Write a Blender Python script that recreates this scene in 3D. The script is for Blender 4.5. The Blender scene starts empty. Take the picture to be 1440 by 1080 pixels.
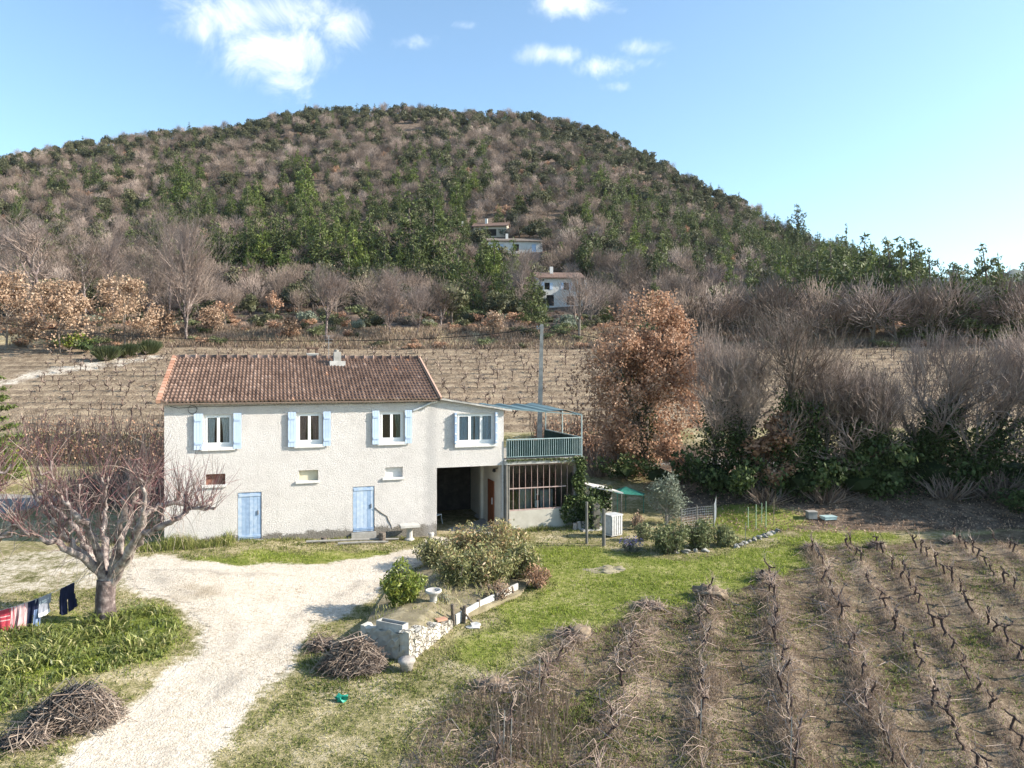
import bpy, math, random
import numpy as np
from mathutils import Vector

S = bpy.context.scene
COL = S.collection
RAD = math.radians
rng = np.random.default_rng(7)
random.seed(7)

# ------------------------------------------------------------------ camera, sky, sun, exposure
F = 1028.0
CAMZ = 6.7
cd = bpy.data.cameras.new("camera")
cam = bpy.data.objects.new("camera", cd)
COL.objects.link(cam)
cam.location = (0, 0, CAMZ)
cam.rotation_euler = (RAD(90), 0, 0)
cd.sensor_width = 36
cd.lens = F / 1440 * 36
cd.shift_y = -20 / 1440
cd.clip_start = .1
cd.clip_end = 9000
S.camera = cam

SUN_AZ = RAD(-4)      # from +X (right) towards +Y (away); negative = towards the viewer
SUN_EL = RAD(28)
sd = Vector((math.cos(SUN_EL) * math.cos(SUN_AZ), math.cos(SUN_EL) * math.sin(SUN_AZ), math.sin(SUN_EL)))
sl = bpy.data.lights.new("sun", 'SUN')
sl.energy = 5.0
sl.angle = RAD(.5)
sl.color = (1.0, .92, .8)
so = bpy.data.objects.new("sun", sl)
COL.objects.link(so)
so.rotation_euler = sd.to_track_quat('Z', 'Y').to_euler()
so.location = (60, -10, 60)

S.view_settings.view_transform = 'Standard'
S.view_settings.look = 'None'
S.view_settings.exposure = 1.08
S.view_settings.gamma = 1
try:
    S.cycles.max_bounces = 6
    S.cycles.diffuse_bounces = 3
    S.cycles.transparent_max_bounces = 6
    S.cycles.use_denoising = True
except Exception:
    pass


class N:
    """small helper round a node tree"""
    def __init__(self, tree):
        self.t = tree
        tree.nodes.clear()

    def add(self, kind, **kw):
        n = self.t.nodes.new(kind)
        for k, v in kw.items():
            if k in n.inputs.keys():
                n.inputs[k].default_value = v
            else:
                setattr(n, k, v)
        return n

    def link(self, a, b):
        self.t.links.new(a, b)

    def val(self, n, i, v):
        if hasattr(v, 'is_linked') or isinstance(v, bpy.types.NodeSocket):
            self.link(v, n.inputs[i])
        else:
            n.inputs[i].default_value = v

    def math(self, op, a, b=0.0, c=None, clamp=False):
        n = self.t.nodes.new('ShaderNodeMath')
        n.operation = op
        n.use_clamp = clamp
        self.val(n, 0, a)
        self.val(n, 1, b)
        if c is not None:
            self.val(n, 2, c)
        return n.outputs[0]

    def noise(self, vec, scale, detail=4, rough=.55, dist=0.0):
        n = self.t.nodes.new('ShaderNodeTexNoise')
        if vec is not None:
            self.link(vec, n.inputs['Vector'])
        n.inputs['Scale'].default_value = scale
        n.inputs['Detail'].default_value = detail
        n.inputs['Roughness'].default_value = rough
        n.inputs['Distortion'].default_value = dist
        return n.outputs['Fac']

    def ramp(self, fac, stops):
        n = self.t.nodes.new('ShaderNodeValToRGB')
        self.link(fac, n.inputs[0])
        el = n.color_ramp.elements
        while len(el) < len(stops):
            el.new(.5)
        for e, (p, c) in zip(el, stops):
            e.position = p
            e.color = (c[0], c[1], c[2], 1) if hasattr(c, '__len__') else (c, c, c, 1)
        return n.outputs[0]

    def mix(self, fac, a, b, mode='MIX'):
        n = self.t.nodes.new('ShaderNodeMix')
        n.data_type = 'RGBA'
        n.blend_type = mode
        self.val(n, 0, fac)
        for i, v in ((6, a), (7, b)):
            if isinstance(v, bpy.types.NodeSocket):
                self.link(v, n.inputs[i])
            else:
                n.inputs[i].default_value = (v[0], v[1], v[2], 1)
        return n.outputs[2]

    def smooth(self, x, lo, hi):
        n = self.t.nodes.new('ShaderNodeMapRange')
        n.interpolation_type = 'SMOOTHSTEP'
        self.val(n, 0, x)
        n.inputs[1].default_value = lo
        n.inputs[2].default_value = hi
        return n.outputs[0]


def build_world():
    w = bpy.data.worlds.new("World")
    S.world = w
    w.use_nodes = True
    g = N(w.node_tree)
    sky = g.add('ShaderNodeTexSky')
    sky.sky_type = 'NISHITA'
    sky.sun_disc = False
    sky.sun_elevation = SUN_EL
    sky.sun_rotation = math.pi / 2 - SUN_AZ
    sky.altitude = 300
    sky.air_density = 1.0
    sky.dust_density = 1.1
    sky.ozone_density = 1.6
    tc = g.add('ShaderNodeTexCoord')
    sep = g.add('ShaderNodeSeparateXYZ')
    g.link(tc.outputs['Generated'], sep.inputs[0])
    yy = g.math('MAXIMUM', sep.outputs[1], .05)
    u = g.math('DIVIDE', sep.outputs[0], yy)
    v = g.math('DIVIDE', sep.outputs[2], yy)
    comb = g.add('ShaderNodeCombineXYZ')
    g.link(u, comb.inputs[0])
    g.link(v, comb.inputs[1])
    nz = g.noise(comb.outputs[0], 11, 10, .7, .6)
    nz2 = g.noise(comb.outputs[0], 3.2, 3, .5)
    best = None
    # cloud bodies: direction (px,py of the picture turned into slopes), half sizes, weight
    clouds = [(355, 20, 135, 42, 1.0), (285, 40, 52, 26, .75), (385, 70, 85, 52, 1.0), (400, 115, 46, 32, .85), (480, 35, 50, 44, .8),
              (800, 6, 58, 20, .95), (782, 76, 50, 16, .8), (848, 92, 38, 18, .85), (582, 60, 36, 14, .62),
              (905, 66, 52, 14, .5), (866, 122, 26, 9, .5), (655, 35, 22, 7, .4), (915, 88, 34, 9, .38), (870, 14, 18, 9, .42)]
    for px, py, a, b, wt in clouds:
        du = g.math('DIVIDE', g.math('SUBTRACT', u, (px - 720) / F), a / F)
        dv = g.math('DIVIDE', g.math('SUBTRACT', v, (520 - py) / F), b / F)
        d = g.math('ADD', g.math('MULTIPLY', du, du), g.math('MULTIPLY', dv, dv))
        m = g.math('MULTIPLY', g.math('EXPONENT', g.math('MULTIPLY', d, -.8)), wt)
        best = m if best is None else g.math('MAXIMUM', best, m)
    dens = g.math('ADD', best, g.math('MULTIPLY', g.math('SUBTRACT', nz, .5), 1.9))
    dens = g.math('ADD', dens, g.math('MULTIPLY', g.math('SUBTRACT', nz2, .5), .35))
    dens = g.math('MULTIPLY', dens, g.smooth(best, .02, .22))
    fac = g.math('MULTIPLY', g.smooth(dens, .25, 1.35), g.smooth(sep.outputs[1], .1, .3))
    hs = g.add('ShaderNodeHueSaturation', Saturation=.95, Value=1.0)
    g.link(g.mix(1.0, sky.outputs[0], (1.02, 1.22, 1.24), 'MULTIPLY'), hs.inputs['Color'])
    col = g.mix(fac, hs.outputs[0], (6.2, 6.4, 6.7))
    bg = g.add('ShaderNodeBackground', Strength=.115)
    g.link(col, bg.inputs[0])
    out = g.add('ShaderNodeOutputWorld')
    g.link(bg.outputs[0], out.inputs[0])


build_world()

# ------------------------------------------------------------------ mesh helpers
def unit(v):
    v = np.asarray(v, float)
    return v / (np.linalg.norm(v, axis=-1, keepdims=True) + 1e-9)


class MB:
    """collects pieces into one mesh; faces keep a tint (0..1 colour variation) and a material index"""
    def __init__(self):
        self.v, self.f, self.t, self.m, self.n = [], [], [], [], 0

    def add(self, verts, faces, tint=.5, mi=0):
        verts = np.asarray(verts, float).reshape(-1, 3)
        faces = np.asarray(faces, np.int64)
        if len(faces) == 0:
            return
        self.v.append(verts)
        self.f.append(faces + self.n)
        k = len(faces)
        self.t.append(np.broadcast_to(np.asarray(tint, float), (k,)))
        self.m.append(np.full(k, mi, np.int32))
        self.n += len(verts)

    def box(self, lo, hi, tint=.5, mi=0):
        x0, y0, z0 = lo
        x1, y1, z1 = hi
        v = [(x0, y0, z0), (x1, y0, z0), (x1, y1, z0), (x0, y1, z0), (x0, y0, z1), (x1, y0, z1), (x1, y1, z1), (x0, y1, z1)]
        f = [(0, 3, 2, 1), (4, 5, 6, 7), (0, 1, 5, 4), (1, 2, 6, 5), (2, 3, 7, 6), (3, 0, 4, 7)]
        self.add(v, f, tint, mi)

    def bar(self, a, b, w, h, tint=.5, mi=0, up=(0, 0, 1)):
        """box from a to b with section w x h"""
        a, b = np.array(a, float), np.array(b, float)
        d = unit(b - a)
        s = np.cross(d, up)
        if np.linalg.norm(s) < 1e-3:
            s = np.array((1., 0, 0))
        s = unit(s) * w / 2
        q = unit(np.cross(s, d)) * h / 2
        v = [a - s - q, a + s - q, a + s + q, a - s + q, b - s - q, b + s - q, b + s + q, b - s + q]
        f = [(0, 3, 2, 1), (4, 5, 6, 7), (0, 1, 5, 4), (1, 2, 6, 5), (2, 3, 7, 6), (3, 0, 4, 7)]
        self.add(v, f, tint, mi)

    def quad(self, a, b, c, d, tint=.5, mi=0):
        self.add([a, b, c, d], [(0, 1, 2, 3)], tint, mi)

    def tube(self, pts, rad, k=5, tint=.5, mi=0, cap=True):
        P = np.asarray(pts, float)
        n = len(P)
        r = np.broadcast_to(np.asarray(rad, float), (n,))
        T = np.empty_like(P)
        T[1:-1] = P[2:] - P[:-2]
        T[0] = P[1] - P[0]
        T[-1] = P[-1] - P[-2]
        T = unit(T)
        mean = unit(P[-1] - P[0])
        ref = np.array((0, 0, 1.)) if abs(mean[2]) < .8 else np.array((1., 0, 0))
        A = unit(np.cross(T, ref))
        B = np.cross(T, A)
        an = np.arange(k) * 2 * math.pi / k
        V = P[:, None] + r[:, None, None] * (A[:, None] * np.cos(an)[None, :, None] + B[:, None] * np.sin(an)[None, :, None])
        i = np.arange(n - 1)[:, None] * k
        j = np.arange(k)[None]
        j2 = (j + 1) % k
        f = np.stack([i + j, i + j2, i + k + j2, i + k + j], -1).reshape(-1, 4)
        self.add(V.reshape(-1, 3), f, tint, mi)
        if cap and k >= 4:
            self.add(V[-1], [tuple(range(k))] if k == 4 else [(0, a, a + 1) for a in range(1, k - 1)], tint, mi)
            self.add(V[0], [tuple(range(k))[::-1]] if k == 4 else [(0, a + 1, a) for a in range(1, k - 1)], tint, mi)

    def lathe(self, prof, c=(0, 0, 0), k=14, tint=.5, mi=0):
        prof = np.asarray(prof, float)
        an = np.arange(k) * 2 * math.pi / k
        V = np.stack([prof[:, :1] * np.cos(an), prof[:, :1] * np.sin(an), np.repeat(prof[:, 1:2], k, 1)], -1) + np.array(c)
        n = len(prof)
        i = np.arange(n - 1)[:, None] * k
        j = np.arange(k)[None]
        j2 = (j + 1) % k
        self.add(V.reshape(-1, 3), np.stack([i + j, i + j2, i + k + j2, i + k + j], -1).reshape(-1, 4), tint, mi)

    def blob(self, c, r, seed=0, amp=.25, sub=2, tint=.5, mi=0):
        V, Fc = ico(sub)
        rs = np.random.default_rng(seed)
        d = np.ones(len(V))
        for _ in range(4):
            k = rs.normal(0, 1.6, 3)
            d += amp * .5 * np.sin(V @ k * 2 + rs.random() * 6)
        d += rs.normal(0, amp * .12, len(V))
        self.add(V * d[:, None] * np.asarray(r, float) + np.asarray(c, float), Fc, tint, mi)

    def only(self, mi):
        o = MB()
        o.v, o.n = self.v, self.n
        for f, t, m in zip(self.f, self.t, self.m):
            k = m == mi
            if k.any():
                o.f.append(f[k])
                o.t.append(np.asarray(t)[k])
                o.m.append(np.zeros(int(k.sum()), np.int32))
        return o

    def tidy(self):
        """drop vertices no face uses"""
        V = np.concatenate(self.v)
        used = np.unique(np.concatenate([f.reshape(-1) for f in self.f]))
        mp = np.zeros(len(V), np.int64)
        mp[used] = np.arange(len(used))
        self.v, self.n = [V[used]], len(used)
        self.f = [mp[f] for f in self.f]
        return self

    def data(self, name, mats, smooth=False):
        me = bpy.data.meshes.new(name)
        if not self.v:
            return me
        V = np.concatenate(self.v)
        cnt = np.concatenate([np.full(len(f), f.shape[1], np.int32) for f in self.f])
        L = np.concatenate([f.reshape(-1) for f in self.f]).astype(np.int32)
        T = np.concatenate(self.t).astype(np.float32)
        M = np.concatenate(self.m)
        me.vertices.add(len(V))
        me.vertices.foreach_set('co', V.astype(np.float32).reshape(-1))
        me.loops.add(len(L))
        me.loops.foreach_set('vertex_index', L)
        me.polygons.add(len(cnt))
        st = np.zeros(len(cnt), np.int32)
        st[1:] = np.cumsum(cnt)[:-1]
        me.polygons.foreach_set('loop_start', st)
        me.polygons.foreach_set('loop_total', cnt)
        for m in (mats if isinstance(mats, (list, tuple)) else [mats]):
            me.materials.append(m)
        me.polygons.foreach_set('material_index', M)
        me.polygons.foreach_set('use_smooth', np.full(len(cnt), smooth, bool))
        at = me.attributes.new('tint', 'FLOAT', 'FACE')
        at.data.foreach_set('value', T)
        me.update(calc_edges=True)
        return me

    def build(self, name, mats, parent=None, smooth=False):
        o = bpy.data.objects.new(name, self.data(name, mats, smooth))
        COL.objects.link(o)
        if parent is not None:
            o.parent = parent
        return o


_ico = {}
def ico(sub):
    if sub not in _ico:
        import bmesh
        bm = bmesh.new()
        bmesh.ops.create_icosphere(bm, subdivisions=sub, radius=1)
        _ico[sub] = (np.array([v.co[:] for v in bm.verts]), np.array([[v.index for v in f.verts] for f in bm.faces]))
        bm.free()
    return _ico[sub]


def tag(o, label, cat, group=None, kind=None):
    o['label'] = label
    o['category'] = cat
    if group:
        o['group'] = group
    if kind:
        o['kind'] = kind
    return o


def empty(name, loc, rz, label, cat, group=None):
    o = bpy.data.objects.new(name, None)
    COL.objects.link(o)
    o.empty_display_size = .2
    o.location = loc
    o.rotation_euler = (0, 0, rz)
    return tag(o, label, cat, group)


def copy_tree(src, loc, rz=0, sc=1.0, label=None, group=None, kids=True):
    c = src.copy()
    COL.objects.link(c)
    c.location = loc
    c.rotation_euler = (0, 0, rz)
    c.scale = (sc, sc, sc) if np.isscalar(sc) else sc
    if label:
        c['label'] = label
    if group:
        c['group'] = group
    if kids:
        for ch in src.children:
            d = ch.copy()
            COL.objects.link(d)
            d.parent = c
    return c


# ------------------------------------------------------------------ materials
def mk(name):
    m = bpy.data.materials.new(name)
    m.use_nodes = True
    return m, N(m.node_tree)


def finish(g, col, rough=.8, bump=None, bs=.3, bd=.02, spec=.3, metal=0.0):
    b = g.add('ShaderNodeBsdfPrincipled')
    if isinstance(col, bpy.types.NodeSocket):
        g.link(col, b.inputs['Base Color'])
    else:
        b.inputs['Base Color'].default_value = (*col, 1)
    if isinstance(rough, bpy.types.NodeSocket):
        g.link(rough, b.inputs['Roughness'])
    else:
        b.inputs['Roughness'].default_value = rough
    b.inputs['Specular IOR Level'].default_value = spec
    b.inputs['Metallic'].default_value = metal
    if bump is not None:
        bn = g.add('ShaderNodeBump', Strength=bs, Distance=bd)
        g.link(bump, bn.inputs['Height'])
        g.link(bn.outputs[0], b.inputs['Normal'])
    o = g.add('ShaderNodeOutputMaterial')
    g.link(b.outputs[0], o.inputs[0])
    return b


def tinted(name, stops, rough=.8, nscale=6.0, namp=.35, bs=.3, bd=.01, spec=.25, metal=0.0):
    """colour ramp driven by the mesh's own tint plus a noise in object space"""
    m, g = mk(name)
    a = g.add('ShaderNodeAttribute', attribute_name='tint')
    tc = g.add('ShaderNodeTexCoord')
    nz = g.noise(tc.outputs['Object'], nscale, 5)
    f = g.math('ADD', a.outputs['Fac'], g.math('MULTIPLY', g.math('SUBTRACT', nz, .5), namp * 2))
    finish(g, g.ramp(f, stops), rough, nz, bs, bd, spec, metal)
    return m


def leafmat(name, stops, trans=.3, rough=.6, spec=.25):
    m, g = mk(name)
    a = g.add('ShaderNodeAttribute', attribute_name='tint')
    oi = g.add('ShaderNodeObjectInfo')
    f = g.math('ADD', a.outputs['Fac'], g.math('MULTIPLY', g.math('SUBTRACT', oi.outputs['Random'], .5), .3))
    col = g.ramp(f, stops)
    b = g.add('ShaderNodeBsdfPrincipled', Roughness=rough)
    b.inputs['Specular IOR Level'].default_value = spec
    g.link(col, b.inputs['Base Color'])
    o = g.add('ShaderNodeOutputMaterial')
    if trans > 0:
        t = g.add('ShaderNodeBsdfTranslucent')
        g.link(col, t.inputs[0])
        ms = g.add('ShaderNodeMixShader')
        ms.inputs[0].default_value = trans
        g.link(b.outputs[0], ms.inputs[1])
        g.link(t.outputs[0], ms.inputs[2])
        g.link(ms.outputs[0], o.inputs[0])
    else:
        g.link(b.outputs[0], o.inputs[0])
    return m


def flat(name, c, rough=.6, spec=.3, metal=0.0, var=.12, scale=9):
    m, g = mk(name)
    tc = g.add('ShaderNodeTexCoord')
    nz = g.noise(tc.outputs['Object'], scale, 6)
    c = np.array(c)
    finish(g, g.ramp(nz, [(.25, c * (1 - var * 2)), (.75, np.minimum(c * (1 + var), .95))]), rough, nz, .15, .01, spec, metal)
    return m


M = {}
# bark, twigs, leaves
M['bark'] = tinted('bark', [(0, (.05, .04, .033)), (.5, (.15, .122, .1)), (1, (.34, .3, .26))], .9, 9, .6, .8, .03)
M['bark_mottled'] = tinted('bark_mottled', [(0, (.05, .035, .035)), (.42, (.13, .098, .092)), (.6, (.25, .2, .185)), (1, (.46, .4, .36))], .9, 5, .9, 1, .04)
M['bark_pale'] = tinted('bark_pale', [(0, (.12, .1, .085)), (.5, (.31, .275, .245)), (1, (.52, .47, .42))], .9, 7, .5, .8, .03)
M['twig'] = tinted('twig', [(0, (.09, .063, .052)), (.5, (.19, .142, .115)), (1, (.31, .243, .2))], .85, 2, .2)
M['twig_red'] = tinted('twig_red', [(0, (.12, .05, .055)), (.5, (.24, .105, .11)), (1, (.34, .24, .2))], .8, 2, .2)
M['twig_pale'] = tinted('twig_pale', [(0, (.15, .11, .095)), (.5, (.285, .217, .185)), (1, (.42, .34, .295))], .85, 2, .2)
M['oak'] = leafmat('evergreen_oak_leaf', [(0, (.036, .04, .02)), (.5, (.095, .097, .047)), (1, (.18, .17, .09))], .2)
M['pine'] = leafmat('pine_needles', [(0, (.032, .044, .016)), (.5, (.085, .108, .034)), (1, (.165, .185, .064))], .2)
M['bright_pine'] = leafmat('young_pine_needles', [(0, (.05, .075, .018)), (.5, (.11, .15, .032)), (1, (.2, .23, .055))], .25)
M['rust'] = leafmat('withered_oak_leaf', [(0, (.19, .1, .06)), (.5, (.42, .245, .155)), (1, (.62, .42, .29))], .3)
M['tan_leaf'] = leafmat('dry_tan_leaf', [(0, (.2, .12, .075)), (.5, (.4, .27, .185)), (1, (.56, .42, .3))], .3)
M['ivy'] = leafmat('ivy_leaf', [(0, (.018, .028, .011)), (.5, (.055, .082, .026)), (1, (.16, .19, .075))], .12, .6, .15)
M['olive'] = leafmat('olive_leaf', [(0, (.11, .13, .09)), (.5, (.2, .225, .165)), (1, (.34, .36, .28))], .2)
M['oleander'] = leafmat('oleander_leaf', [(0, (.06, .07, .022)), (.45, (.19, .2, .075)), (.8, (.38, .345, .165)), (1, (.42, .27, .15))], .25, .45, .4)
M['laurel'] = leafmat('laurel_leaf', [(0, (.05, .085, .014)), (.5, (.17, .21, .035)), (1, (.36, .37, .08))], .3, .45, .4)
M['shrub'] = leafmat('garden_shrub_leaf', [(0, (.06, .075, .03)), (.5, (.15, .17, .075)), (1, (.3, .31, .16))], .25)
M['weed'] = leafmat('lush_weed_leaf', [(0, (.045, .065, .018)), (.5, (.14, .175, .04)), (.8, (.3, .31, .09)), (1, (.45, .41, .2))], .3, .45, .4)
M['grass'] = leafmat('green_grass_blade', [(0, (.085, .12, .018)), (.5, (.235, .295, .042)), (.8, (.38, .41, .08)), (1, (.54, .48, .22))], .35)
M['mixgrass'] = leafmat('winter_grass_blade', [(0, (.075, .1, .024)), (.4, (.2, .225, .052)), (.7, (.38, .33, .155)), (1, (.6, .51, .34))], .3)
M['drygrass'] = leafmat('dead_grass_blade', [(0, (.11, .078, .055)), (.5, (.26, .19, .138)), (1, (.47, .37, .275))], .3)
M['brush'] = tinted('brushwood', [(0, (.06, .044, .036)), (.5, (.17, .125, .1)), (1, (.36, .29, .235))], .85, 2, .2)
M['ashy'] = tinted('charred_wood', [(0, (.02, .02, .024)), (.5, (.055, .052, .055)), (1, (.14, .125, .12))], .85, 2, .2)
M['vine'] = tinted('vine_wood', [(0, (.03, .02, .017)), (.5, (.075, .05, .042)), (1, (.17, .12, .1))], .9, 12, .4, .8, .02)
M['cane'] = tinted('vine_cane', [(0, (.18, .12, .1)), (.5, (.37, .275, .225)), (1, (.56, .45, .37))], .8, 3, .2)
# ------------------------------------------------------------------ terrain
HA = RAD(18)
HU = np.array((math.cos(HA), math.sin(HA)))
HV = np.array((-math.sin(HA), math.cos(HA)))
H0 = np.array((-.4757 * 28, 28.0))


def sst(x, a, b):
    t = np.clip((np.asarray(x, float) - a) / (b - a), 0, 1)
    return t * t * (3 - 2 * t)


R_PX = np.array([-900, -400, -100, 0, 100, 200, 350, 450, 600, 750, 850, 930, 1000, 1080, 1200, 1300, 1440, 1700, 2300.])
R_EL = np.array([.15, .235, .268, .28, .299, .312, .336, .346, .350, .343, .316, .275, .233, .198, .138, .092, .05, .03, .03])
R_Y = np.array([300, 310, 322, 330, 338, 345, 356, 366, 380, 374, 360, 340, 320, 298, 255, 218, 180, 170, 170.])
R_Q = np.array([0, .06, .12, .19, .26, .5, .75, .9, 1.0])
R_S = np.array([0, .02, .05, .115, .19, .445, .72, .89, 1.0])


def wob(x, y, s, seed):
    r = np.random.default_rng(seed)
    o = 0
    for k in range(5):
        a = r.random() * 6.28
        fx, fy = math.cos(a) / s, math.sin(a) / s
        o = o + np.sin(x * fx * (1 + .5 * k) + y * fy * (1 + .5 * k) + r.random() * 6.28) / (1 + .5 * k)
    return o / 2.3


ROWR = []


def height(x, y):
    x = np.asarray(x, float)
    y = np.asarray(y, float)
    z = -.4 * sst(x, -11, -4.5) - .05 * np.maximum(0, 27 - np.maximum(y, -5))
    # behind the house: lane, bank, vineyard, upper bank
    right = sst(x, 7, 12)
    yr_ = y + 4.5 * right                      # on the right the bank starts nearer
    z = z + sst(yr_, 37, 44) * (.6 + .4 * sst(x, -11, -4.5) + .3 * right)
    z = z + sst(y, 47.5, 52) * 1.6
    ph = (y - .03 * x - .9 * np.sin(x / 19.) - 53.6) / 2.45
    fr = ph - np.floor(ph)
    z = z + .34 * (np.where(fr < .72, fr / .72, (1 - fr) / .28) - .5) * -1 * sst(y, 52, 54) * (1 - sst(y, 92, 94))
    z = z + .172 * np.clip(y - 52, 0, 43) + .35 * np.clip(y - 95, 0, 7)
    px = 720 + F * x / np.maximum(y, 60)
    el = np.interp(px, R_PX, R_EL)
    yr = np.interp(px, R_PX, R_Y)
    z0 = 12.1
    zr = CAMZ + el * yr
    q = (y - 102) / (yr - 102)
    s = np.interp(q, R_Q, R_S)
    far = z0 + (zr - z0) * s + np.where(q > 1, -.3 * np.minimum(y - yr, 300) - .02 * np.maximum(y - yr - 300, 0), 0)
    far = np.maximum(far, 2.0)
    z = np.where(y > 102, far, z)
    z = z + wob(x, y, 2.2, 1) * .045 + wob(x, y, .7, 2) * .015 + wob(x, y, 19, 3) * np.clip((y - 60) / 200, 0, 1) * 2.2
    if ROWR:                                   # ploughed ridges of the front vineyard
        near = (y > 8) & (y < 36)
        if near.any():
            rg = np.zeros_like(z)
            for p, wd, hh in ROWR:
                dx, dy = x - p[0], y - p[1]
                c = dx * ROWV[1] - dy * ROWV[0]
                al = dx * ROWV[0] + dy * ROWV[1]
                rg = np.maximum(rg, hh * np.exp(-(c / wd) ** 2) * (1 - sst(al, -.1, .6)))
            z = z + np.where(near, rg * (1 + .5 * wob(x, y, .5, 91)), 0)
    return z


def G(px, py, zoff=0.0):
    """where the sight line through a picture point meets the ground"""
    d = np.concatenate([np.arange(7, 60, .05), np.arange(60, 420, .4)])
    x = (px - 720) / F * d
    zr = CAMZ - (py - 520) / F * d
    h = height(x, d) + zoff
    k = np.argmax(h >= zr)
    if h[k] < zr[k]:
        k = len(d) - 1
    return np.array((x[k], d[k], h[k] - zoff))


def AT(px, py, depth):
    return np.array(((px - 720) / F * depth, depth, CAMZ - (py - 520) / F * depth))


def gz(x, y):
    return float(height(x, y))


def in_poly(x, y, poly):
    ins = np.zeros(x.shape, bool)
    n = len(poly)
    for i in range(n):
        x0, y0 = poly[i]
        x1, y1 = poly[(i + 1) % n]
        c = ((y0 > y) != (y1 > y)) & (x < (x1 - x0) * (y - y0) / (y1 - y0 + 1e-12) + x0)
        ins ^= c
    return ins


def sdist(x, y, poly):
    """signed distance to a polygon, positive inside"""
    d = np.full(x.shape, 1e9)
    n = len(poly)
    for i in range(n):
        a = np.array(poly[i], float)
        b = np.array(poly[(i + 1) % n], float)
        ab = b - a
        t = np.clip(((x - a[0]) * ab[0] + (y - a[1]) * ab[1]) / (ab @ ab + 1e-12), 0, 1)
        d = np.minimum(d, np.hypot(x - a[0] - t * ab[0], y - a[1] - t * ab[1]))
    return np.where(in_poly(x, y, poly), d, -d)


def gpoly(pts):
    return [tuple(G(*p)[:2]) for p in pts]


DRIVE = gpoly([(60, 1110), (140, 1030), (205, 975), (262, 925), (282, 885), (250, 852), (205, 838), (180, 815), (190, 790), (225, 778), (262, 790), (330, 797), (420, 797), (520, 786),
               (575, 772), (612, 756), (640, 757), (648, 766), (600, 785), (560, 805), (530, 830), (500, 850), (452, 880), (420, 915), (385, 955), (345, 1000), (290, 1060), (262, 1110)])
PALE = gpoly([(-40, 800), (20, 778), (100, 768), (180, 770), (215, 790), (180, 830), (110, 835), (40, 825), (-40, 850)])
LAWN = gpoly([(735, 768), (800, 768), (850, 775), (900, 788), (1000, 782), (1090, 762), (1130, 745), (1240, 752), (1262, 765), (1140, 770), (1120, 800), (1065, 815), (1010, 832), (920, 842), (860, 880), (805, 880), (740, 905), (700, 935), (660, 925), (640, 900), (730, 850), (772, 830), (760, 800)])
KITCH = gpoly([(1000, 720), (1110, 722), (1125, 742), (1060, 765), (1010, 748)])
TRACK = gpoly([(-60, 548), (60, 520), (140, 509), (240, 496), (240, 503), (150, 519), (60, 533), (-60, 563)])
STRIP = gpoly([(275, 788), (400, 778), (550, 775), (555, 783), (430, 799), (330, 800), (285, 797)])
WEED = gpoly([(-30, 895), (60, 880), (110, 868), (160, 862), (215, 852), (243, 868), (250, 900), (225, 925), (150, 945), (90, 955), (40, 990), (-30, 1010)])
LANE_LEFT = [(-44, 32.5), (-28, 33.4), (-23.4, 34), (-23, 38.6), (-28, 38.8), (-44, 38)]
LANE = [(2, 46), (4, 47), (14, 44.5), (22, 42), (30, 41), (44, 41), (44, 44), (30, 44), (22, 44.6), (14, 47.5), (4, 50), (2, 49.5)]
SOIL = gpoly([(1135, 772), (1440, 745), (1600, 745), (1600, 1110), (640, 1110), (690, 960), (800, 895), (910, 850), (1000, 838), (1080, 812)])
ROWV = np.array([.30, 1.0]) / math.hypot(.30, 1.0)
ROWS = [((683, 968), 'mound'), ((803, 893), 'thick'), ((912, 852), 'thick'), ((1000, 838), 'mid'), ((1080, 812), 'mid'), ((1140, 772), 'mid'),
        ((1190, 768), 'thin'), ((1230, 768), 'thin'), ((1288, 772), 'thin'), ((1338, 760), 'thin'), ((1400, 764), 'thin'), ((1455, 764), 'thin'), ((1510, 764), 'thin')]
ROWP = [G(*p)[:2] for p, _ in ROWS]

ROWR += [(p, {'mound': .42, 'thick': .42, 'mid': .34, 'thin': .27}[kd], {'mound': .11, 'thick': .1, 'mid': .12, 'thin': .12}[kd]) for p, (_, kd) in zip(ROWP, ROWS)]


def axis(spec):
    out = [spec[0][0]]
    for a, b, st in spec:
        n = max(1, int(round((b - a) / st)))
        out += list(a + (b - a) * (np.arange(n) + 1) / n)
    return np.array(out)


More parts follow.
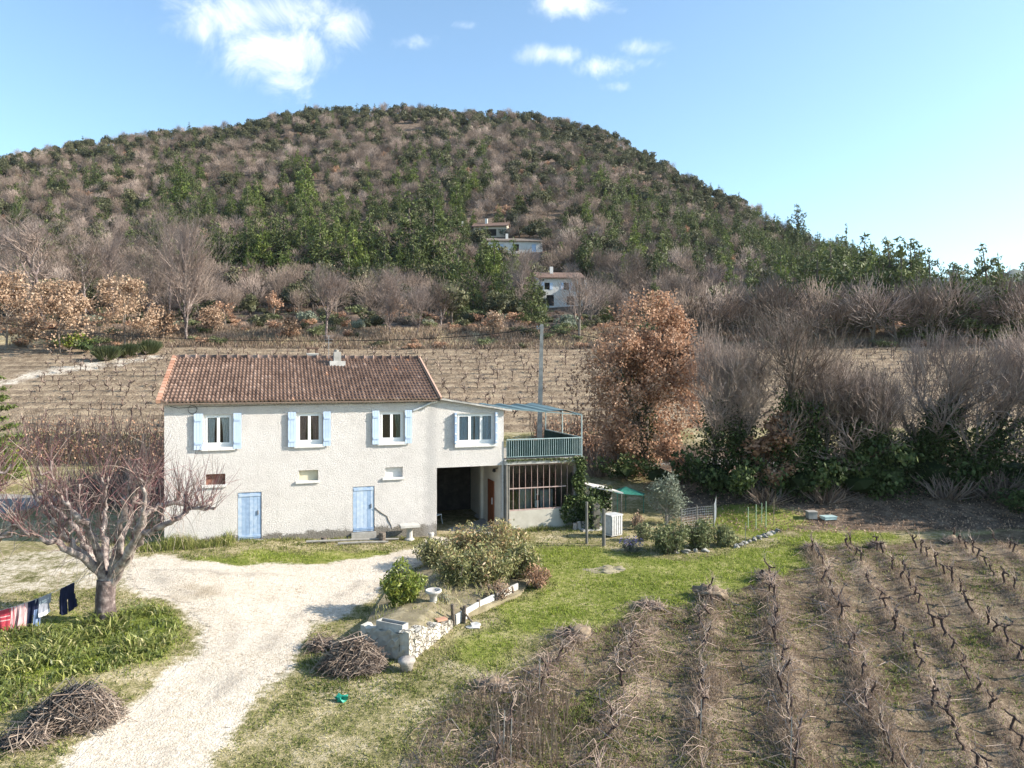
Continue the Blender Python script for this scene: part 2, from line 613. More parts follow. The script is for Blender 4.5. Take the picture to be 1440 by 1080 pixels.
def masks(x, y):
    j = wob(x, y, .55, 11) * .35 + wob(x, y, 1.7, 12) * .3
    m = {}
    m['gravel'] = np.maximum(sst(sdist(x, y, DRIVE) + j * .75, -.6, .5), .47 * sst(sdist(x, y, PALE) + j, -.5, .6))
    sd_ = sdist(x, y, DRIVE)
    m['rut'] = np.exp(-((sd_ - .85 + j * .25) / .26) ** 2) * (y < 25)
    m['gravel'] = np.maximum(m['gravel'], .5 * sst(sdist(x, y, TRACK) + j, -.8, .8))
    ln = sst(np.maximum(sdist(x, y, LANE), sdist(x, y, LANE_LEFT)) + j * .5, -.4, .3)
    m['lane'] = ln
    lw = np.maximum.reduce([sdist(x, y, LAWN), sdist(x, y, KITCH), sdist(x, y, STRIP) + .1, sdist(x, y, WEED)])
    m['green'] = sst(lw + j * 1.6, -.9, .9)
    # brown litter: under the tree line and on the woodland floor
    lit = sst(y, 30.5, 34) * sst(x, 5, 11) * (1 - sst(y, 48, 51))
    lit = np.maximum(lit, sst(y, 95, 101))
    m['litter'] = lit * (1 - ln)
    m['field'] = np.maximum(sst(y, 51.5, 53) * (1 - sst(y, 95, 97)), 0)
    rs = np.zeros_like(x)
    for p, (_, kd) in zip(ROWP, ROWS):
        wd = {'mound': .95, 'thick': .95, 'mid': .6, 'thin': .42}[kd]
        dx, dy = x - p[0], y - p[1]
        c = dx * ROWV[1] - dy * ROWV[0]
        al = dx * ROWV[0] + dy * ROWV[1]
        rs = np.maximum(rs, (1 - sst(np.abs(c) + wob(x, y, .4, 5) * .16, .12, wd)) * (1 - sst(al, -.1, .5)))
    m['row'] = rs
    m['soil'] = sst(sdist(x, y, SOIL) + j, -.6, .8)
    return m


def grid_mesh(xs, ys):
    X, Y = np.meshgrid(xs, ys)
    return X, Y, height(X, Y)


def ground_material():
    m, g = mk('ground')
    geo = g.add('ShaderNodeNewGeometry')
    pos = geo.outputs['Position']
    at = lambda n: g.add('ShaderNodeAttribute', attribute_name=n).outputs['Fac']
    n1 = g.noise(pos, .9, 8, .62)
    n2 = g.noise(pos, 5.5, 6, .65)
    n3 = g.noise(pos, 26, 4, .6)
    n4 = g.noise(pos, .16, 5, .6)
    mixn = g.math('ADD', g.math('MULTIPLY', n1, .62), g.math('ADD', g.math('MULTIPLY', n2, .52), g.math('MULTIPLY', n3, .42)))
    mixn = g.math('SUBTRACT', mixn, .245)
    dry = g.ramp(mixn, [(.34, (.075, .075, .03)), (.46, (.18, .172, .07)), (.56, (.33, .28, .155)), (.68, (.53, .455, .32))])
    soil = g.ramp(mixn, [(.34, (.045, .031, .021)), (.46, (.105, .076, .05)), (.56, (.18, .136, .092)), (.68, (.32, .25, .175))])
    green = g.ramp(mixn, [(.36, (.06, .078, .018)), (.48, (.15, .18, .036)), (.58, (.24, .25, .068)), (.7, (.4, .35, .18))])
    litter = g.ramp(mixn, [(.36, (.045, .034, .028)), (.5, (.115, .085, .065)), (.6, (.2, .15, .115)), (.74, (.33, .26, .2))])
    field = g.ramp(mixn, [(.36, (.14, .1, .068)), (.48, (.25, .19, .13)), (.58, (.36, .28, .195)), (.72, (.5, .4, .28))])
    vor = g.add('ShaderNodeTexVoronoi')
    vor.inputs['Scale'].default_value = 21
    g.link(pos, vor.inputs['Vector'])
    sepc = g.add('ShaderNodeSeparateColor')
    g.link(vor.outputs['Color'], sepc.inputs[0])
    grn = g.math('ADD', g.math('MULTIPLY', mixn, .75), g.math('MULTIPLY', sepc.outputs[0], .25))
    gravel = g.ramp(grn, [(.26, (.31, .25, .19)), (.38, (.49, .42, .335)), (.5, (.58, .51, .425)), (.66, (.68, .615, .53))])
    # loose earth shows through at wheel tracks and worn spots
    gravel = g.mix(g.smooth(n4, .58, .72), gravel, (.33, .275, .2))
    gravel = g.mix(g.math('MULTIPLY', at('rut'), g.math('MULTIPLY', g.smooth(n1, .4, .62), .6)), gravel, (.27, .235, .2))
    lane = g.ramp(mixn, [(.36, (.17, .16, .15)), (.6, (.34, .32, .3))])

    sep0 = g.add('ShaderNodeSeparateXYZ')
    g.link(pos, sep0.inputs[0])
    ph = g.math('DIVIDE', g.math('SUBTRACT', g.math('SUBTRACT', sep0.outputs[1], g.math('ADD', g.math('MULTIPLY', sep0.outputs[0], .03), g.math('MULTIPLY', g.math('SINE', g.math('DIVIDE', sep0.outputs[0], 19.0)), .9))), 53.6), 2.45)
    fr = g.math('ABSOLUTE', g.math('SUBTRACT', g.math('FRACT', g.math('ADD', ph, .5)), .5))
    strip = g.math('SUBTRACT', 1.0, g.smooth(g.math('ADD', fr, g.math('MULTIPLY', g.math('SUBTRACT', n2, .5), .5)), .08, .3))
    field = g.mix(g.math('MULTIPLY', strip, .75), field, g.ramp(mixn, [(.36, (.085, .06, .045)), (.5, (.17, .125, .09)), (.66, (.3, .23, .165))]))

    def layer(base, top, mask, k=1.0):
        f = g.math('ADD', mask, g.math('MULTIPLY', g.math('SUBTRACT', mixn, .52), k))
        fac = g.smooth(f, .3, .7)
        return g.mix(fac, base, top)
    c = layer(dry, soil, at('soil'), .6)
    c = layer(c, litter, at('litter'), .8)
    c = layer(c, field, at('field'), .3)
    c = layer(c, green, at('green'), 2.2)
    c = g.mix(g.math('MULTIPLY', at('row'), .8), c, g.ramp(mixn, [(.36, (.085, .055, .04)), (.5, (.2, .145, .108)), (.66, (.38, .3, .23))]))
    c = layer(c, lane, at('lane'), .3)
    c = layer(c, gravel, at('gravel'), 1.5)
    # long wavelength variation of the sward, and sandy outcrops of the upper bank
    sep = g.add('ShaderNodeSeparateXYZ')
    g.link(pos, sep.inputs[0])
    band = g.math('MULTIPLY', g.smooth(sep.outputs[1], 93, 98), g.math('SUBTRACT', 1.0, g.smooth(sep.outputs[1], 103, 109)))
    c = g.mix(g.math('MULTIPLY', band, g.smooth(n4, .44, .6)), c, g.ramp(mixn, [(.36, (.3, .22, .12)), (.6, (.56, .45, .27)), (.75, (.66, .57, .38))]))
    c = g.mix(.55, c, g.ramp(n4, [(.3, (.72, .72, .7)), (.7, (1.2, 1.17, 1.14))]), 'MULTIPLY')
    c = g.mix(g.math('MULTIPLY', g.math('SUBTRACT', g.noise(pos, 55, 2, .5), .42), 1.6), c, (.6, .58, .55), 'MULTIPLY')
    hgt = g.math('ADD', g.math('MULTIPLY', n2, .6), g.math('MULTIPLY', n3, .5))
    finish(g, c, .95, hgt, .9, .09, .1)
    return m


M['ground'] = ground_material()


def sheet(name, X, Y, Z, keep=None):
    ny, nx = X.shape
    me = bpy.data.meshes.new(name)
    i = np.arange(ny - 1)[:, None] * nx + np.arange(nx - 1)[None]
    f = np.stack([i, i + 1, i + nx + 1, i + nx], -1).reshape(-1, 4)
    V = np.stack([X, Y, Z], -1).reshape(-1, 3)
    ms = masks(V[:, 0], V[:, 1])
    if keep is not None:
        kk = keep(ms)
        f = f[kk[f].all(1)]
        used = np.unique(f)
        mp = np.full(len(V), -1)
        mp[used] = np.arange(len(used))
        f = mp[f]
        V = V[used]
        ms = {k: v[used] for k, v in ms.items()}
    me.vertices.add(len(V))
    me.vertices.foreach_set('co', V.astype(np.float32).reshape(-1))
    me.loops.add(f.size)
    me.loops.foreach_set('vertex_index', f.reshape(-1).astype(np.int32))
    me.polygons.add(len(f))
    me.polygons.foreach_set('loop_start', (np.arange(len(f)) * 4).astype(np.int32))
    me.polygons.foreach_set('loop_total', np.full(len(f), 4, np.int32))
    me.polygons.foreach_set('use_smooth', np.ones(len(f), bool))
    me.materials.append(M['ground'])
    for k, v in ms.items():
        a = me.attributes.new(k, 'FLOAT', 'POINT')
        a.data.foreach_set('value', v.astype(np.float32))
    me.update(calc_edges=True)
    o = bpy.data.objects.new(name, me)
    COL.objects.link(o)
    o['kind'] = 'structure'
    return o


xs = axis([(-3000, -600, 240), (-600, -160, 22), (-160, -60, 5), (-60, -22, .9), (-22, 26, .22), (26, 60, .9), (60, 160, 5), (160, 600, 22), (600, 3000, 240)])
ys = axis([(-400, -20, 40), (-20, 8, 2), (8, 36, .22), (36, 60, .4), (60, 104, .55), (104, 420, 3.5), (420, 1000, 40), (1000, 4000, 250)])
sheet('ground', *grid_mesh(xs, ys))
fx, fy = axis([(-20, 2, .16)]), axis([(8, 34, .16)])
X, Y, Z = grid_mesh(fx, fy)
sheet('driveway', X, Y, Z + .012, keep=lambda m: m['gravel'] > .62)
fx, fy = axis([(-42, 46, .4)]), axis([(33, 52, .3)])
X, Y, Z = grid_mesh(fx, fy)
sheet('road', X, Y, Z + .02, keep=lambda m: m['lane'] > .6)

# blue hill far off on the right
mb = MB()
nx = 60
hx = np.linspace(900, 2300, nx)
prof = 6.7 + 1900 * (.118 + .03 * sst(hx, 1240, 1420) + .012 * np.sin(hx / 47.) + .006 * np.sin(hx / 17.)) * sst(hx, 950, 1260)
rows = []
for k, (yy, zf) in enumerate([(1500, 0.0), (1650, .42), (1780, .78), (1900, 1.0), (2100, .6), (2400, 0)]):
    rows.append(np.stack([hx * (yy / 1900), np.full(nx, yy + 0.), prof * zf + 8 * np.sin(hx / 31. + k * 2) * (1 - zf) * zf * 4 - 20 * (zf == 0)], -1))
V = np.concatenate(rows)
i = np.arange(5)[:, None] * nx + np.arange(nx - 1)[None]
mb.add(V, np.stack([i, i + 1, i + nx + 1, i + nx], -1).reshape(-1, 4))
M['far_hill'] = flat('far_wooded_hill', (.1, .115, .085), .95, .05, 0, .35, .05)
o = mb.build('hill', M['far_hill'], smooth=True)
o['kind'] = 'structure'
# ------------------------------------------------------------------ house materials
def roughcast():
    m, g = mk('roughcast')
    tc = g.add('ShaderNodeTexCoord')
    P = tc.outputs['Object']
    v = g.add('ShaderNodeTexVoronoi')
    v.inputs['Scale'].default_value = 38
    v.inputs['Randomness'].default_value = 1
    nz = g.noise(P, 21, 5, .7, .4)
    big = g.noise(P, .7, 5, .6)
    big2 = g.noise(P, 2.6, 5, .6)
    vp = g.add('ShaderNodeVectorMath', operation='ADD')
    g.link(P, vp.inputs[0])
    sc = g.add('ShaderNodeVectorMath', operation='SCALE')
    nn = g.add('ShaderNodeTexNoise', Scale=9.0)
    g.link(P, nn.inputs['Vector'])
    g.link(nn.outputs['Color'], sc.inputs[0])
    sc.inputs['Scale'].default_value = .12
    g.link(sc.outputs[0], vp.inputs[1])
    g.link(vp.outputs[0], v.inputs['Vector'])
    h = g.math('ADD', g.math('MULTIPLY', v.outputs['Distance'], -.9), g.math('MULTIPLY', nz, 1.1))
    col = g.ramp(g.math('ADD', g.math('MULTIPLY', big, .5), g.math('MULTIPLY', big2, .5)), [(.3, (.53, .495, .47)), (.5, (.62, .582, .555)), (.75, (.69, .652, .625))])
    sp = g.noise(P, 19, 5, .8)
    col = g.mix(g.math('MULTIPLY', g.smooth(sp, .53, .64), .75), col, (.37, .345, .33))
    sep = g.add('ShaderNodeSeparateXYZ')
    g.link(P, sep.inputs[0])
    # rising damp: grey-brown weathered band, higher towards the right hand end
    top = g.math('ADD', g.math('MULTIPLY', g.math('SUBTRACT', big2, .5), .6), g.math('ADD', .0, g.math('MULTIPLY', g.math('SUBTRACT', nz, .5), .5)))
    lev = g.math('ADD', sep.outputs[2], top)
    damp = g.math('SUBTRACT', 1.0, g.smooth(lev, .06, .2))
    dcol = g.ramp(nz, [(.35, (.085, .075, .062)), (.6, (.21, .19, .16)), (.75, (.36, .33, .29))])
    col = g.mix(g.math('MULTIPLY', damp, .92), col, dcol)
    # rain streaks that run down below eaves and sills
    mp = g.add('ShaderNodeMapping')
    mp.inputs['Scale'].default_value = (5.5, 5.5, .35)
    g.link(P, mp.inputs[0])
    stn = g.noise(mp.outputs[0], 1.0, 5, .65)
    col = g.mix(g.math('MULTIPLY', g.smooth(stn, .55, .75), .4), col, (.44, .42, .39))
    # faint run-off stain where the extension meets the house
    sx = g.math('ABSOLUTE', g.math('SUBTRACT', sep.outputs[0], g.math('ADD', 10.35, g.math('MULTIPLY', g.math('SUBTRACT', big2, .5), .5))))
    st = g.math('MULTIPLY', g.math('SUBTRACT', 1.0, g.smooth(sx, .02, .42)), .5)
    col = g.mix(st, col, (.36, .345, .34))
    finish(g, col, .95, h, 1.0, .021, .1)
    return m


M['cast'] = roughcast()
M['white_wood'] = flat('white_window_paint', (.8, .8, .79), .45, .4, 0, .04)
M['stone_sill'] = flat('pale_sill', (.68, .66, .63), .8, .2, 0, .1)
M['shutter'] = tinted('pale_blue_shutter_paint', [(0, (.3, .4, .56)), (.5, (.45, .55, .7)), (1, (.6, .67, .78))], .6, 5, .25, .2, .005)
M['door_blue'] = tinted('faded_blue_door_paint', [(0, (.17, .25, .39)), (.5, (.3, .4, .55)), (1, (.52, .58, .65))], .65, 6, .45, .3, .006)
M['curtain'] = flat('pale_net_curtain', (.78, .8, .8), .9, .1, 0, .1, 14)
M['curtain_sky'] = flat('sky_reflection_curtain', (.42, .56, .7), .9, .1, 0, .08, 14)  # pale blue of the sky's reflection, put into the curtain colour
M['curtain_pink'] = flat('dusty_pink_curtain', (.38, .25, .26), .9, .1, 0, .15, 14)
M['curtain_green'] = flat('dull_green_curtain', (.16, .27, .24), .9, .1, 0, .15, 14)
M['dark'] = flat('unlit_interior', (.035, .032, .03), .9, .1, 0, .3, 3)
M['tile'] = tinted('clay_roof_tile', [(0, (.07, .045, .036)), (.35, (.15, .096, .075)), (.65, (.24, .16, .125)), (.9, (.38, .275, .225)), (1, (.38, .2, .12))], .85, 1.3, .3, .3, .01, .2)
M['orange_tile'] = tinted('orange_verge_tile', [(0, (.27, .12, .075)), (.5, (.42, .22, .145)), (1, (.55, .35, .26))], .85, 3, .2)
M['concrete'] = tinted('weathered_concrete', [(0, (.13, .125, .115)), (.5, (.33, .315, .29)), (1, (.55, .53, .5))], .9, 3.5, .5, .5, .02)
M['render_grey'] = tinted('stained_render', [(0, (.17, .15, .12)), (.5, (.4, .37, .31)), (1, (.58, .55, .48))], .9, 2.2, .5, .5, .02)
M['beige_wall'] = flat('beige_plaster', (.78, .72, .63), .9, .1, 0, .08, 3)
M['rusty'] = tinted('rusty_painted_iron', [(0, (.16, .1, .09)), (.5, (.36, .25, .22)), (1, (.5, .42, .4))], .8, 6, .4)
M['rail'] = tinted('blue_green_iron', [(0, (.1, .15, .16)), (.5, (.22, .3, .31)), (1, (.42, .5, .5))], .6, 5, .4, .2, .004, .4)
M['netting'] = flat('dark_green_windbreak', (.02, .055, .05), .8, .2, 0, .25, 6)
M['awning'] = tinted('blue_green_awning', [(0, (.03, .06, .07)), (.5, (.075, .13, .15)), (1, (.2, .28, .3))], .7, 4, .3)
M['red_door'] = flat('red_brown_door', (.24, .085, .04), .6, .3, 0, .2, 6)
M['grey_post'] = tinted('grey_timber', [(0, (.06, .058, .052)), (.5, (.15, .142, .128)), (1, (.3, .285, .26))], .85, 5, .4)
M['metal'] = flat('dull_metal', (.3, .3, .31), .5, .5, .3, .15)
M['zinc'] = flat('pale_zinc_pipe', (.62, .63, .64), .45, .5, .1, .08)
M['cable'] = flat('black_cable', (.02, .02, .022), .7, .2, 0, .1)
M['white_plastic'] = flat('white_plastic', (.72, .73, .74), .5, .4, 0, .06)
M['brick_dark'] = tinted('dark_block_wall', [(0, (.02, .018, .016)), (.5, (.06, .052, .046)), (1, (.12, .1, .09))], .95, 4, .5, .6, .03)  # near-black blocks for the carport's left, back and ceiling faces
M['crack'] = flat('grey_crack_filler', (.19, .175, .16), .95, .05)
M['small_red'] = flat('reddish_board', (.24, .12, .09), .8, .2, 0, .35, 9)
M['cream'] = flat('cream_board', (.6, .56, .42), .85, .2, 0, .1, 4)


def glassmat():
    m, g = mk('window_glass')
    t = g.add('ShaderNodeBsdfTransparent')
    t.inputs[0].default_value = (.82, .86, .86, 1)
    s = g.add('ShaderNodeBsdfGlossy')
    s.inputs['Roughness'].default_value = .03
    f = g.add('ShaderNodeFresnel', IOR=1.5)
    ms = g.add('ShaderNodeMixShader')
    g.link(g.math('ADD', f.outputs[0], .05), ms.inputs[0])
    g.link(t.outputs[0], ms.inputs[1])
    g.link(s.outputs[0], ms.inputs[2])
    o = g.add('ShaderNodeOutputMaterial')
    g.link(ms.outputs[0], o.inputs[0])
    return m


M['glass'] = glassmat()


def wall_with_holes(mb, x0, x1, z0, z1, holes, depth=.2, y=0.0, tint=.5, mi=0, top=None):
    """front wall in the xz plane facing -y, real openings with reveals; top(x) may lower the upper edge"""
    xs_ = sorted({x0, x1} | {h[0] for h in holes} | {h[1] for h in holes})
    zs_ = sorted({z0, z1} | {h[2] for h in holes} | {h[3] for h in holes})
    for a, b in zip(xs_[:-1], xs_[1:]):
        for c, d in zip(zs_[:-1], zs_[1:]):
            mx, mz = (a + b) / 2, (c + d) / 2
            if any(h[0] < mx < h[1] and h[2] < mz < h[3] for h in holes):
                continue
            if top is not None and d == z1:
                mb.quad((a, y, c), (b, y, c), (b, y, top(b)), (a, y, top(a)), tint, mi)
            else:
                mb.quad((a, y, c), (b, y, c), (b, y, d), (a, y, d), tint, mi)
    for a, b, c, d in holes:
        e = y + depth
        mb.quad((a, y, c), (a, y, d), (a, e, d), (a, e, c), tint, mi)
        mb.quad((b, y, d), (b, y, c), (b, e, c), (b, e, d), tint, mi)
        mb.quad((a, y, d), (b, y, d), (b, e, d), (a, e, d), tint, mi)
        mb.quad((b, y, c), (a, y, c), (a, e, c), (b, e, c), tint, mi)


house = empty('house', (H0[0], H0[1], 0), HA, 'two storey cream roughcast farmhouse with clay tile roof and blue shutters', 'house')
WIN = [(1.40, 2.45, 3.68, 4.95), (4.87, 5.86, 3.68, 4.95), (8.2, 9.2, 3.68, 4.95)]
VENT = [(1.47, 2.18, 2.2, 2.63), (4.95, 5.71, 2.2, 2.63), (8.43, 9.16, 2.18, 2.61)]
DOOR = [(2.63, 3.53, -.02, 1.85), (7.09, 7.98, -.03, 1.86)]
EWIN = (11.5, 13.2, 3.48, 4.8)
GAR = (10.62, 13.54, -.42, 2.5)
DEP = 9.0
XR = 10.55
ETOP = lambda x: 5.44 - (x - XR) * .17

mb = MB()
wall_with_holes(mb, 0, XR, -.8, 5.5, WIN + VENT + DOOR, .2)
# gables and back
ridge_t, ridge_z = 4.5, 7.22
for x, fl in ((0, 1), (XR, 0)):
    V = [(x, 0, -.8), (x, 0, 5.5), (x, ridge_t, 7.1), (x, DEP, 5.5), (x, DEP, -.8)]
    mb.add(V, [(0, 1, 2), (0, 2, 3), (0, 3, 4)] if fl else [(0, 2, 1), (0, 3, 2), (0, 4, 3)])
mb.quad((XR, DEP, -.8), (0, DEP, -.8), (0, DEP, 5.5), (XR, DEP, 5.5))
mb.build('wall', M['cast'], house)
# dark rooms behind the openings
for a, b, c, d in WIN + VENT:
    mb = MB()
    e, k = .205, .9
    mb.quad((a - .3, k, c - .3), (b + .3, k, c - .3), (b + .3, k, d + .3), (a - .3, k, d + .3))
    mb.quad((a - .3, e, c - .3), (a - .3, k, c - .3), (a - .3, k, d + .3), (a - .3, e, d + .3))
    mb.quad((b + .3, k, c - .3), (b + .3, e, c - .3), (b + .3, e, d + .3), (b + .3, k, d + .3))
    mb.quad((a - .3, e, d + .3), (b + .3, e, d + .3), (b + .3, k, d + .3), (a - .3, k, d + .3))
    mb.quad((a - .3, e, c - .3), (b + .3, e, c - .3), (b + .3, k, c - .3), (a - .3, k, c - .3))
    mb.build('room_lining', M['dark'], house)


# ---- the tiled roof: every tile a raised profile
def tile_slope(x0, x1, ya, za, yb, zb, cols, rows):
    prof = [(0, .0), (.14, .032), (.3, .046), (.46, .032), (.58, .002), (.8, -.006)]
    L = math.hypot(yb - ya, zb - za)
    ey, ez = (yb - ya) / L, (zb - za) / L
    ny, nz_ = (-ez, ey) if ey > 0 else (ez, -ey)
    cw = (x1 - x0) / cols
    cx = np.concatenate([x0 + (i + np.array([p[0] for p in prof])) * cw for i in range(cols)] + [[x1]])
    ch = np.concatenate([np.tile([p[1] for p in prof], cols), [0]])
    rr, rh = [], []
    for r in range(rows):
        rr += [r, r + .02, r + .5]
        rh += [-.012, .06, .026]
    rr.append(rows)
    rh.append(0)
    rr = np.array(rr) / rows * L
    rh = np.array(rh)
    Hh = ch[None] * 1.0 + rh[:, None]
    r_ = np.random.default_rng(3)
    tl = r_.normal(0, .007, (rows + 1, cols + 1))
    Hh += np.repeat(np.repeat(tl, 3, 0), 6, 1)[:Hh.shape[0], :Hh.shape[1]]
    Xg = np.repeat(cx[None], len(rr), 0)
    Yg = ya + rr[:, None] * ey + Hh * ny
    Zg = za + rr[:, None] * ez + Hh * nz_
    nxx = len(cx)
    i = np.arange(len(rr) - 1)[:, None] * nxx + np.arange(nxx - 1)[None]
    f = np.stack([i, i + 1, i + nxx + 1, i + nxx], -1).reshape(-1, 4)
    if ey < 0:
        f = f[:, ::-1]
    tt = np.clip(r_.normal(.52, .1, (rows, cols)), 0, .93)
    hot = r_.random((rows, cols)) < .006
    tt[hot] = 1.0
    ti = np.repeat(np.repeat(tt, 3, 0), 6, 1)
    return np.stack([Xg, Yg, Zg], -1).reshape(-1, 3), f, ti.reshape(-1)


mb = MB()
mb.add(*tile_slope(-.12, 10.62, -.32, 5.46, ridge_t, ridge_z + .02, 72, 16))
mb.add(*tile_slope(-.12, 10.62, DEP + .32, 5.46, ridge_t, ridge_z + .02, 72, 16))
roof = mb.build('roof', M['tile'], house)
mb = MB()
for i in range(25):                              # ridge tiles with their raised joints
    xa = -.15 + i * .432
    an = np.linspace(-.25, math.pi + .25, 8)
    pr = np.stack([np.zeros(8), np.cos(an) * .15, np.sin(an) * .12], -1)
    c = np.array((0, ridge_t, ridge_z + .02))
    V = np.concatenate([pr + c + (xa, 0, 0), pr * 1.12 + c + (xa + .40, 0, 0), pr * 1.35 + c + (xa + .40, 0, .01), pr * 1.35 + c + (xa + .45, 0, .01), pr * .9 + c + (xa + .45, 0, 0)])
    f = [(k * 8 + j, k * 8 + j + 1, k * 8 + 9 + j, k * 8 + 8 + j) for k in range(4) for j in range(7)]
    mb.add(V, f, rng.uniform(.25, .8))
mb.build('ridge_tile', M['tile'], roof, True)
# under-board of the eave, tile ends, verges
mb = MB()
mb.bar((-.15, -.16, 5.40), (10.62, -.16, 5.40), .30, .05)
for k in range(19):
    x = .1 + k * .57
    mb.bar((x, -.30, 5.375), (x, -.02, 5.40), .07, .06)
eb = flat('brown_eave_board', (.2, .15, .12), .85, .1)
mb.build('eave_board', eb, roof)
mb = MB()
mb.bar((-.15, DEP + .16, 5.40), (10.62, DEP + .16, 5.40), .30, .05)
mb.build('eave_board', eb, roof)
mb = MB()
for k in range(15):
    f0, f1 = k / 15, (k + 1) / 15 + .01
    a = np.array((-.17, -.34 + 4.84 * f0, 5.45 + 1.80 * f0 + .05))
    b = np.array((-.17, -.34 + 4.84 * f1, 5.45 + 1.80 * f1 + .02))
    mb.bar(a, b, .16, .14, rng.uniform(.3, .9))
mb.build('verge', M['orange_tile'], roof)
mb = MB()
mb.bar((10.66, -.34, 5.45), (10.66, ridge_t, 7.24), .10, .16, .3)
mb.bar((10.74, -.34, 5.50), (10.74, ridge_t, 7.29), .07, .1, .95, 1)
mb.bar((10.66, DEP + .34, 5.45), (10.66, ridge_t, 7.24), .10, .16, .3)
mb.build('verge', [flat('dark_verge', (.06, .05, .045), .9, .1), M['orange_tile']], roof)
# chimneys
mb = MB()
cx, cy, cz = 5.72, 5.0, 7.0
mb.box((cx - .24, cy - .24, cz), (cx + .24, cy + .24, cz + .42), .9)
mb.box((cx - .27, cy - .27, cz + .42), (cx + .27, cy + .27, cz + .48), .7)
for sx in (-1, 1):
    mb.box((cx + sx * .19 - .05, cy - .24, cz + .48), (cx + sx * .19 + .05, cy + .24, cz + .68), .4, 1)
mb.box((cx - .3, cy - .28, cz + .68), (cx + .3, cy + .28, cz + .75), .3, 1)
mb.build('chimney', [M['concrete'], M['tile']], roof)
mb = MB()
cx, cy = 6.75, 3.75
mb.box((cx - .34, cy - .32, 6.72), (cx + .36, cy + .3, 7.10), .85)
mb.box((cx - .15, cy - .17, 7.10), (cx + .17, cy + .17, 7.52), .55)
mb.tube([(cx - .02, cy, 7.52), (cx - .02, cy, 7.62)], .1, 8, .3)
mb.build('chimney', M['concrete'], roof)
mb = MB()
mb.tube([(6.42, 4.3, 7.1), (6.42, 4.3, 8.3)], .014, 5)
for k, w in enumerate((.5, .4, .3)):
    mb.tube([(6.42 - w / 2, 4.3, 8.28 - k * .16), (6.42 + w / 2, 4.3, 8.28 - k * .16)], .008, 4)
mb.build('aerial', M['metal'], roof)


# ---- windows with shutters
def planks(mb, x0, x1, z0, z1, y0, th, n, mi=0, battens=(.18, .82), tr=(.35, .65)):
    w = (x1 - x0) / n
    for i in range(n):
        mb.box((x0 + i * w + .004, y0 - rng.uniform(0, .004), z0), (x0 + (i + 1) * w - .004, y0 + th, z1), rng.uniform(*tr), mi)
    mb.box((x0 + .006, y0 + .012, z0 + .006), (x1 - .006, y0 + th - .002, z1 - .006), .3, mi)
    for b in battens:
        zz = z0 + (z1 - z0) * b
        mb.box((x0 + .03, y0 - .026, zz - .045), (x1 - .03, y0 - .005, zz + .045), rng.uniform(*tr), mi)


def drape(mb, x0, x1, z0, z1, y, folds, pinch=0.0, side=0):
    n, mrow = folds * 6, 10
    u = np.linspace(0, 1, n + 1)
    for r in range(mrow):
        pass
    zz = np.linspace(z1, z0, mrow + 1)
    V = []
    for k, z in enumerate(zz):
        f = k / mrow
        sh = 1 - pinch * math.sin(min(1, f * 1.25) * math.pi / 2)
        xx = x0 + (x1 - x0) * u * sh if side <= 0 else x1 - (x1 - x0) * (1 - u) * sh
        V.append(np.stack([xx, y + .025 * np.sin(u * folds * 6.28 + f), np.full(n + 1, z)], -1))
    i = np.arange(mrow)[:, None] * (n + 1) + np.arange(n)[None]
    mb.add(np.concatenate(V), np.stack([i, i + n + 1, i + n + 2, i + 1], -1).reshape(-1, 4))


def window(x0, x1, z0, z1, leaves_, curt, cmat, sill=True):
    mb = MB()
    t, y0, y1 = .07, .10, .165
    mb.box((x0, y0, z1 - t), (x1, y1, z1))
    mb.box((x0, y0, z0), (x1, y1, z0 + t + .02))
    mb.box((x0, y0, z0 + t + .02), (x0 + t, y1, z1 - t))
    mb.box((x1 - t, y0, z0 + t + .02), (x1, y1, z1 - t))
    n = leaves_
    iw = (x1 - x0 - 2 * t) / n
    for i in range(n):
        a = x0 + t + i * iw
        b = a + iw
        s = .055
        g0, g1 = z0 + t + .02, z1 - t
        mb.box((a + .002, y0 - .02, g0 + .002), (a + s, y0 + .03, g1 - .002))
        mb.box((b - s, y0 - .02, g0 + .002), (b - .002, y0 + .03, g1 - .002))
        mb.box((a + s, y0 - .02, g1 - s), (b - s, y0 + .03, g1 - .002))
        mb.box((a + s, y0 - .02, g0 + .002), (b - s, y0 + .03, g0 + s + .02))
    fr = mb.build('window', M['white_wood'], house)
    mb = MB()
    for i in range(n):
        a = x0 + t + i * iw + .05
        b = a + iw - .1
        mb.quad((a, y0 + .01, z0 + .12), (b, y0 + .01, z0 + .12), (b, y0 + .01, z1 - .11), (a, y0 + .01, z1 - .11))
    mb.build('pane', M['glass'], fr)
    mb = MB()
    for c in curt:
        drape(mb, *c)
    mb.build('curtain', cmat, fr, True)
    if sill:
        mb = MB()
        mb.box((x0 - .1, -.09, z0 - .13), (x1 + .1, .098, z0 - .002))
        mb.build('sill', M['stone_sill'], fr)
    return fr


a, b, c, d = WIN[0]
window(a, b, c, d, 2, [(a + .1, a + .42, c + .1, d - .08, .2, 4, .12, 0), (a + .6, b - .1, c + .1, d - .08, .2, 4, .25, 1)], M['curtain'])
a, b, c, d = WIN[1]
window(a, b, c, d, 2, [(a + .08, a + .48, c + .1, d - .08, .2, 4, .3, 0), (a + .52, b - .08, c + .1, d - .08, .2, 4, .35, 1)], M['curtain_pink'])
a, b, c, d = WIN[2]
window(a, b, c, d, 2, [(a + .62, b - .08, c + .1, d - .08, .2, 4, .3, 1)], M['curtain_green'])
a, b, c, d = EWIN
window(a, b, c, d, 3, [(a + .05, a + .8, c + .08, d - .08, .2, 6, 0, 0), (a + .86, b - .05, c + .08, d - .08, .2, 7, 0, 1)], M['curtain_sky'])


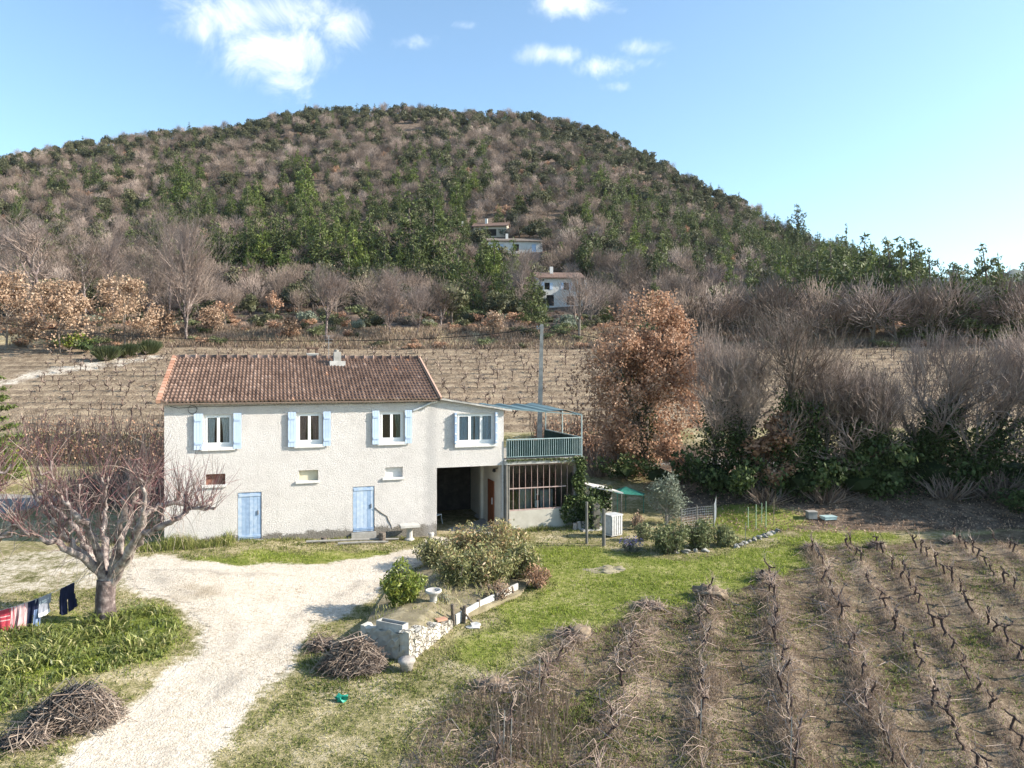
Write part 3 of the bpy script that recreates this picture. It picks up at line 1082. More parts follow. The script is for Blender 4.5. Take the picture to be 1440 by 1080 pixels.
def shutter(x0, x1, z0, z1):
    mb = MB()
    planks(mb, x0, x1, z0, z1, -.10, .035, 3)
    o = mb.build('shutter', M['shutter'], house)
    for zz in (z0 + .22, z1 - .22):
        mb = MB()
        mb.box((x0 + .02, -.085 + .02, zz - .015), (x1 - .02, -.002, zz + .015))
        mb.build('hinge', M['metal'], o)


for (l0, l1), (r0, r1) in (((1.05, 1.37), (2.48, 2.78)), ((4.53, 4.84), (5.9, 6.2)), ((7.88, 8.17), (9.24, 9.54))):
    shutter(l0, l1, 3.6, 5.0)
    shutter(r0, r1, 3.6, 5.0)
# the extension's shutters stand folded square to the wall
for x in (11.42, 13.24):
    mb = MB()
    for i in range(3):
        mb.box((x - .04, -.17 + i * .055 + .003, 3.5), (x + .04, -.17 + (i + 1) * .055 - .003, 4.84), rng.uniform(.0, .3))
    o = mb.build('shutter', M['shutter'], house)
    for zz in (3.6, 3.95, 4.4, 4.72):
        mb = MB()
        mb.box((x - .045, -.19, zz - .03), (x + .045, -.172, zz + .03))
        mb.build('hinge', M['white_plastic'], o)

# ---- small store windows
for (a, b, c, d), mm in zip(VENT, ('small_red', 'cream', 'stone_sill')):
    mb = MB()
    mb.quad((a, .16, c), (b, .16, c), (b, .16, d), (a, .16, d))
    mb.box((a, .10, c), (a + .035, .158, d))
    mb.box((b - .035, .10, c), (b, .158, d))
    v = mb.build('window', M[mm], house)
    mb = MB()
    mb.box((a - .12, -.08, c - .09), (b + .06, .098, c - .002))
    mb.build('sill', M['stone_sill'], v)

# ---- plank doors
for (a, b, c, d) in DOOR:
    mb = MB()
    planks(mb, a + .012, b - .012, c + .02, d - .012, .03, .05, 6, 0, (.06, .94), (.2, .85))
    o = mb.build('door', M['door_blue'], house)
    mb = MB()
    mb.box((b - .15, -.012, .95), (b - .11, .025, 1.12))
    mb.build('handle', M['metal'], o)
for a, b in DOOR[0][:2], DOOR[1][:2]:
    mb = MB()
    mb.box((a - .06, -.12, -.32), (b + .06, .02, -.03))
    mb.build('door_step', M['concrete'], house)

# ---- cracks filled with grey mortar, cable and pipes on the front
mb = MB()
mb.tube([(8.0, -.004, .95), (8.12, -.004, .83), (8.32, -.004, .68), (8.5, -.004, .56), (8.56, -.004, .38), (8.66, -.004, .2), (8.7, -.004, .05)], [.03, .022, .03, .022, .03, .02, .012], 5)
mb.build('crack', M['crack'], house)
mb = MB()
pts = [(.2, -.02, 5.3), (.5, -.02, 5.22), (1.2, -.02, 5.26)] + [(1.0 + .16 * math.cos(t), -.03, 5.16 + .16 * math.sin(t)) for t in np.linspace(0, 8, 16)]
mb.tube(pts, .009, 4)
mb.tube([(1.2, -.02, 5.26), (4, -.02, 5.29), (8, -.02, 5.3), (10.3, -.02, 5.33)], .008, 4)
mb.build('cable', M['cable'], house)
mb = MB()
mb.tube([(10.62, -.1, 5.36), (10.35, -.1, 5.3), (9.75, -.09, 5.03), (9.6, -.06, 4.97)], .045, 8)
mb.build('drainpipe', M['zinc'], house, True)

# ---- extension with the carport under it
E0, E1, ED = XR + .003, 13.62, 5.6
mb = MB()
wall_with_holes(mb, E0, E1, -.8, 5.5, [EWIN, GAR], .22, 0.004, top=ETOP)
mb.quad((E1, .004, 2.5), (E1, ED, 2.5), (E1, ED, ETOP(E1)), (E1, .004, ETOP(E1)))
mb.quad((E1, .004, -.8), (E1, ED, -.8), (E1, ED, 2.5), (E1, .004, 2.5))
mb.quad((E1, ED, -.8), (E0, ED, -.8), (E0, ED, ETOP(E0)), (E1, ED, ETOP(E1)))
mb.build('extension_wall', M['cast'], house)
mb = MB()
mb.quad((11.2, .9, 3.2), (13.5, .9, 3.2), (13.5, .9, 5.0), (11.2, .9, 5.0))
mb.quad((11.2, .23, 3.2), (11.2, .9, 3.2), (11.2, .9, 5.0), (11.2, .23, 5.0))
mb.quad((13.5, .9, 3.2), (13.5, .23, 3.2), (13.5, .23, 5.0), (13.5, .9, 5.0))
mb.quad((11.2, .23, 5.0), (13.5, .23, 5.0), (13.5, .9, 5.0), (11.2, .9, 5.0))
mb.build('room_lining', M['dark'], house)
mb = MB()
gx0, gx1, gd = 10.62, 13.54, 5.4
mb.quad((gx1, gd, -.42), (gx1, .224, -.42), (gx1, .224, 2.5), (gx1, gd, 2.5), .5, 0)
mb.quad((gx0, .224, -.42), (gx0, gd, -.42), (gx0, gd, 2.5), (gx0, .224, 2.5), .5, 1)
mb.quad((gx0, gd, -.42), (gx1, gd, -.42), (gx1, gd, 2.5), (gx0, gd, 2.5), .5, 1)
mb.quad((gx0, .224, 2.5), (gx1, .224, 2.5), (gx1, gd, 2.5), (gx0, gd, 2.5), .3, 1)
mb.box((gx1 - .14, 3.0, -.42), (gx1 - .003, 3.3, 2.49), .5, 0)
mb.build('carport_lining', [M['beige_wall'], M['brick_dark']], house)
mb = MB()
mb.box((gx0 + .004, -.9, -.55), (gx1 - .004, gd, -.415), .75)
mb.build('carport_floor', M['concrete'], house)
mb = MB()
mb.box((gx1 - .05, 1.15, -.41), (gx1 - .004, 2.1, 1.62), .5)
o = mb.build('door', M['red_door'], house)
mb = MB()
mb.box((gx1 - .09, 1.3, .55), (gx1 - .052, 1.34, .85))
mb.build('handle', M['white_plastic'], o)
mb = MB()
mb.bar((gx1, .6, 2.3), (gx1 - .16, .6, 2.26), .03, .03)
mb.lathe([(0, 2.3), (.06, 2.28), (.09, 2.16), (.03, 2.12), (0, 2.12)], (gx1 - .18, .6, 0), 8)
mb.build('wall_lamp', M['cable'], house)
# the extension's low pitched roof
mb = MB()
n = 16
for i in range(n):
    xa, xb = 10.66 + i * (13.95 - 10.66) / n, 10.66 + (i + 1) * (13.95 - 10.66) / n
    za, zb = ETOP(xa) + .015, ETOP(xb) + .015
    w = .012 * (i % 2)
    mb.add([(xa, -.2, za), (xb, -.2, zb), (xb, ED + .2, zb), (xa, ED + .2, za), (xa, -.2, za + .075 + w), (xb, -.2, zb + .06 + w), (xb, ED + .2, zb + .06 + w), (xa, ED + .2, za + .075 + w)],
           [(0, 3, 2, 1), (4, 5, 6, 7), (0, 1, 5, 4), (2, 3, 7, 6), (1, 2, 6, 5), (3, 0, 4, 7)], rng.uniform(.4, .8))
mb.build('roof', M['concrete'], house)

# ---- terrace over the workshop
T0, T1, TD = 13.63, 17.38, 4.7
mb = MB()
mb.box((T0, -.12, 2.52), (T1 + .06, TD, 2.74), .62)
mb.build('terrace_slab', M['concrete'], house)
mb = MB()
mb.box((13.76, .0, -.8), (17.15, .22, .44), .62)
mb.box((16.98, .004, .44), (17.36, .22, 2.515), .3)
mb.box((T1 - .2, .225, -.8), (T1, TD, 2.515), .4)
mb.box((T0, TD - .2, -.8), (T1 - .205, TD - .01, 2.515), .2)
mb.box((17.155, .004, -.8), (17.36, .22, .43), .35)
mb.build('workshop_wall', M['render_grey'], house)
mb = MB()
mb.box((13.76, .03, 2.44), (16.97, .09, 2.50), .4)
mb.box((13.76, .03, .445), (16.97, .09, .50), .6)
for k in range(12):
    x = 13.79 + k * .2865
    mb.box((x - .011, .035, .505), (x + .011, .075, 2.435), rng.uniform(.0, .6))
mb.box((13.76, .028, 1.41), (16.6, .034, 1.46), .6)
gl = mb.build('window', M['rusty'], house)
mb = MB()
mb.quad((13.77, .06, .5), (16.97, .06, .5), (16.97, .06, 2.44), (13.77, .06, 2.44))
mb.build('pane', M['glass'], gl)
mb = MB()
mb.quad((13.66, 2.6, -.5), (17.15, 2.6, -.5), (17.15, 2.6, 2.5), (13.66, 2.6, 2.5), .6)
mb.quad((13.66, .23, .1), (17.15, .23, .1), (17.15, 2.6, .1), (13.66, 2.6, .1), .6)
mb.build('workshop_lining', M['dark'], house)
mb = MB()
mb.tube([(13.70, -.06, -.5), (13.71, -.07, 1.0), (13.70, -.06, 2.5)], [.09, .08, .085], 8, .45)
mb.tube([(13.84, -.03, -.45), (13.84, -.03, 2.5)], .04, 8, .6)
mb.build('post', M['grey_post'], house)

# railing, posts, windbreak, awning
def baluster_rail(p0, p1, n, name='railing'):
    mb = MB()
    p0, p1 = np.array(p0, float), np.array(p1, float)
    up = np.array((0, 0, 1.))
    mb.bar(p0 + up * .86, p1 + up * .86, .05, .04, .7)
    mb.bar(p0 + up * .09, p1 + up * .09, .04, .03, .5)
    for i in range(n + 1):
        q = p0 + (p1 - p0) * i / n
        mb.bar(q + up * .1, q + up * .85, .018, .03, rng.uniform(.35, .9), 0, (0, 1, 0))
    return mb.build(name, M['rail'], house)


baluster_rail((13.75, -.06, 2.76), (17.3, -.06, 2.76), 34)
baluster_rail((17.32, -.03, 2.76), (17.32, 4.6, 2.76), 40)
mb = MB()
mb.box((13.75, .0, 2.80), (17.25, .02, 3.55))
mb.box((17.24, .05, 2.80), (17.26, 4.6, 3.6))
mb.build('windbreak', M['netting'], house)
for x, y, h in ((17.32, -.06, 4.66), (17.32, 2.3, 4.78), (17.32, 4.6, 4.85), (14.6, 4.6, 4.95)):
    mb = MB()
    mb.tube([(x, y, 2.74), (x, y, h)], .03, 8, .9)
    mb.build('awning_post', M['rail'], house)
mb = MB()
mb.bar((13.7, -.06, 4.98), (17.32, -.06, 4.66), .04, .04, .8)
mb.bar((17.32, -.06, 4.66), (17.32, 4.6, 4.85), .04, .04, .8)
nx_, ny_ = 36, 14
uu, vv = np.meshgrid(np.linspace(0, 1, nx_), np.linspace(0, 1, ny_))
Xa = 13.66 + uu * 3.64
Ya = -.05 + vv * 4.6
Za = 5.0 - .31 * uu + .19 * uu * vv + .035 * np.sin(uu * 25) * (.4 + vv) + .12 * np.exp(-((uu - .75) / .13) ** 2) * (1 - .3 * vv)
i = np.arange(ny_ - 1)[:, None] * nx_ + np.arange(nx_ - 1)[None]
fq = np.stack([i, i + 1, i + nx_ + 1, i + nx_], -1).reshape(-1, 4)
Vt = np.stack([Xa, Ya, Za], -1).reshape(-1, 3)
mb.add(Vt, fq, np.clip(.5 + .3 * np.sin(np.arange(len(fq)) % (nx_ - 1) * 1.3), 0, 1))
mb.add(Vt - (0, 0, .02), fq[:, ::-1], .4)
mb.build('awning', M['awning'], house)


def hl(x, y, z=0.0):
    """house frame to world"""
    p = H0 + HU * x + HV * y
    return np.array((p[0], p[1], z))


# loose things at the house
ch = empty('garden_chair', hl(11.05, 2.4, -.412), HA + .7, 'white garden chair standing inside the dark carport', 'chair')
mb = MB()
mb.box((-.22, -.22, .42), (.22, .22, .46))
mb.build('seat', M['white_plastic'], ch)
mb = MB()
mb.box((-.22, .2, .55), (.22, .24, .9))
mb.build('backrest', M['white_plastic'], ch)
for sx in (-1, 1):
    for sy in (-1, 1):
        mb = MB()
        mb.tube([(sx * .2, sy * .2, .42 if sy < 0 else .88), (sx * .24, sy * .25, 0)], .014, 6)
        mb.build('leg', M['white_plastic'], ch)
mb = MB()
mb.box((-.09, -.02, 0), (.09, .03, .3), .5)
mb.box((-.09, -.02, .34), (-.04, .03, .9), .5)
mb.box((-.04, -.02, .84), (.06, .03, .9), .5)
mb.box((.04, -.02, .55), (.09, .03, .84), .5)
mb.box((-.04, -.02, .55), (.04, .03, .6), .5)
o = mb.build('plaster_ornament', M['white_plastic'])
o.location = hl(15.28, .32, .5)
o.rotation_euler = (0, 0, HA)
tag(o, 'white ornament leaning behind the rusty workshop glazing', 'ornament')
mb = MB()
for k in range(9):
    x = rng.uniform(13.9, 16.8)
    h = rng.uniform(.3, 1.0)
    w = rng.uniform(.15, .35)
    mb.box((x - w, .5 + k * .17, .12), (x + w, .62 + k * .17, .5 + h), rng.uniform(0, 1))
o = mb.build('stored_clutter', tinted('mixed_clutter', [(0, (.04, .05, .06)), (.45, (.16, .09, .07)), (.8, (.2, .22, .25)), (1, (.4, .38, .36))], .8, 3, .3))
o.location = hl(0, 0)
o.rotation_euler = (0, 0, HA)
tag(o, 'dim jumble of boxes stored behind the workshop glazing', 'clutter')
# ------------------------------------------------------------------ plant growing
ZV = Vector((0, 0, 1))


def rv(R):
    v = Vector((R.gauss(0, 1), R.gauss(0, 1), R.gauss(0, 1)))
    return v.normalized() if v.length > 1e-6 else Vector((1, 0, 0))


def grow(R, base, d0, L, r0, levels, nch, spread, up, wb, ratio=.62, segs=6, start=.3, tip=.4, rr=.55, flat_=0.0):
    """recursive branching; returns per level lists of (points, radii)"""
    out = [[] for _ in range(levels + 1)]

    def rec(p, d, L, r, lev):
        n = max(2, segs - lev)
        pts, rad, dirs = [p.copy()], [r], [d.copy()]
        for i in range(n):
            d = d + rv(R) * wb[min(lev, len(wb) - 1)] + ZV * up[min(lev, len(up) - 1)]
            d.normalize()
            p = p + d * (L / n)
            pts.append(p.copy())
            rad.append(r * (1 - (1 - tip) * (i + 1) / n))
            dirs.append(d.copy())
        out[lev].append((pts, rad))
        if lev < levels:
            k_ = nch[lev]
            for k in range(k_):
                f = start + (1 - start) * (k + R.random()) / k_
                j = min(n - 1, int(f * n))
                q = pts[j].lerp(pts[j + 1], f * n - j)
                dd = dirs[j + 1]
                pr = rv(R)
                pr = pr - dd * pr.dot(dd)
                if flat_:
                    pr.z *= (1 - flat_)
                pr.normalize()
                a = spread[min(lev, len(spread) - 1)] * R.uniform(.6, 1.3)
                nd = dd * math.cos(a) + pr * math.sin(a)
                rec(q, nd, L * ratio * R.uniform(.65, 1.15) * (1 - .35 * f), max(r * rr * (1 - .4 * f), .004), lev + 1)
    rec(Vector(base), Vector(d0).normalized(), L, r0, 0)
    return out


def wood(mb, levels, sides=(8, 6, 5, 4, 3, 3), lo=0, hi=99, mi=0, tint=(.3, .7), k=1.0):
    for lev, br in enumerate(levels):
        if lo <= lev <= hi:
            for pts, rad in br:
                mb.tube([p[:] for p in pts], [x * k for x in rad], sides[min(lev, len(sides) - 1)], rng.uniform(*tint), mi, False)


def ribbons(mb, paths, w=1.0, tint=(.2, .8), mi=0, minw=.004):
    """thin twigs: two crossed slivers would be invisible at this size, so one three cornered tube"""
    for pts, rad in paths:
        P = [p[:] for p in pts]
        mb.tube(P, np.maximum(np.array(rad) * w, minw), 3, rng.uniform(*tint), mi, False)


def cards(mb, C, size, tint, mi=0, aspect=.55, up=0.0, nrm=None):
    """leaf sized quads at points C, turned every way"""
    C = np.asarray(C, float)
    n = len(C)
    if n == 0:
        return
    a = unit(rng.normal(0, 1, (n, 3)) + np.array((0, 0, up)))
    b = rng.normal(0, 1, (n, 3)) if nrm is None else np.cross(nrm, a) + rng.normal(0, .35, (n, 3))
    b = unit(b - a * (b * a).sum(1, keepdims=True))
    s = np.broadcast_to(np.asarray(size, float), (n,))[:, None] * rng.uniform(.65, 1.35, (n, 1))
    a, b = a * s * .5, b * s * .5 * aspect
    V = np.stack([C - a, C - a * .1 + b, C + a, C - a * .1 - b], 1).reshape(-1, 3)
    f = np.arange(n * 4).reshape(n, 4)
    mb.add(V, f, np.broadcast_to(np.clip(tint, 0, 1), (n,)), mi)


def clump_points(centres, radii, n, rmin=.45):
    """points spread through clumps, denser to their outside"""
    c = np.asarray(centres, float)
    w = np.asarray(radii, float) ** 2
    k = rng.choice(len(c), n, p=w / w.sum())
    d = unit(rng.normal(0, 1, (n, 3)))
    r = (rmin + (1 - rmin) * rng.random(n) ** .6)[:, None]
    return c[k] + d * r * np.asarray(radii, float)[k][:, None] * np.array((1, 1, .8)), d, k


# ------------------------------------------------------------------ woodland prototypes (one mesh each: seen small)
SPLIT = [True]


def fin(mb, name, mats):
    """wood and crown as two meshes (a thing and its part), or one mesh for bushes"""
    if SPLIT[0]:
        return (mb.only(1).tidy().data(name, mats[1]), mb.only(0).tidy().data('crown', mats[0]))
    return mb.data(name, mats)


def proto_oak(seed):
    mb = MB()
    r_ = np.random.default_rng(seed)
    n = 15
    d = unit(r_.normal(0, 1, (n, 3)) * (1, 1, .7) + (0, 0, .25))
    cen = d * np.array((1.75, 1.75, 1.5)) * r_.uniform(.55, 1, (n, 1)) + (0, 0, 2.5)
    rad = r_.uniform(.6, 1.05, n)
    mb.blob((0, 0, 2.3), (1.25, 1.25, 1.15), seed, .3, 2, .3)
    P, dd, k = clump_points(cen, rad, 820, .5)
    tt = r_.normal(0, .16, n)[k] + rng.normal(.5, .17, len(P))
    cards(mb, P, .4, tt, 0, .62, 0)
    mb.tube([(0, 0, -.5), (.1, 0, 1.0), (0, .1, 2)], [.16, .13, .1], 5, .3, 1)
    return fin(mb, 'evergreen_oak', [M['oak'], M['bark']])


def proto_pine(seed, mat='pine', slim=1.0):
    mb = MB()
    r_ = np.random.default_rng(seed)
    Hh = 7.5
    mb.tube([(0, 0, -.6), (.05, .03, Hh * .5), (0, 0, Hh * .96)], [.17, .12, .03], 5, .35, 1)
    cen, rad = [], []
    lv = 8
    for i in range(lv):
        f = i / (lv - 1)
        z = Hh * (.14 + .82 * f)
        rr = slim * (2.5 * (1 - f) ** .62 + .2) * r_.uniform(.75, 1.2)
        m = max(1, int(7 * (1 - f) + 1))
        a0 = r_.random() * 6.28
        for k in range(m):
            a = a0 + k * 6.28 / m + r_.normal(0, .3)
            q = rr * r_.uniform(.3, .85)
            cen.append((math.cos(a) * q, math.sin(a) * q, z + r_.normal(0, .3) - q * .06))
            rad.append(.42 + .5 * (1 - f) * r_.uniform(.7, 1.2))
            if r_.random() < .5:
                mb.tube([(0, 0, z - .15), (math.cos(a) * q, math.sin(a) * q, z)], [.035, .015], 3, .35, 1)
    cen += [(0, 0, Hh * f) for f in (.3, .45, .6, .72, .84, .93)]
    rad += [.75 * slim, .75 * slim, .65 * slim, .55 * slim, .45 * slim, .35 * slim]
    P, dd, k = clump_points(cen, rad, 1750, .3)
    tt = r_.normal(0, .14, len(cen))[k] + rng.normal(.48, .17, len(P))
    cards(mb, P, .44, tt, 0, .34, .6)
    return fin(mb, 'pine_tree', [M[mat], M['bark']])


def proto_bare(seed, mat='twig', nb=5):
    """seen from afar: limbs and a haze of fine twigs"""
    mb = MB()
    R = random.Random(seed)
    r_ = np.random.default_rng(seed)
    lv = grow(R, (0, 0, -.4), (R.gauss(0, .06), R.gauss(0, .06), 1), 2.7, .12, 2, [7, 5], [.8, .7], [.02, .08, .1], [.1, .16, .2], .8, 4, .25, .4, .6)
    wood(mb, lv, (5, 4, 3), 0, 2, 1, (.25, .65))
    n = 620
    nc = 12
    cc = unit(r_.normal(0, 1, (nc, 3)) + (0, 0, .3)) * r_.uniform(.5, 1, (nc, 1)) * (1.7, 1.7, 1.5) + (0, 0, 2.9)
    k = r_.integers(0, nc, n)
    p = cc[k] + r_.normal(0, .5, (n, 3))
    d = unit((p - (0, 0, 1.2)) * (1, 1, .9) + r_.normal(0, .55, (n, 3)))
    L = r_.uniform(.35, .85, n)
    tn = r_.normal(.5, .16, nc)
    for i in range(n):
        mb.tube([p[i] - d[i] * L[i] * .5, p[i] + d[i] * L[i] * .5], [.022, .010], 3, float(np.clip(tn[k[i]] + r_.normal(0, .16), 0, 1)), 0, False)
    return fin(mb, 'bare_tree', [M[mat], M['bark']])


def proto_rusty(seed, mat='rust'):
    mb = MB()
    R = random.Random(seed)
    r_ = np.random.default_rng(seed)
    lv = grow(R, (0, 0, -.4), (0, 0, 1), 2.6, .13, 2, [8, 6], [.85, .7], [.02, .08, .1], [.1, .16, .2], .75, 4, .3, .5, .6)
    wood(mb, lv, (5, 4, 3), 0, 2, 1)
    tips = np.array([p[-1][:] for p, _ in lv[2]] + [p[1][:] for p, _ in lv[2]])
    P, dd, k = clump_points(tips, r_.uniform(.3, .55, len(tips)), 620, .2)
    tt = r_.normal(0, .12, len(tips))[k] + rng.normal(.5, .17, len(P))
    cards(mb, P, .26, tt, 0, .7, 0)
    return fin(mb, 'rusty_oak', [M[mat], M['bark']])


def proto_shrub(seed, mat, n=420, sz=.2):
    mb = MB()
    r_ = np.random.default_rng(seed)
    k_ = 9
    cen = r_.normal(0, 1, (k_, 3)) * (.5, .5, .18) + (0, 0, .62)
    rad = r_.uniform(.3, .55, k_)
    mb.blob((0, 0, .45), (.6, .6, .42), seed, .3, 1, .15)
    P, dd, k = clump_points(cen, rad, n, .5)
    cards(mb, P, sz, r_.normal(0, .12, k_)[k] + rng.normal(.5, .17, n), 0, .6, .4, dd)
    for i in range(7):
        a = r_.random() * 6.28
        mb.tube([(0, 0, -.15), (math.cos(a) * .35, math.sin(a) * .35, .6)], [.02, .01], 3, .4, 1)
    return fin(mb, 'shrub', [M[mat], M['bark']])


PROTO = {
    'oak': [proto_oak(s) for s in (1, 2, 3, 4)],
    'pine': [proto_pine(11), proto_pine(12), proto_pine(13, 'pine', .8), proto_pine(14, 'bright_pine', .8)],
    'bare': [proto_bare(21), proto_bare(22), proto_bare(23, 'twig_pale'), proto_bare(24)],
    'rusty': [proto_rusty(31), proto_rusty(32), proto_rusty(33, 'tan_leaf')],
    'shrub': [proto_shrub(41, 'shrub'), proto_shrub(42, 'rust', 300, .22), proto_shrub(43, 'oak'), proto_shrub(44, 'olive')],
}
SPLIT[0] = False


def plant(name, pair, loc, rot, scale):
    o = bpy.data.objects.new(name, pair[0])
    COL.objects.link(o)
    o.location = loc
    o.rotation_euler = rot
    o.scale = scale
    c = bpy.data.objects.new('foliage' if 'shrub' in name or 'bush' in name else 'crown', pair[1])
    COL.objects.link(c)
    c.parent = o
    return o
# ------------------------------------------------------------------ the wooded hill
def topx(p):
    return 720 + F * p[0] / p[1], 520 - (p[2] - CAMZ) * F / p[1]


def kind_at(px, py, r, q, x=0, y=0):
    """what grows where on the slope, read off the photograph"""
    pine = 0.05
    for cx, cy, a, b, w in ((470, 345, 190, 48, .9), (600, 330, 70, 75, .85), (430, 262, 40, 40, .7), (255, 265, 30, 45, .85), (110, 250, 60, 30, .3), (620, 245, 60, 45, .6), (330, 310, 120, 30, .8),
                            (900, 300, 110, 50, .5), (960, 350, 130, 45, .65), (1080, 340, 110, 40, .8), (1180, 385, 120, 40, .85), (1320, 425, 190, 60, 1.0), (40, 255, 60, 25, .35), (210, 330, 60, 35, .55), (660, 395, 60, 40, .75)):
        pine = max(pine, w * math.exp(-((px - cx) / a) ** 2 - ((py - cy) / b) ** 2))
    oak = .28 + .48 * float(sst(q, .62, .92)) + .25 * float(sst(px, 650, 850)) * float(sst(q, .35, .6))
    nz = float(wob(x, y, 5.5, 301)) * .55 + float(wob(x, y, 2.2, 302)) * .3
    oak += nz
    pine += .3 * float(wob(x, y, 6.0, 303)) * (pine > .25)
    if px > 1000:
        oak *= .7
    if r[0] < pine:
        return 'pine'
    if r[1] < oak:
        return 'oak'
    return 'rusty' if r[2] < .16 else 'bare'


FARH = []           # kept free of trees: far houses and their gardens (px, py, half widths)
CLEAR = [(800, 424, 40, 28), (728, 357, 40, 17), (690, 331, 28, 8), (720, 309, 70, 5), (572, 182, 22, 10), (345, 393, 55, 12)]
trees = []
hr = np.random.default_rng(5)
yy = 104.0
while yy < 400:
    st = 3.25 + .0036 * yy
    span = yy * 1.02
    xsr = np.arange(-span * .82, span * .78, st)
    for x in xsr:
        x = x + hr.uniform(-.45, .45) * st
        y = yy + hr.uniform(-.45, .45) * st
        px = 720 + F * x / y
        yr = np.interp(px, R_PX, R_Y)
        q = (y - 102) / (yr - 102)
        r = hr.random(6)
        if q > 1.06 or px < -95 or px > 1530:
            continue
        z = gz(x, y)
        py = 520 - (z - CAMZ) * F / y
        if any(abs(px - c[0]) < c[2] and abs(py - 4 - c[1]) < c[3] for c in CLEAR):
            continue
        if y < 128 and px < 640 and r[3] < .55:
            continue            # open scrub at the foot of the hill
        if y < 112 and r[3] < .75:
            continue
        k = kind_at(px, py - 8, r, q, x, y)
        small = 1.0
        if y < 125 and r[4] < .6 and px < 1000:
            k = 'shrub'
        if k == 'oak':
            s = hr.uniform(.6, 1.5)
        elif k == 'pine':
            s = hr.uniform(.65, 1.45) * (.75 if q > .6 else 1) * (1.35 if px > 1150 else 1)
        elif k == 'bare':
            s = hr.uniform(.85, 1.5)
        elif k == 'rusty':
            s = hr.uniform(.75, 1.2)
        else:
            s = hr.uniform(.9, 1.9)
        if q > .25:
            s *= .86
        trees.append((y / s, k, x, y, z, s, px, py, q, hr.integers(0, 4), hr.uniform(0, 6.28)))
    yy += st * .86
trees.sort(key=lambda t: t[0])
LOOK = {'oak': ('evergreen_oak', 'dark evergreen oak', 'tree'), 'pine': ('pine_tree', 'green pine', 'tree'), 'bare': ('bare_tree', 'leafless grey brown tree', 'tree'),
        'rusty': ('rusty_oak', 'rusty leaved oak', 'tree'), 'shrub': ('hill_shrub', 'low rounded bush', 'shrub')}


def where(px, q):
    band = 'at the hill foot' if q < .12 else 'low on the hill' if q < .3 else 'halfway up the hill' if q < .6 else 'high on the hill' if q < .86 else 'on the skyline'
    side = 'above the left fields' if px < 200 else 'above the tiled roof' if px < 480 else 'above the roof end' if px < 640 else 'above the far houses' if px < 850 else 'above the rusty oak' if px < 1000 else 'above the ivied trees' if px < 1220 else 'by the right edge'
    return band, side


count, rest, ordn = {}, {}, {}
single = []
for t in trees:
    k = t[1]
    if count.get(k, 0) < 300 and -20 < t[6] < 1460:
        count[k] = count.get(k, 0) + 1
        single.append(t)
    else:
        rest.setdefault(k, []).append(t)
single.sort(key=lambda t: t[6])
ORD = ['first', 'second', 'third', 'fourth', 'fifth', 'sixth', 'seventh', 'eighth', 'ninth', 'tenth', 'eleventh', 'twelfth', 'thirteenth', 'fourteenth', 'fifteenth', 'sixteenth', 'seventeenth', 'eighteenth', 'nineteenth', 'twentieth']
ORD += ['twenty-' + w for w in ORD[:9]] + ['thirtieth'] + ['thirty-' + w for w in ORD[:9]] + ['fortieth'] + ['forty-' + w for w in ORD[:9]]
for t in single:
    _, k, x, y, z, s, px, py, q, vi, rot = t
    nm, look, cat = LOOK[k]
    o = plant(nm, PROTO[k][vi % len(PROTO[k])], (x, y, z), (hr.normal(0, .04), hr.normal(0, .04), rot), (s * hr.uniform(.9, 1.1), s, s * hr.uniform(.88, 1.15)))
    band, side = where(px, q)
    key = (k, band, side)
    ordn[key] = ordn.get(key, 0) + 1
    tag(o, f"{look} {band} {side}, {ORD[min(ordn[key] - 1, len(ORD) - 1)]} from the left", cat, f"{look}s {band}")


def mesh_arrays(me):
    V = np.empty(len(me.vertices) * 3, np.float32)
    me.vertices.foreach_get('co', V)
    V = V.reshape(-1, 3)
    L = np.empty(len(me.loops), np.int32)
    me.loops.foreach_get('vertex_index', L)
    c = np.empty(len(me.polygons), np.int32)
    me.polygons.foreach_get('loop_total', c)
    mi = np.empty(len(me.polygons), np.int32)
    me.polygons.foreach_get('material_index', mi)
    t = np.empty(len(me.polygons), np.float32)
    me.attributes['tint'].data.foreach_get('value', t)
    st = np.concatenate([[0], np.cumsum(c)[:-1]])
    out = []
    for n in (3, 4):
        k = c == n
        if k.any():
            out.append((L[st[k][:, None] + np.arange(n)], t[k], mi[k]))
    return V, out


def scatter(name, items, protos):
    """far trees past the individual ones: one object"""
    protos = [p if isinstance(p, tuple) else (p,) for p in protos]
    mats, cache = [], []
    for p in protos:
        row = []
        for m in p:
            row.append(mesh_arrays(m) + (len(mats),))
            mats += list(m.materials)
        cache.append(row)
    mb = MB()
    for x, y, z, s, vi, rot in items:
        c, sn = math.cos(rot), math.sin(rot)
        sh = rng.normal(0, .06)
        for V, fs, off in cache[vi % len(protos)]:
            W = V @ np.array([[c, sn, 0], [-sn, c, 0], [0, 0, 1.]]) * np.asarray(s) + (x, y, z)
            base = mb.n
            mb.v.append(W)
            mb.n += len(W)
            for f, t, mi in fs:
                mb.f.append(f.astype(np.int64) + base)
                mb.t.append(np.clip(t + sh, 0, 1))
                mb.m.append(mi + off)
    o = mb.build(name, mats)
    o['kind'] = 'stuff'
    return o


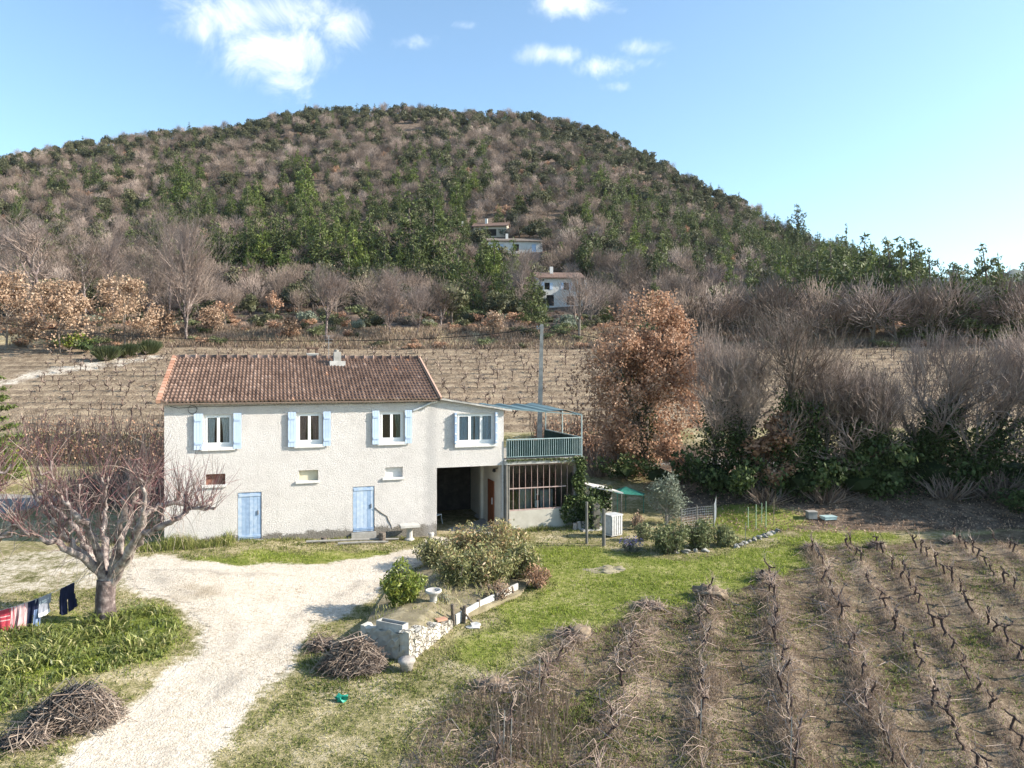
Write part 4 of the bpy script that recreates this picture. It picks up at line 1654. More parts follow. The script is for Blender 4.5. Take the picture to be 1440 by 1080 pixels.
for k, its in rest.items():
    o = scatter({'oak': 'oak_woods', 'pine': 'pine_woods', 'bare': 'leafless_woods', 'rusty': 'rusty_woods', 'shrub': 'undergrowth'}[k], [(t[2], t[3], t[4], (t[5], t[5], t[5] * hr.uniform(.9, 1.15)), int(t[9]), t[10]) for t in its], PROTO[k])
    tag(o, {'oak': 'mass of dark evergreen oaks covering the upper hill', 'pine': 'far pines of the hill that read as one mass', 'bare': 'mass of leafless grey brown woodland on the upper hill', 'rusty': 'scattered rusty oaks far up the hill', 'shrub': 'low bushes between the trees of the hill foot'}[k], 'woodland', None, 'stuff')
print('trees', len(trees), {k: len(v) for k, v in rest.items()}, count)

# undergrowth filling the woodland floor and the scrubby bank behind the upper field
its = []
for _ in range(1500):
    y = hr.uniform(94, 150) if hr.random() < .75 else hr.uniform(150, 330)
    x = hr.uniform(-.8, .78) * y
    px = 720 + F * x / y
    z = gz(x, y)
    py = 520 - (z - CAMZ) * F / y
    if y < 97 and (360 < px < 520) or any(abs(px - c[0]) < c[2] * .8 and abs(py - c[1]) < c[3] * .5 for c in CLEAR[:4]):
        continue
    s = hr.uniform(.35, 1.15)
    its.append((x, y, z - .1, (s * 1.3, s * 1.3, s), int(hr.choice([0, 1, 1, 2, 4, 4, 4, 5])), hr.uniform(0, 6.28)))


def proto_scrub(seed, mat):
    mb = MB()
    for i in range(110):
        a = rng.random() * 6.28
        rr = rng.random() ** .5 * .9
        b = np.array((math.cos(a) * rr * .5, math.sin(a) * rr * .5, 0))
        e = np.array((math.cos(a) * rr * 1.1 + rng.normal(0, .2), math.sin(a) * rr * 1.1 + rng.normal(0, .2), rng.uniform(.5, 1.15)))
        mb.tube([b, (b + e) / 2 + rng.normal(0, .06, 3), e], [.022, .016, .008], 3, rng.uniform(.1, .95), 0, False)
    return mb.data('scrub', M[mat])


SCRUB = [proto_scrub(51, 'twig'), proto_scrub(52, 'drygrass')]
o = scatter('scrub_undergrowth', its, PROTO['shrub'] + SCRUB)
tag(o, 'brown scrub and low bushes under the hill trees', 'undergrowth', None, 'stuff')
# ------------------------------------------------------------------ trees one can tell apart (base px, base py, top py, kind ...)
def tree_root(name, loc, rz, label, group=None, cat='tree'):
    return empty(name, tuple(loc), rz, label, cat, group)


def bare_meshes(seed, H, rootr, spread, nch, up, mat_t='twig', mat_b='bark_pale', lean=(0, 0), wb=(.07, .13, .16, .2), ratio=.66, fork=.25, levels=4, tw=1.0, flat_=0.0, trunk_len=.75, hz=None):
    R = random.Random(seed)
    lv = grow(R, (0, 0, -.3), (lean[0], lean[1], 1), H * trunk_len, rootr, levels, nch, spread, up, wb, ratio, 7, fork, .35, .6, flat_)
    zmax = max(p[-1].z for b in lv for p, _ in b)
    k = H / max(zmax, .1)
    for b in lv:
        for pts, rad in b:
            for p in pts:
                p *= k
    trunk, crown = MB(), MB()
    wood(trunk, lv[:2], (9, 6), 0, 1, 0, (.35, .7))
    wood(crown, lv[:3], (9, 6, 4), 2, 2, 0, (.2, .6))
    for b in lv[3:]:
        ribbons(crown, b, tw, (.15, .9), 0, .006 * tw)
    if hz:
        haze(crown, H, *hz)
    return trunk.data('trunk', M[mat_b]), crown.data('crown', M[mat_t]), lv


def haze(mb, H, rx, rz, cz, n, r=.009, dx=0.0, L=(.35, .9)):
    """the fine twigs of a leafless crown, gathered in clumps and pointing out and up"""
    nc = 34
    cc = unit(rng.normal(0, 1, (nc, 3)) + (0, 0, .25)) * rng.uniform(.45, 1, (nc, 1)) * (rx, rx, rz) + (dx, 0, cz)
    k = rng.integers(0, nc, n)
    p = cc[k] + rng.normal(0, .2, (n, 3)) * (rx, rx, rz)
    d = unit((p - (dx * .4, 0, cz - rz * 1.3)) * (1, 1, 1) + rng.normal(0, .3 * rx, (n, 3)))
    LL = rng.uniform(L[0], L[1], n)
    tn = rng.normal(.5, .14, nc)
    for i in range(n):
        b = rng.normal(0, .07, 3)
        mb.tube([p[i] - d[i] * LL[i] * .5, p[i] + b, p[i] + d[i] * LL[i] * .5 + (0, 0, .05)], [r, r * .8, r * .45], 3, float(np.clip(tn[k[i]] + rng.normal(0, .2), 0, 1)), 0, False)


def put_tree(name, loc, meshes, label, group=None, rz=0.0, extra=()):
    t = tree_root(name, loc, rz, label, group)
    for nm, me in (('trunk', meshes[0]), ('crown', meshes[1])) + tuple(extra):
        o = bpy.data.objects.new(nm, me)
        COL.objects.link(o)
        o.parent = t
    return t


def leafy_meshes(seed, H, rootr, nleaf, size, mat, spread=(.8, .7, .6), nch=(9, 7, 4), up=(.02, .06, .06, .05), base=.12, rad=(.35, .75), aspect=.65, mat_b='bark', ratio=.6, trunk_len=.8, tmean=.5, lowgap=0.0, wid=1.0, ell=None):
    R = random.Random(seed)
    lv = grow(R, (0, 0, -.3), (R.gauss(0, .05), R.gauss(0, .05), 1), H * trunk_len, rootr, len(nch), list(nch), list(spread), list(up), [.06, .14, .18, .2], ratio, 7, base, .35, .55)
    zmax = max(p[-1].z for b in lv for p, _ in b)
    k = H * .97 / max(zmax, .1)
    for b in lv:
        for pts, rd in b:
            for p in pts:
                p *= k
                p.x *= wid
                p.y *= wid
    trunk, crown = MB(), MB()
    wood(trunk, lv[:2], (9, 5), 0, 1)
    for b in lv[2:]:
        ribbons(trunk, b, 1, (.3, .7), 0, .008)
    tips = [p[-1][:] for b in lv[2:] for p, _ in b] + [p[len(p) // 2][:] for b in lv[2:] for p, _ in b]
    tips = np.array([t for t in tips if t[2] > lowgap])
    if ell:
        q = unit(rng.normal(0, 1, (ell[4], 3))) * rng.uniform(.45, 1, (ell[4], 1)) ** .6
        q *= (1 + .2 * wob(q[:, 0] * 2, q[:, 1] * 2 + q[:, 2] * 2.3, .8, seed))[:, None]
        q[:, :2] *= (1 - .3 * np.maximum(q[:, 2:], 0))
        ok = (((tips - (0, 0, ell[3] * H)) / np.array(ell[:3])) ** 2).sum(1) < .95
        tips = np.concatenate([tips[ok], q * np.array(ell[:3]) + (0, 0, ell[3] * H)])
    rr = rng.uniform(rad[0], rad[1], len(tips))
    P, dd, kk = clump_points(tips, rr, nleaf, .2)
    tt = rng.normal(0, .13, len(tips))[kk] + rng.normal(tmean, .17, nleaf)
    cards(crown, P, size, tt, 0, aspect)
    return trunk.data('trunk', M[mat_b]), crown.data('crown', M[mat]), lv


def ivy_on(paths, n, rad, size=.13):
    mb = MB()
    pts = []
    for p, r, w in paths:
        P = np.array([q[:] for q in p])
        t = rng.random(int(n * w)) * (len(P) - 1)
        i = t.astype(int)
        q = P[i] + (P[np.minimum(i + 1, len(P) - 1)] - P[i]) * (t - i)[:, None]
        f = 1 - .55 * t / max(1, len(P) - 1)
        pts.append(q + rng.normal(0, 1, (len(q), 3)) * (rad * f)[:, None] * np.array((1, 1, .8)))
    P = np.concatenate(pts)
    lump = wob(P[:, 0] * 1.0 + P[:, 2], P[:, 1] + P[:, 2] * .7, .5, 8) * .22
    cards(mb, P, size, lump + rng.normal(.42, .18, len(P)), 0, .85)
    return mb.data('ivy', M['ivy'])


# ---- the line of trees on the right
# big oak with withered rusty leaves
b = G(905, 668)
H_ = (b[1] / F) * (668 - 414)
ms = leafy_meshes(101, H_, .3, 38000, .16, 'rust', (1.0, .8, .75), (13, 8, 5), (.03, .02, .02, .02), .14, (.3, .7), .7, 'bark', .62, .8, .62, 1.4, 1.0, (4.05, 3.6, 5.0, .52, 480))
iv = ivy_on([(ms[2][0][0][0][:6], 0, 1.0)] + [(p, 0, .1) for p, _ in ms[2][1][:5]], 1800, .45)
put_tree('rusty_oak_tree', b, ms, 'big round oak full of rusty leaves, its trunk dark with ivy', None, .4, (('ivy', iv),))

# bare trees wrapped in ivy
SP = [.68, .6, .55, .6]
ivys = [  # px, base py, top py, seed, root radius, lean, label, ivy amount
    (1112, 690, 428, 111, .22, (-.02, 0), 'tall leafless tree with ivy up its forked stems, right of the big rusty oak', 5200),
    (1150, 690, 470, 117, .16, (.22, 0), 'slender leafless tree leaning right beside the tall ivy clad one', 900),
    (1232, 690, 498, 112, .2, (-.12, 0), 'leafless tree with a dark ivy column, middle of the right hand tree line', 4200),
    (1290, 682, 450, 113, .22, (.18, .05), 'spreading leafless tree with pale ivy wound stem leaning to the right', 5200),
    (1262, 690, 505, 114, .16, (-.3, .1), 'leafless ivy covered tree leaning left in the right hand tree line', 3200),
    (1355, 690, 474, 115, .2, (.3, 0), 'wide leafless tree whose low limbs reach to the right edge', 2200),
    (1462, 690, 445, 116, .18, (-.1, 0), 'leafless tree at the right edge with ivy on its stem', 2600),
    (1000, 690, 455, 118, .12, (.05, 0), 'thin leafless tree close to the right side of the rusty oak', 1500),
    (1052, 688, 488, 119, .13, (-.1, .1), 'small leafless tree between the rusty oak and the tall ivy clad tree', 1300),
]
for px, py, ty, sd_, rr, ln, lab, na in ivys:
    b = G(px, py)
    H_ = b[1] / F * (py - ty)
    tr, cr, lv = bare_meshes(sd_, H_, rr, SP, [9, 8, 6, 4], [.02, .06, .08, .08, .06], 'twig_pale' if sd_ % 3 else 'twig', 'bark', ln, (.08, .13, .16, .2), .7, .16, 4, 1.0, 0, .62, (H_ * rng.uniform(.22, .31) * (.7 if rr < .15 else 1), H_ * rng.uniform(.22, .3), H_ * rng.uniform(.62, .74), 1750, .009, ln[0] * H_ * .6))
    ex = ()
    if na:
        low = sorted(lv[1], key=lambda q: q[0][0].z)
        ex = (('ivy', ivy_on([(lv[0][0][0][:7], 0, .6)] + [(p[:5], 0, .4 / 4) for p, _ in low[:4]], na * 2, .68)),)
    put_tree('bare_ivy_tree', b, (tr, cr), lab, 'ivy clad leafless trees along the right hand lane', rng.uniform(-.3, .3), ex)

# trees just beyond the right edge: their shade lies over the bank
mo = leafy_meshes(141, 9.0, .25, 5200, .34, 'oak', (.9, .75, .7), (11, 7, 5), (.02, .04, .04, .04), .12, (.5, .95), .7, 'bark', .62, .8, .5, 0, 1.0, (3.0, 3.0, 3.6, .55, 160))
for i, (x, y, sc) in enumerate(((29.5, 31.2, .8), (33.5, 33.4, 1.05), (38.5, 31.6, 1.1), (28.6, 35.6, .95), (44, 33.6, 1.15), (35, 36.8, 1.1))):
    t = put_tree('evergreen_oak', (x, y, gz(x, y)), mo, f'tall evergreen oak beyond the right edge, {ORD[i]} of those shading the bank', 'oaks beyond the right edge', i * 1.1)
    t.scale = (sc, sc, sc)

# small rusty oaks and undergrowth between them
mrs = leafy_meshes(121, 3.2, .07, 1500, .17, 'rust', (.8, .7), (9, 6), (.02, .06, .05), .2, (.25, .5), .7)
for px, py, hpx, lab in ((1068, 690, 110, 'young rusty leaved oak at the foot of the tall ivy clad tree'), (948, 676, 60, 'low rusty leaved oak under the right side of the big oak'), (868, 668, 70, 'low rusty leaved oak under the left side of the big oak'),
                         (1096, 700, 70, 'lowest rusty leaved oak sapling before the tall ivy clad tree'), (1210, 690, 80, 'rusty leaved sapling between two ivy clad trees')):
    b = G(px, py)
    o = put_tree('young_oak', b, mrs, lab, 'young rusty oaks in the tree line', rng.uniform(0, 6))
    s = hpx * b[1] / F / 3.2
    o.scale = (s * 1.25, s * 1.25, s)
ivb = proto_shrub(131, 'ivy', 900, .15)
twb = proto_scrub(132, 'twig')
k = 0
for px, py, w, h, me, lab in ((1000, 690, 1.6, 1.7, ivb, 'dark ivy mound right of the big oak'), (1035, 700, 1.3, 1.5, ivb, 'dark ivy mound before the young rusty oak'), (1130, 700, 1.5, 1.6, ivb, 'dark ivy mound under the tall ivy clad tree'),
                              (1185, 692, 1.5, 2.3, ivb, 'tall ivy mound left of the middle ivy column'), (1250, 695, 1.7, 1.9, ivb, 'broad ivy mound below the leaning ivy trees'), (1310, 690, 1.6, 1.9, ivb, 'ivy mound below the spreading leafless tree'),
                              (1372, 676, 1.4, 1.5, ivb, 'ivy mound near the lane on the right'), (1425, 680, 1.3, 1.4, ivb, 'ivy mound by the right edge lane'), (840, 670, 1.1, 1.5, twb, 'twiggy bush beside the terrace corner'), (1330, 700, 1.5, 1.1, twb, 'bare twig bush on the leaf covered bank'),
                              (1400, 700, 1.8, 1.3, twb, 'bare twig bush near the right edge of the bank'), (1160, 705, 1.3, .9, twb, 'bare twig bush in shade under the ivy trees'), (1075, 708, 1.2, .8, twb, 'bare twig bush beyond the kitchen garden'),
                              (985, 675, 1.4, 1.6, twb, 'bare twig bush behind the olive tree'), (1210, 700, 1.4, 1.5, ivb, 'ivy mound in the deep shade of the tree line'), (930, 683, 1.3, 1.1, ivb, 'ivy mound just behind the olive tree'),
                              (880, 676, 1.3, 1.2, ivb, 'ivy mound at the foot of the big rusty oak'), (1450, 715, 1.7, 1.1, ivb, 'low ivy mound low on the right edge')):
    b = G(px, py)
    o = bpy.data.objects.new('ivy_mound' if me is ivb else 'twig_bush', me)
    COL.objects.link(o)
    o.location = b
    o.rotation_euler = (0, 0, rng.uniform(0, 6))
    o.scale = (w, w, h)
    tag(o, lab, 'bush', 'bushes under the right hand trees')

# leafless trees closing the upper field on the right
for i in range(19):
    px = 955 + i * 27 + rng.uniform(-9, 9)
    b = G(px, 484 + rng.uniform(-4, 5))
    s = rng.uniform(1.25, 1.9)
    o = plant('bare_tree', PROTO['bare'][i % 4], b, (0, 0, rng.uniform(0, 6)), (s * 1.1, s * 1.1, s))
    tag(o, f'leafless tree at the top edge of the right field, {ORD[i]} from the rusty oak', 'tree', 'leafless trees closing the right field')

# ---- left woodland edge beyond the upper field
def put_at(px, py, ty, kind, seed, lab, name, grp, **kw):
    b = G(px, py)
    H_ = b[1] / F * (py - ty)
    if kind == 'rusty':
        ms = leafy_meshes(seed, H_, .14, kw.get('n', 5200), .3, kw.get('mat', 'tan_leaf'), (.85, .75, .7), (9, 6, 4), (.02, .05, .05, .04), .22, (.4, .85), .7, 'bark', .62, .8, .52, 0, 1.1, (H_ * .5, H_ * .45, H_ * .43, .5, 150))
    elif kind == 'bare':
        ms = bare_meshes(seed, H_, kw.get('r', .14), kw.get('spread', [.6, .55, .55, .6]), kw.get('nch', [9, 7, 6, 5]), kw.get('up', [.02, .12, .12, .12, .1]), kw.get('mat', 'twig_pale'), kw.get('bark', 'bark_mottled'), kw.get('lean', (0, 0)), kw.get('wb', (.06, .12, .15, .2)), kw.get('ratio', .66), kw.get('fork', .2), 4, 1.3, 0, kw.get('tl', .7), (H_ * kw.get('wx', .33), H_ * .32, H_ * .64, 1300, .013))
    elif kind == 'pine':
        s = H_ / 7.4
        o = plant(name, PROTO['pine'][kw.get('v', 0)], b, (0, 0, rng.uniform(0, 6)), (s * kw.get('w', 1), s * kw.get('w', 1), s))
        return tag(o, lab, 'tree', grp)
    return put_tree(name, b, ms[:2], lab, grp, 0)


GL = 'rusty oaks at the left edge of the upper field'
put_at(8, 492, 372, 'rusty', 201, 'pale rusty oak cut by the left edge, above the upper field', 'withered_oak', GL)
put_at(85, 497, 388, 'rusty', 202, 'pale rusty oak, second from the left edge above the track', 'withered_oak', GL)
put_at(175, 490, 382, 'rusty', 203, 'round pale rusty oak standing above the green brooms', 'withered_oak', GL, n=4200)
put_at(230, 478, 425, 'rusty', 204, 'low pale rusty oak under the fan shaped bare tree', 'withered_oak', GL, n=1500)
put_at(300, 468, 428, 'rusty', 205, 'low spreading rusty oak at the bank behind the house', 'withered_oak', GL, n=1400)
put_at(405, 474, 442, 'rusty', 206, 'small rusty bush oak on the bank above the roof', 'withered_oak', GL, n=900)
put_at(694, 470, 436, 'rusty', 207, 'small pointed rusty oak beside the wire', 'withered_oak', GL, n=700)
put_at(40, 490, 440, 'rusty', 208, 'shaded rusty oak low between the first two oaks', 'withered_oak', GL, n=1500)
GB = 'leafless trees behind the upper field'
put_at(62, 462, 280, 'bare', 211, 'large old leafless tree with thick contorted limbs at the far left', 'bare_tree', GB, r=.42, spread=[.95, .8, .7, .6], nch=[8, 7, 7, 6], up=[.0, .05, .06, .1, .1], wb=(.16, .3, .25, .2), ratio=.8, fork=.25, tl=.5)
put_at(262, 478, 296, 'bare', 212, 'fan shaped pinkish grey leafless tree above the roof corner', 'bare_tree', GB, r=.2, spread=[.5, .38, .4, .5], nch=[14, 8, 7, 5], up=[.02, .16, .14, .12, .1], fork=.1, tl=.75)
put_at(238, 452, 286, 'bare', 213, 'slim leafless tree just left behind the fan shaped one', 'bare_tree', GB, spread=[.4, .4, .4, .5], up=[.02, .2, .16, .1, .1])
put_at(160, 455, 290, 'bare', 214, 'leafless pinkish tree standing behind the round rusty oak', 'bare_tree', GB, spread=[.5, .45, .5, .5])
put_at(205, 462, 335, 'bare', 215, 'leafless tree between the rusty oak and the fan shaped tree', 'bare_tree', GB, mat='twig')
put_at(120, 458, 318, 'bare', 216, 'leafless tree right of the contorted old one', 'bare_tree', GB, mat='twig', r=.2, spread=[.8, .7, .6, .6])
put_at(10, 455, 305, 'bare', 217, 'leafless tree left of the contorted old one', 'bare_tree', GB, mat='twig_pale')
put_at(459, 479, 368, 'bare', 218, 'leafless tree with a pale straight trunk right above the chimneys', 'bare_tree', GB, r=.2, spread=[.75, .45, .45, .5], nch=[13, 8, 6, 5], up=[.0, .2, .16, .12, .1], fork=.42, tl=.5)
put_at(548, 467, 376, 'bare', 219, 'many stemmed leafless tree on the bank above the right roof end', 'bare_tree', GB, r=.13, spread=[.55, .5, .5, .5], nch=[12, 8, 6, 5], fork=.06)
put_at(583, 474, 400, 'bare', 220, 'thin leafless tree leaning right above the roof end', 'bare_tree', GB, r=.08, lean=(.35, 0), nch=[6, 5, 4, 3])
put_at(620, 460, 395, 'bare', 221, 'small leafless tree above the extension roof', 'bare_tree', GB, mat='twig')
put_at(735, 440, 348, 'bare', 222, 'dense leafless tree before the upper far house', 'bare_tree', GB, mat='twig_pale', nch=[12, 8, 7, 5], fork=.1)
put_at(815, 478, 378, 'bare', 223, 'leafless tree with ivy dark stem before the white far house', 'bare_tree', GB, bark='bark', r=.2, nch=[7, 5, 4, 4])
put_at(885, 440, 345, 'bare', 224, 'wide leafless tree right of the white far house', 'bare_tree', GB, mat='twig', nch=[12, 8, 7, 5], fork=.1)
put_at(950, 460, 385, 'bare', 225, 'leafless tree showing above the rusty oak', 'bare_tree', GB, mat='twig')
put_at(845, 402, 348, 'bare', 226, 'leafless tree above the roof of the white far house', 'bare_tree', GB, mat='twig')
GP = 'pines behind the upper field'
for px, py, ty, v, w, lab in ((355, 416, 366, 3, .9, 'small bright pine with a pale trunk on the clearing'), (395, 398, 352, 3, .8, 'small bright pine right of the clearing'), (514, 408, 345, 3, .75, 'narrow bright pine, first of three above the roof end'), (562, 405, 340, 3, .6, 'slim bright pine, second of three above the roof end'),
                              (672, 412, 350, 3, .7, 'slim bright pine left below the upper far house'), (640, 410, 355, 3, .75, 'bright pine behind the thin leaning tree'), (748, 458, 384, 0, 1.1, 'dark full pine left of the white far house'), (610, 395, 280, 0, 1.0, 'tall full pine above the extension'), (520, 385, 300, 1, 1.3, 'broad dark pine above the roof end'),
                              (575, 380, 275, 2, 1.2, 'tallest pine of the clump above the roof end'), (450, 392, 305, 1, 1.2, 'dark pine above the chimneys'), (400, 375, 300, 0, 1.2, 'dark pine above the middle of the roof'), (255, 300, 235, 3, 1.2, 'bright isolated pine high above the fan shaped tree'),
                              (430, 300, 218, 3, .9, 'bright pine high above the chimneys'), (1122, 352, 287, 0, 1.0, 'tall pine with a lopsided crown breaking the right skyline'), (1190, 380, 318, 2, .45, 'narrow pointed pine on the right skyline'), (1300, 402, 366, 2, .16, 'thin cypress far right on the skyline'),
                              (1250, 455, 345, 1, 1.2, 'broad pine on the right skyline left of the thin cypress'), (1345, 480, 382, 1, 1.6, 'dark wide pine towards the right edge'), (1402, 482, 388, 0, 1.5, 'dark wide pine next to the right edge'), (1450, 482, 395, 1, 1.5, 'dark wide pine cut by the right edge'), (1290, 478, 395, 0, 1.2, 'dark pine right behind the leafless trees'), (1210, 470, 375, 2, 1.3, 'dark pine left of the broad skyline pine'), (1150, 465, 350, 0, 1.2, 'dark pine below the lopsided skyline pine')):
    put_at(px, py, ty, 'pine', 0, lab, 'pine_tree', GP, v=v, w=w)
GS = 'bushes along the upper track'
for px, py, w, h, v, nm, lab in ((210, 498, 2.0, 1.6, 'grass', 'broom_bush', 'green broom bush at the left roof corner'), (150, 506, 2.2, 1.6, 'grass', 'broom_bush', 'green broom bush left of the dark hole in the hedge'), (180, 500, 1.8, 1.5, 'grass', 'broom_bush', 'green broom bush between two others above the track'), (100, 492, 1.8, 1.8, 'laurel', 'broom_bush', 'yellow green bush under the rusty oaks'),
                                 (120, 497, 1.6, 1.3, 'ivy', 'dark_bush', 'dark bush beside the yellow green one'), (785, 466, 2.2, 1.0, 'shrub', 'dark_bush', 'grey green bush right of the concrete pole top'), (800, 338, 2.6, 2.4, 'olive', 'olive_bush', 'silvery olive bush right of the upper far house, left one'), (822, 336, 2.8, 2.4, 'olive', 'olive_bush', 'silvery olive bush right of the upper far house, right one'),
                                 (718, 334, 2.6, 2.2, 'olive', 'olive_bush', 'silvery olive bush between the two upper houses')):
    b = G(px, py)
    if v == 'grass':
        mb = MB()
        n = 520
        a = rng.random(n) * 6.28
        r1 = rng.random(n) ** .5 * .35
        r2 = r1 + rng.random(n) * .55
        zz = rng.uniform(.5, 1.1, n) * (1 - .3 * r2)
        for i in range(n):
            mb.tube([(math.cos(a[i]) * r1[i], math.sin(a[i]) * r1[i], -.1), (math.cos(a[i]) * r2[i], math.sin(a[i]) * r2[i], zz[i])], [.02, .012], 3, rng.uniform(.1, .7), 0, False)
        me = mb.data('broom', M['shrub'])
    else:
        me = proto_shrub(int(px), v, 500, .2)
    o = bpy.data.objects.new(nm, me)
    COL.objects.link(o)
    o.location = b
    o.scale = (w, w, h)
    tag(o, lab, 'bush', GS)

# hedge bank behind the house on the left: brambles and dogwood
mb = MB()
for i in range(2600):
    x = rng.uniform(-34, -6)
    y = rng.uniform(46.2, 51.5)
    z = gz(x, y)
    h = rng.uniform(.7, 2.1)
    e = np.array((x + rng.normal(0, .4), y + rng.normal(0, .4), z + h))
    b0 = np.array((x, y, z - .1))
    mb.tube([b0, (b0 + e) / 2 + rng.normal(0, .15, 3), e], [.022, .017, .01], 3, rng.uniform(0, .9), 0 if rng.random() < .75 else 1, False)
for i in range(3800):
    x = rng.uniform(-22.5, -12)
    y = rng.uniform(34.5, 46.5)
    if x > -14.5 and y < 37.5:
        continue
    z = gz(x, y)
    h = rng.uniform(.6, 2.0)
    e = np.array((x + rng.normal(0, .4), y + rng.normal(0, .4), z + h))
    b0 = np.array((x, y, z - .1))
    mb.tube([b0, (b0 + e) / 2 + rng.normal(0, .15, 3), e], [.022, .017, .01], 3, rng.uniform(0, .7), 0 if rng.random() < .8 else 1, False)
n = 9000
x = rng.uniform(-34, -6, n)
y = rng.uniform(46.2, 51.5, n)
x[:4500] = rng.uniform(-22.5, -15, 4500)
y[:4500] = rng.uniform(34.5, 46.5, 4500)
P = np.stack([x, y, height(x, y) + rng.uniform(.05, 1.3, n)], -1)
cards(mb, P, .16, rng.normal(.45, .2, n), 2, .7)
o = mb.build('bramble_hedge', [M['twig'], M['twig_red'], M['rust']])
tag(o, 'brown bramble hedge on the bank behind the left house corner', 'hedge')
# the same kind of growth further along, behind the terrace
mb = MB()
for i in range(1500):
    x = rng.uniform(1.5, 11)
    y = rng.uniform(46.5, 51)
    z = gz(x, y)
    h = rng.uniform(.6, 1.9)
    e = np.array((x + rng.normal(0, .4), y + rng.normal(0, .4), z + h))
    b0 = np.array((x, y, z - .1))
    mb.tube([b0, (b0 + e) / 2 + rng.normal(0, .15, 3), e], [.022, .017, .01], 3, rng.uniform(0, .9), 0, False)
n = 4200
x = rng.uniform(1.5, 11, n)
y = rng.uniform(46.5, 51, n)
P = np.stack([x, y, height(x, y) + rng.uniform(.05, 1.6, n)], -1)
cards(mb, P, .16, rng.normal(.45, .2, n), 1, .7)
o = mb.build('beech_hedge', [M['twig'], M['rust']])
tag(o, 'brown leaved hedge seen through the terrace posts', 'hedge')

# conifer at the left edge
b = G(-34, 690)
t = tree_root('cedar_tree', b, 0, 'bright green conifer whose branches enter at the left edge')
H_ = b[1] / F * (690 - 470)
tb, cb = MB(), MB()
tb.tube([(0, 0, -.3), (0, 0, H_)], [.2, .04], 8, .4)
R = random.Random(77)
for i in range(60):
    z = H_ * (.05 + .93 * i / 60)
    a = i * 2.4
    L = (2.3 * (1 - z / H_) ** .7 + .3) * R.uniform(.75, 1.15)
    d = np.array((math.cos(a), math.sin(a), .05))
    p = np.array((0, 0, z))
    e = p + d * L + (0, 0, .12 * L)
    tb.tube([p, (p + e) / 2 - (0, 0, .08 * L), e], [.04, .025, .01], 4, .4)
    m = int(230 * L / 2)
    f = rng.random(m) ** .7
    q = p + (e - p) * f[:, None] + rng.normal(0, 1, (m, 3)) * np.array((.16, .16, .09)) * (1.2 - .5 * f)[:, None] * L * .6
    cards(cb, q, .2, rng.normal(.55, .16, m), 0, .35, .3)
tb.build('trunk', M['bark'], t)
cb.build('crown', M['bright_pine'], t)
b = G(6, 672)
o = bpy.data.objects.new('laurel_bush', proto_shrub(301, 'laurel', 800, .17))
COL.objects.link(o)
o.location = b
o.scale = (1.5, 1.5, 1.6)
tag(o, 'yellow green bush by the lane at the left edge', 'bush')

# ------------------------------------------------------------------ the pollarded tree in the left foreground
base = G(150, 873)
D0 = base[1]
root = tree_root('pollard_tree', base, 0, 'gnarled pollarded tree with many reddish bare shoots in the left foreground')
limbs = [  # pixel path with depth offsets
    [(150, 880, 0), (148, 845, 0), (150, 815, 0)],
    [(150, 822, 0), (128, 792, -.2), (98, 768, -.5), (78, 748, -.6), (60, 735, -.8), (25, 690, -1.0)],
    [(144, 812, 0), (116, 772, .2), (100, 742, .5), (62, 712, .7), (34, 670, .9)],
    [(146, 815, 0), (132, 765, -.5), (114, 737, -.9), (92, 715, -1.1), (70, 700, -1.2), (58, 655, -1.3)],
    [(150, 815, 0), (147, 765, .5), (144, 738, .9), (151, 704, 1.2), (142, 672, 1.3)],
    [(155, 815, 0), (170, 768, -.4), (175, 737, -.7), (180, 707, -.9), (205, 682, -1), (236, 672, -1.1)],
    [(158, 818, 0), (188, 772, .3), (204, 747, .5), (214, 722, .7), (236, 711, .9), (268, 706, 1.0), (292, 712, 1.0), (326, 716, 1.1)],
    [(156, 822, 0), (192, 775, -.5), (214, 752, -.8), (240, 742, -1.0), (272, 728, -1.2), (286, 718, -1.2), (316, 712, -1.2)],
    [(140, 806, 0), (98, 776, -.8), (62, 766, -1.2), (28, 756, -1.5), (-4, 742, -1.7)],
    [(156, 812, 0), (166, 772, 1.0), (186, 732, 1.5), (196, 700, 1.8), (224, 682, 2.0)],
    [(142, 808, 0), (122, 775, 1.1), (106, 752, 1.6), (108, 718, 1.9), (104, 680, 2.0)],
    [(160, 812, 0), (196, 760, -.9), (212, 730, -1.4), (216, 700, -1.6), (205, 676, -1.7)],
]
trunk = MB()
ends = []
for li, path in enumerate(limbs):
    P = np.array([AT(px, py, D0 + dz) - base for px, py, dz in path])
    # smooth resample with gnarls
    n = len(P)
    tt = np.linspace(0, n - 1, (n - 1) * 4 + 1)
    Q = np.stack([np.interp(tt, np.arange(n), P[:, k]) for k in range(3)], -1)
    if li:
        Q[1:] += rng.normal(0, .035, (len(Q) - 1, 3))
    if li == 0:
        Q = np.stack([np.interp(tt, np.arange(n), P[:, k]) for k in range(3)], -1)
        rad = np.linspace(.31, .29, len(Q))
        rad[:3] = (.45, .37, .33)
    else:
        rad = np.linspace(.135, .03, len(Q)) * rng.uniform(.78, 1.22, len(Q))
        rad[-1] *= 1.5
    trunk.tube(Q, rad, 9, (.66 if li else .42) + rng.normal(0, .06))  # light on the limbs is put into their tint, paler than the trunk
    if li:
        for j in range(len(Q) // 6, len(Q)):
            ends.append((Q[j], unit(Q[j] - Q[j - 1]), rad[j], j / len(Q)))
        # knobbly side spurs
        for j in range(len(Q) // 2, len(Q), 3):
            d = unit(rng.normal(0, 1, 3) + (0, 0, .8))
            L = rng.uniform(.2, .5)
            mid = Q[j] + d * L * .5 + rng.normal(0, .06, 3)
            trunk.tube([Q[j], mid, Q[j] + d * L + (0, 0, .12)], [.045, .035, .04], 6, .5)
            ends.append((Q[j] + d * L, d, .05, 1))
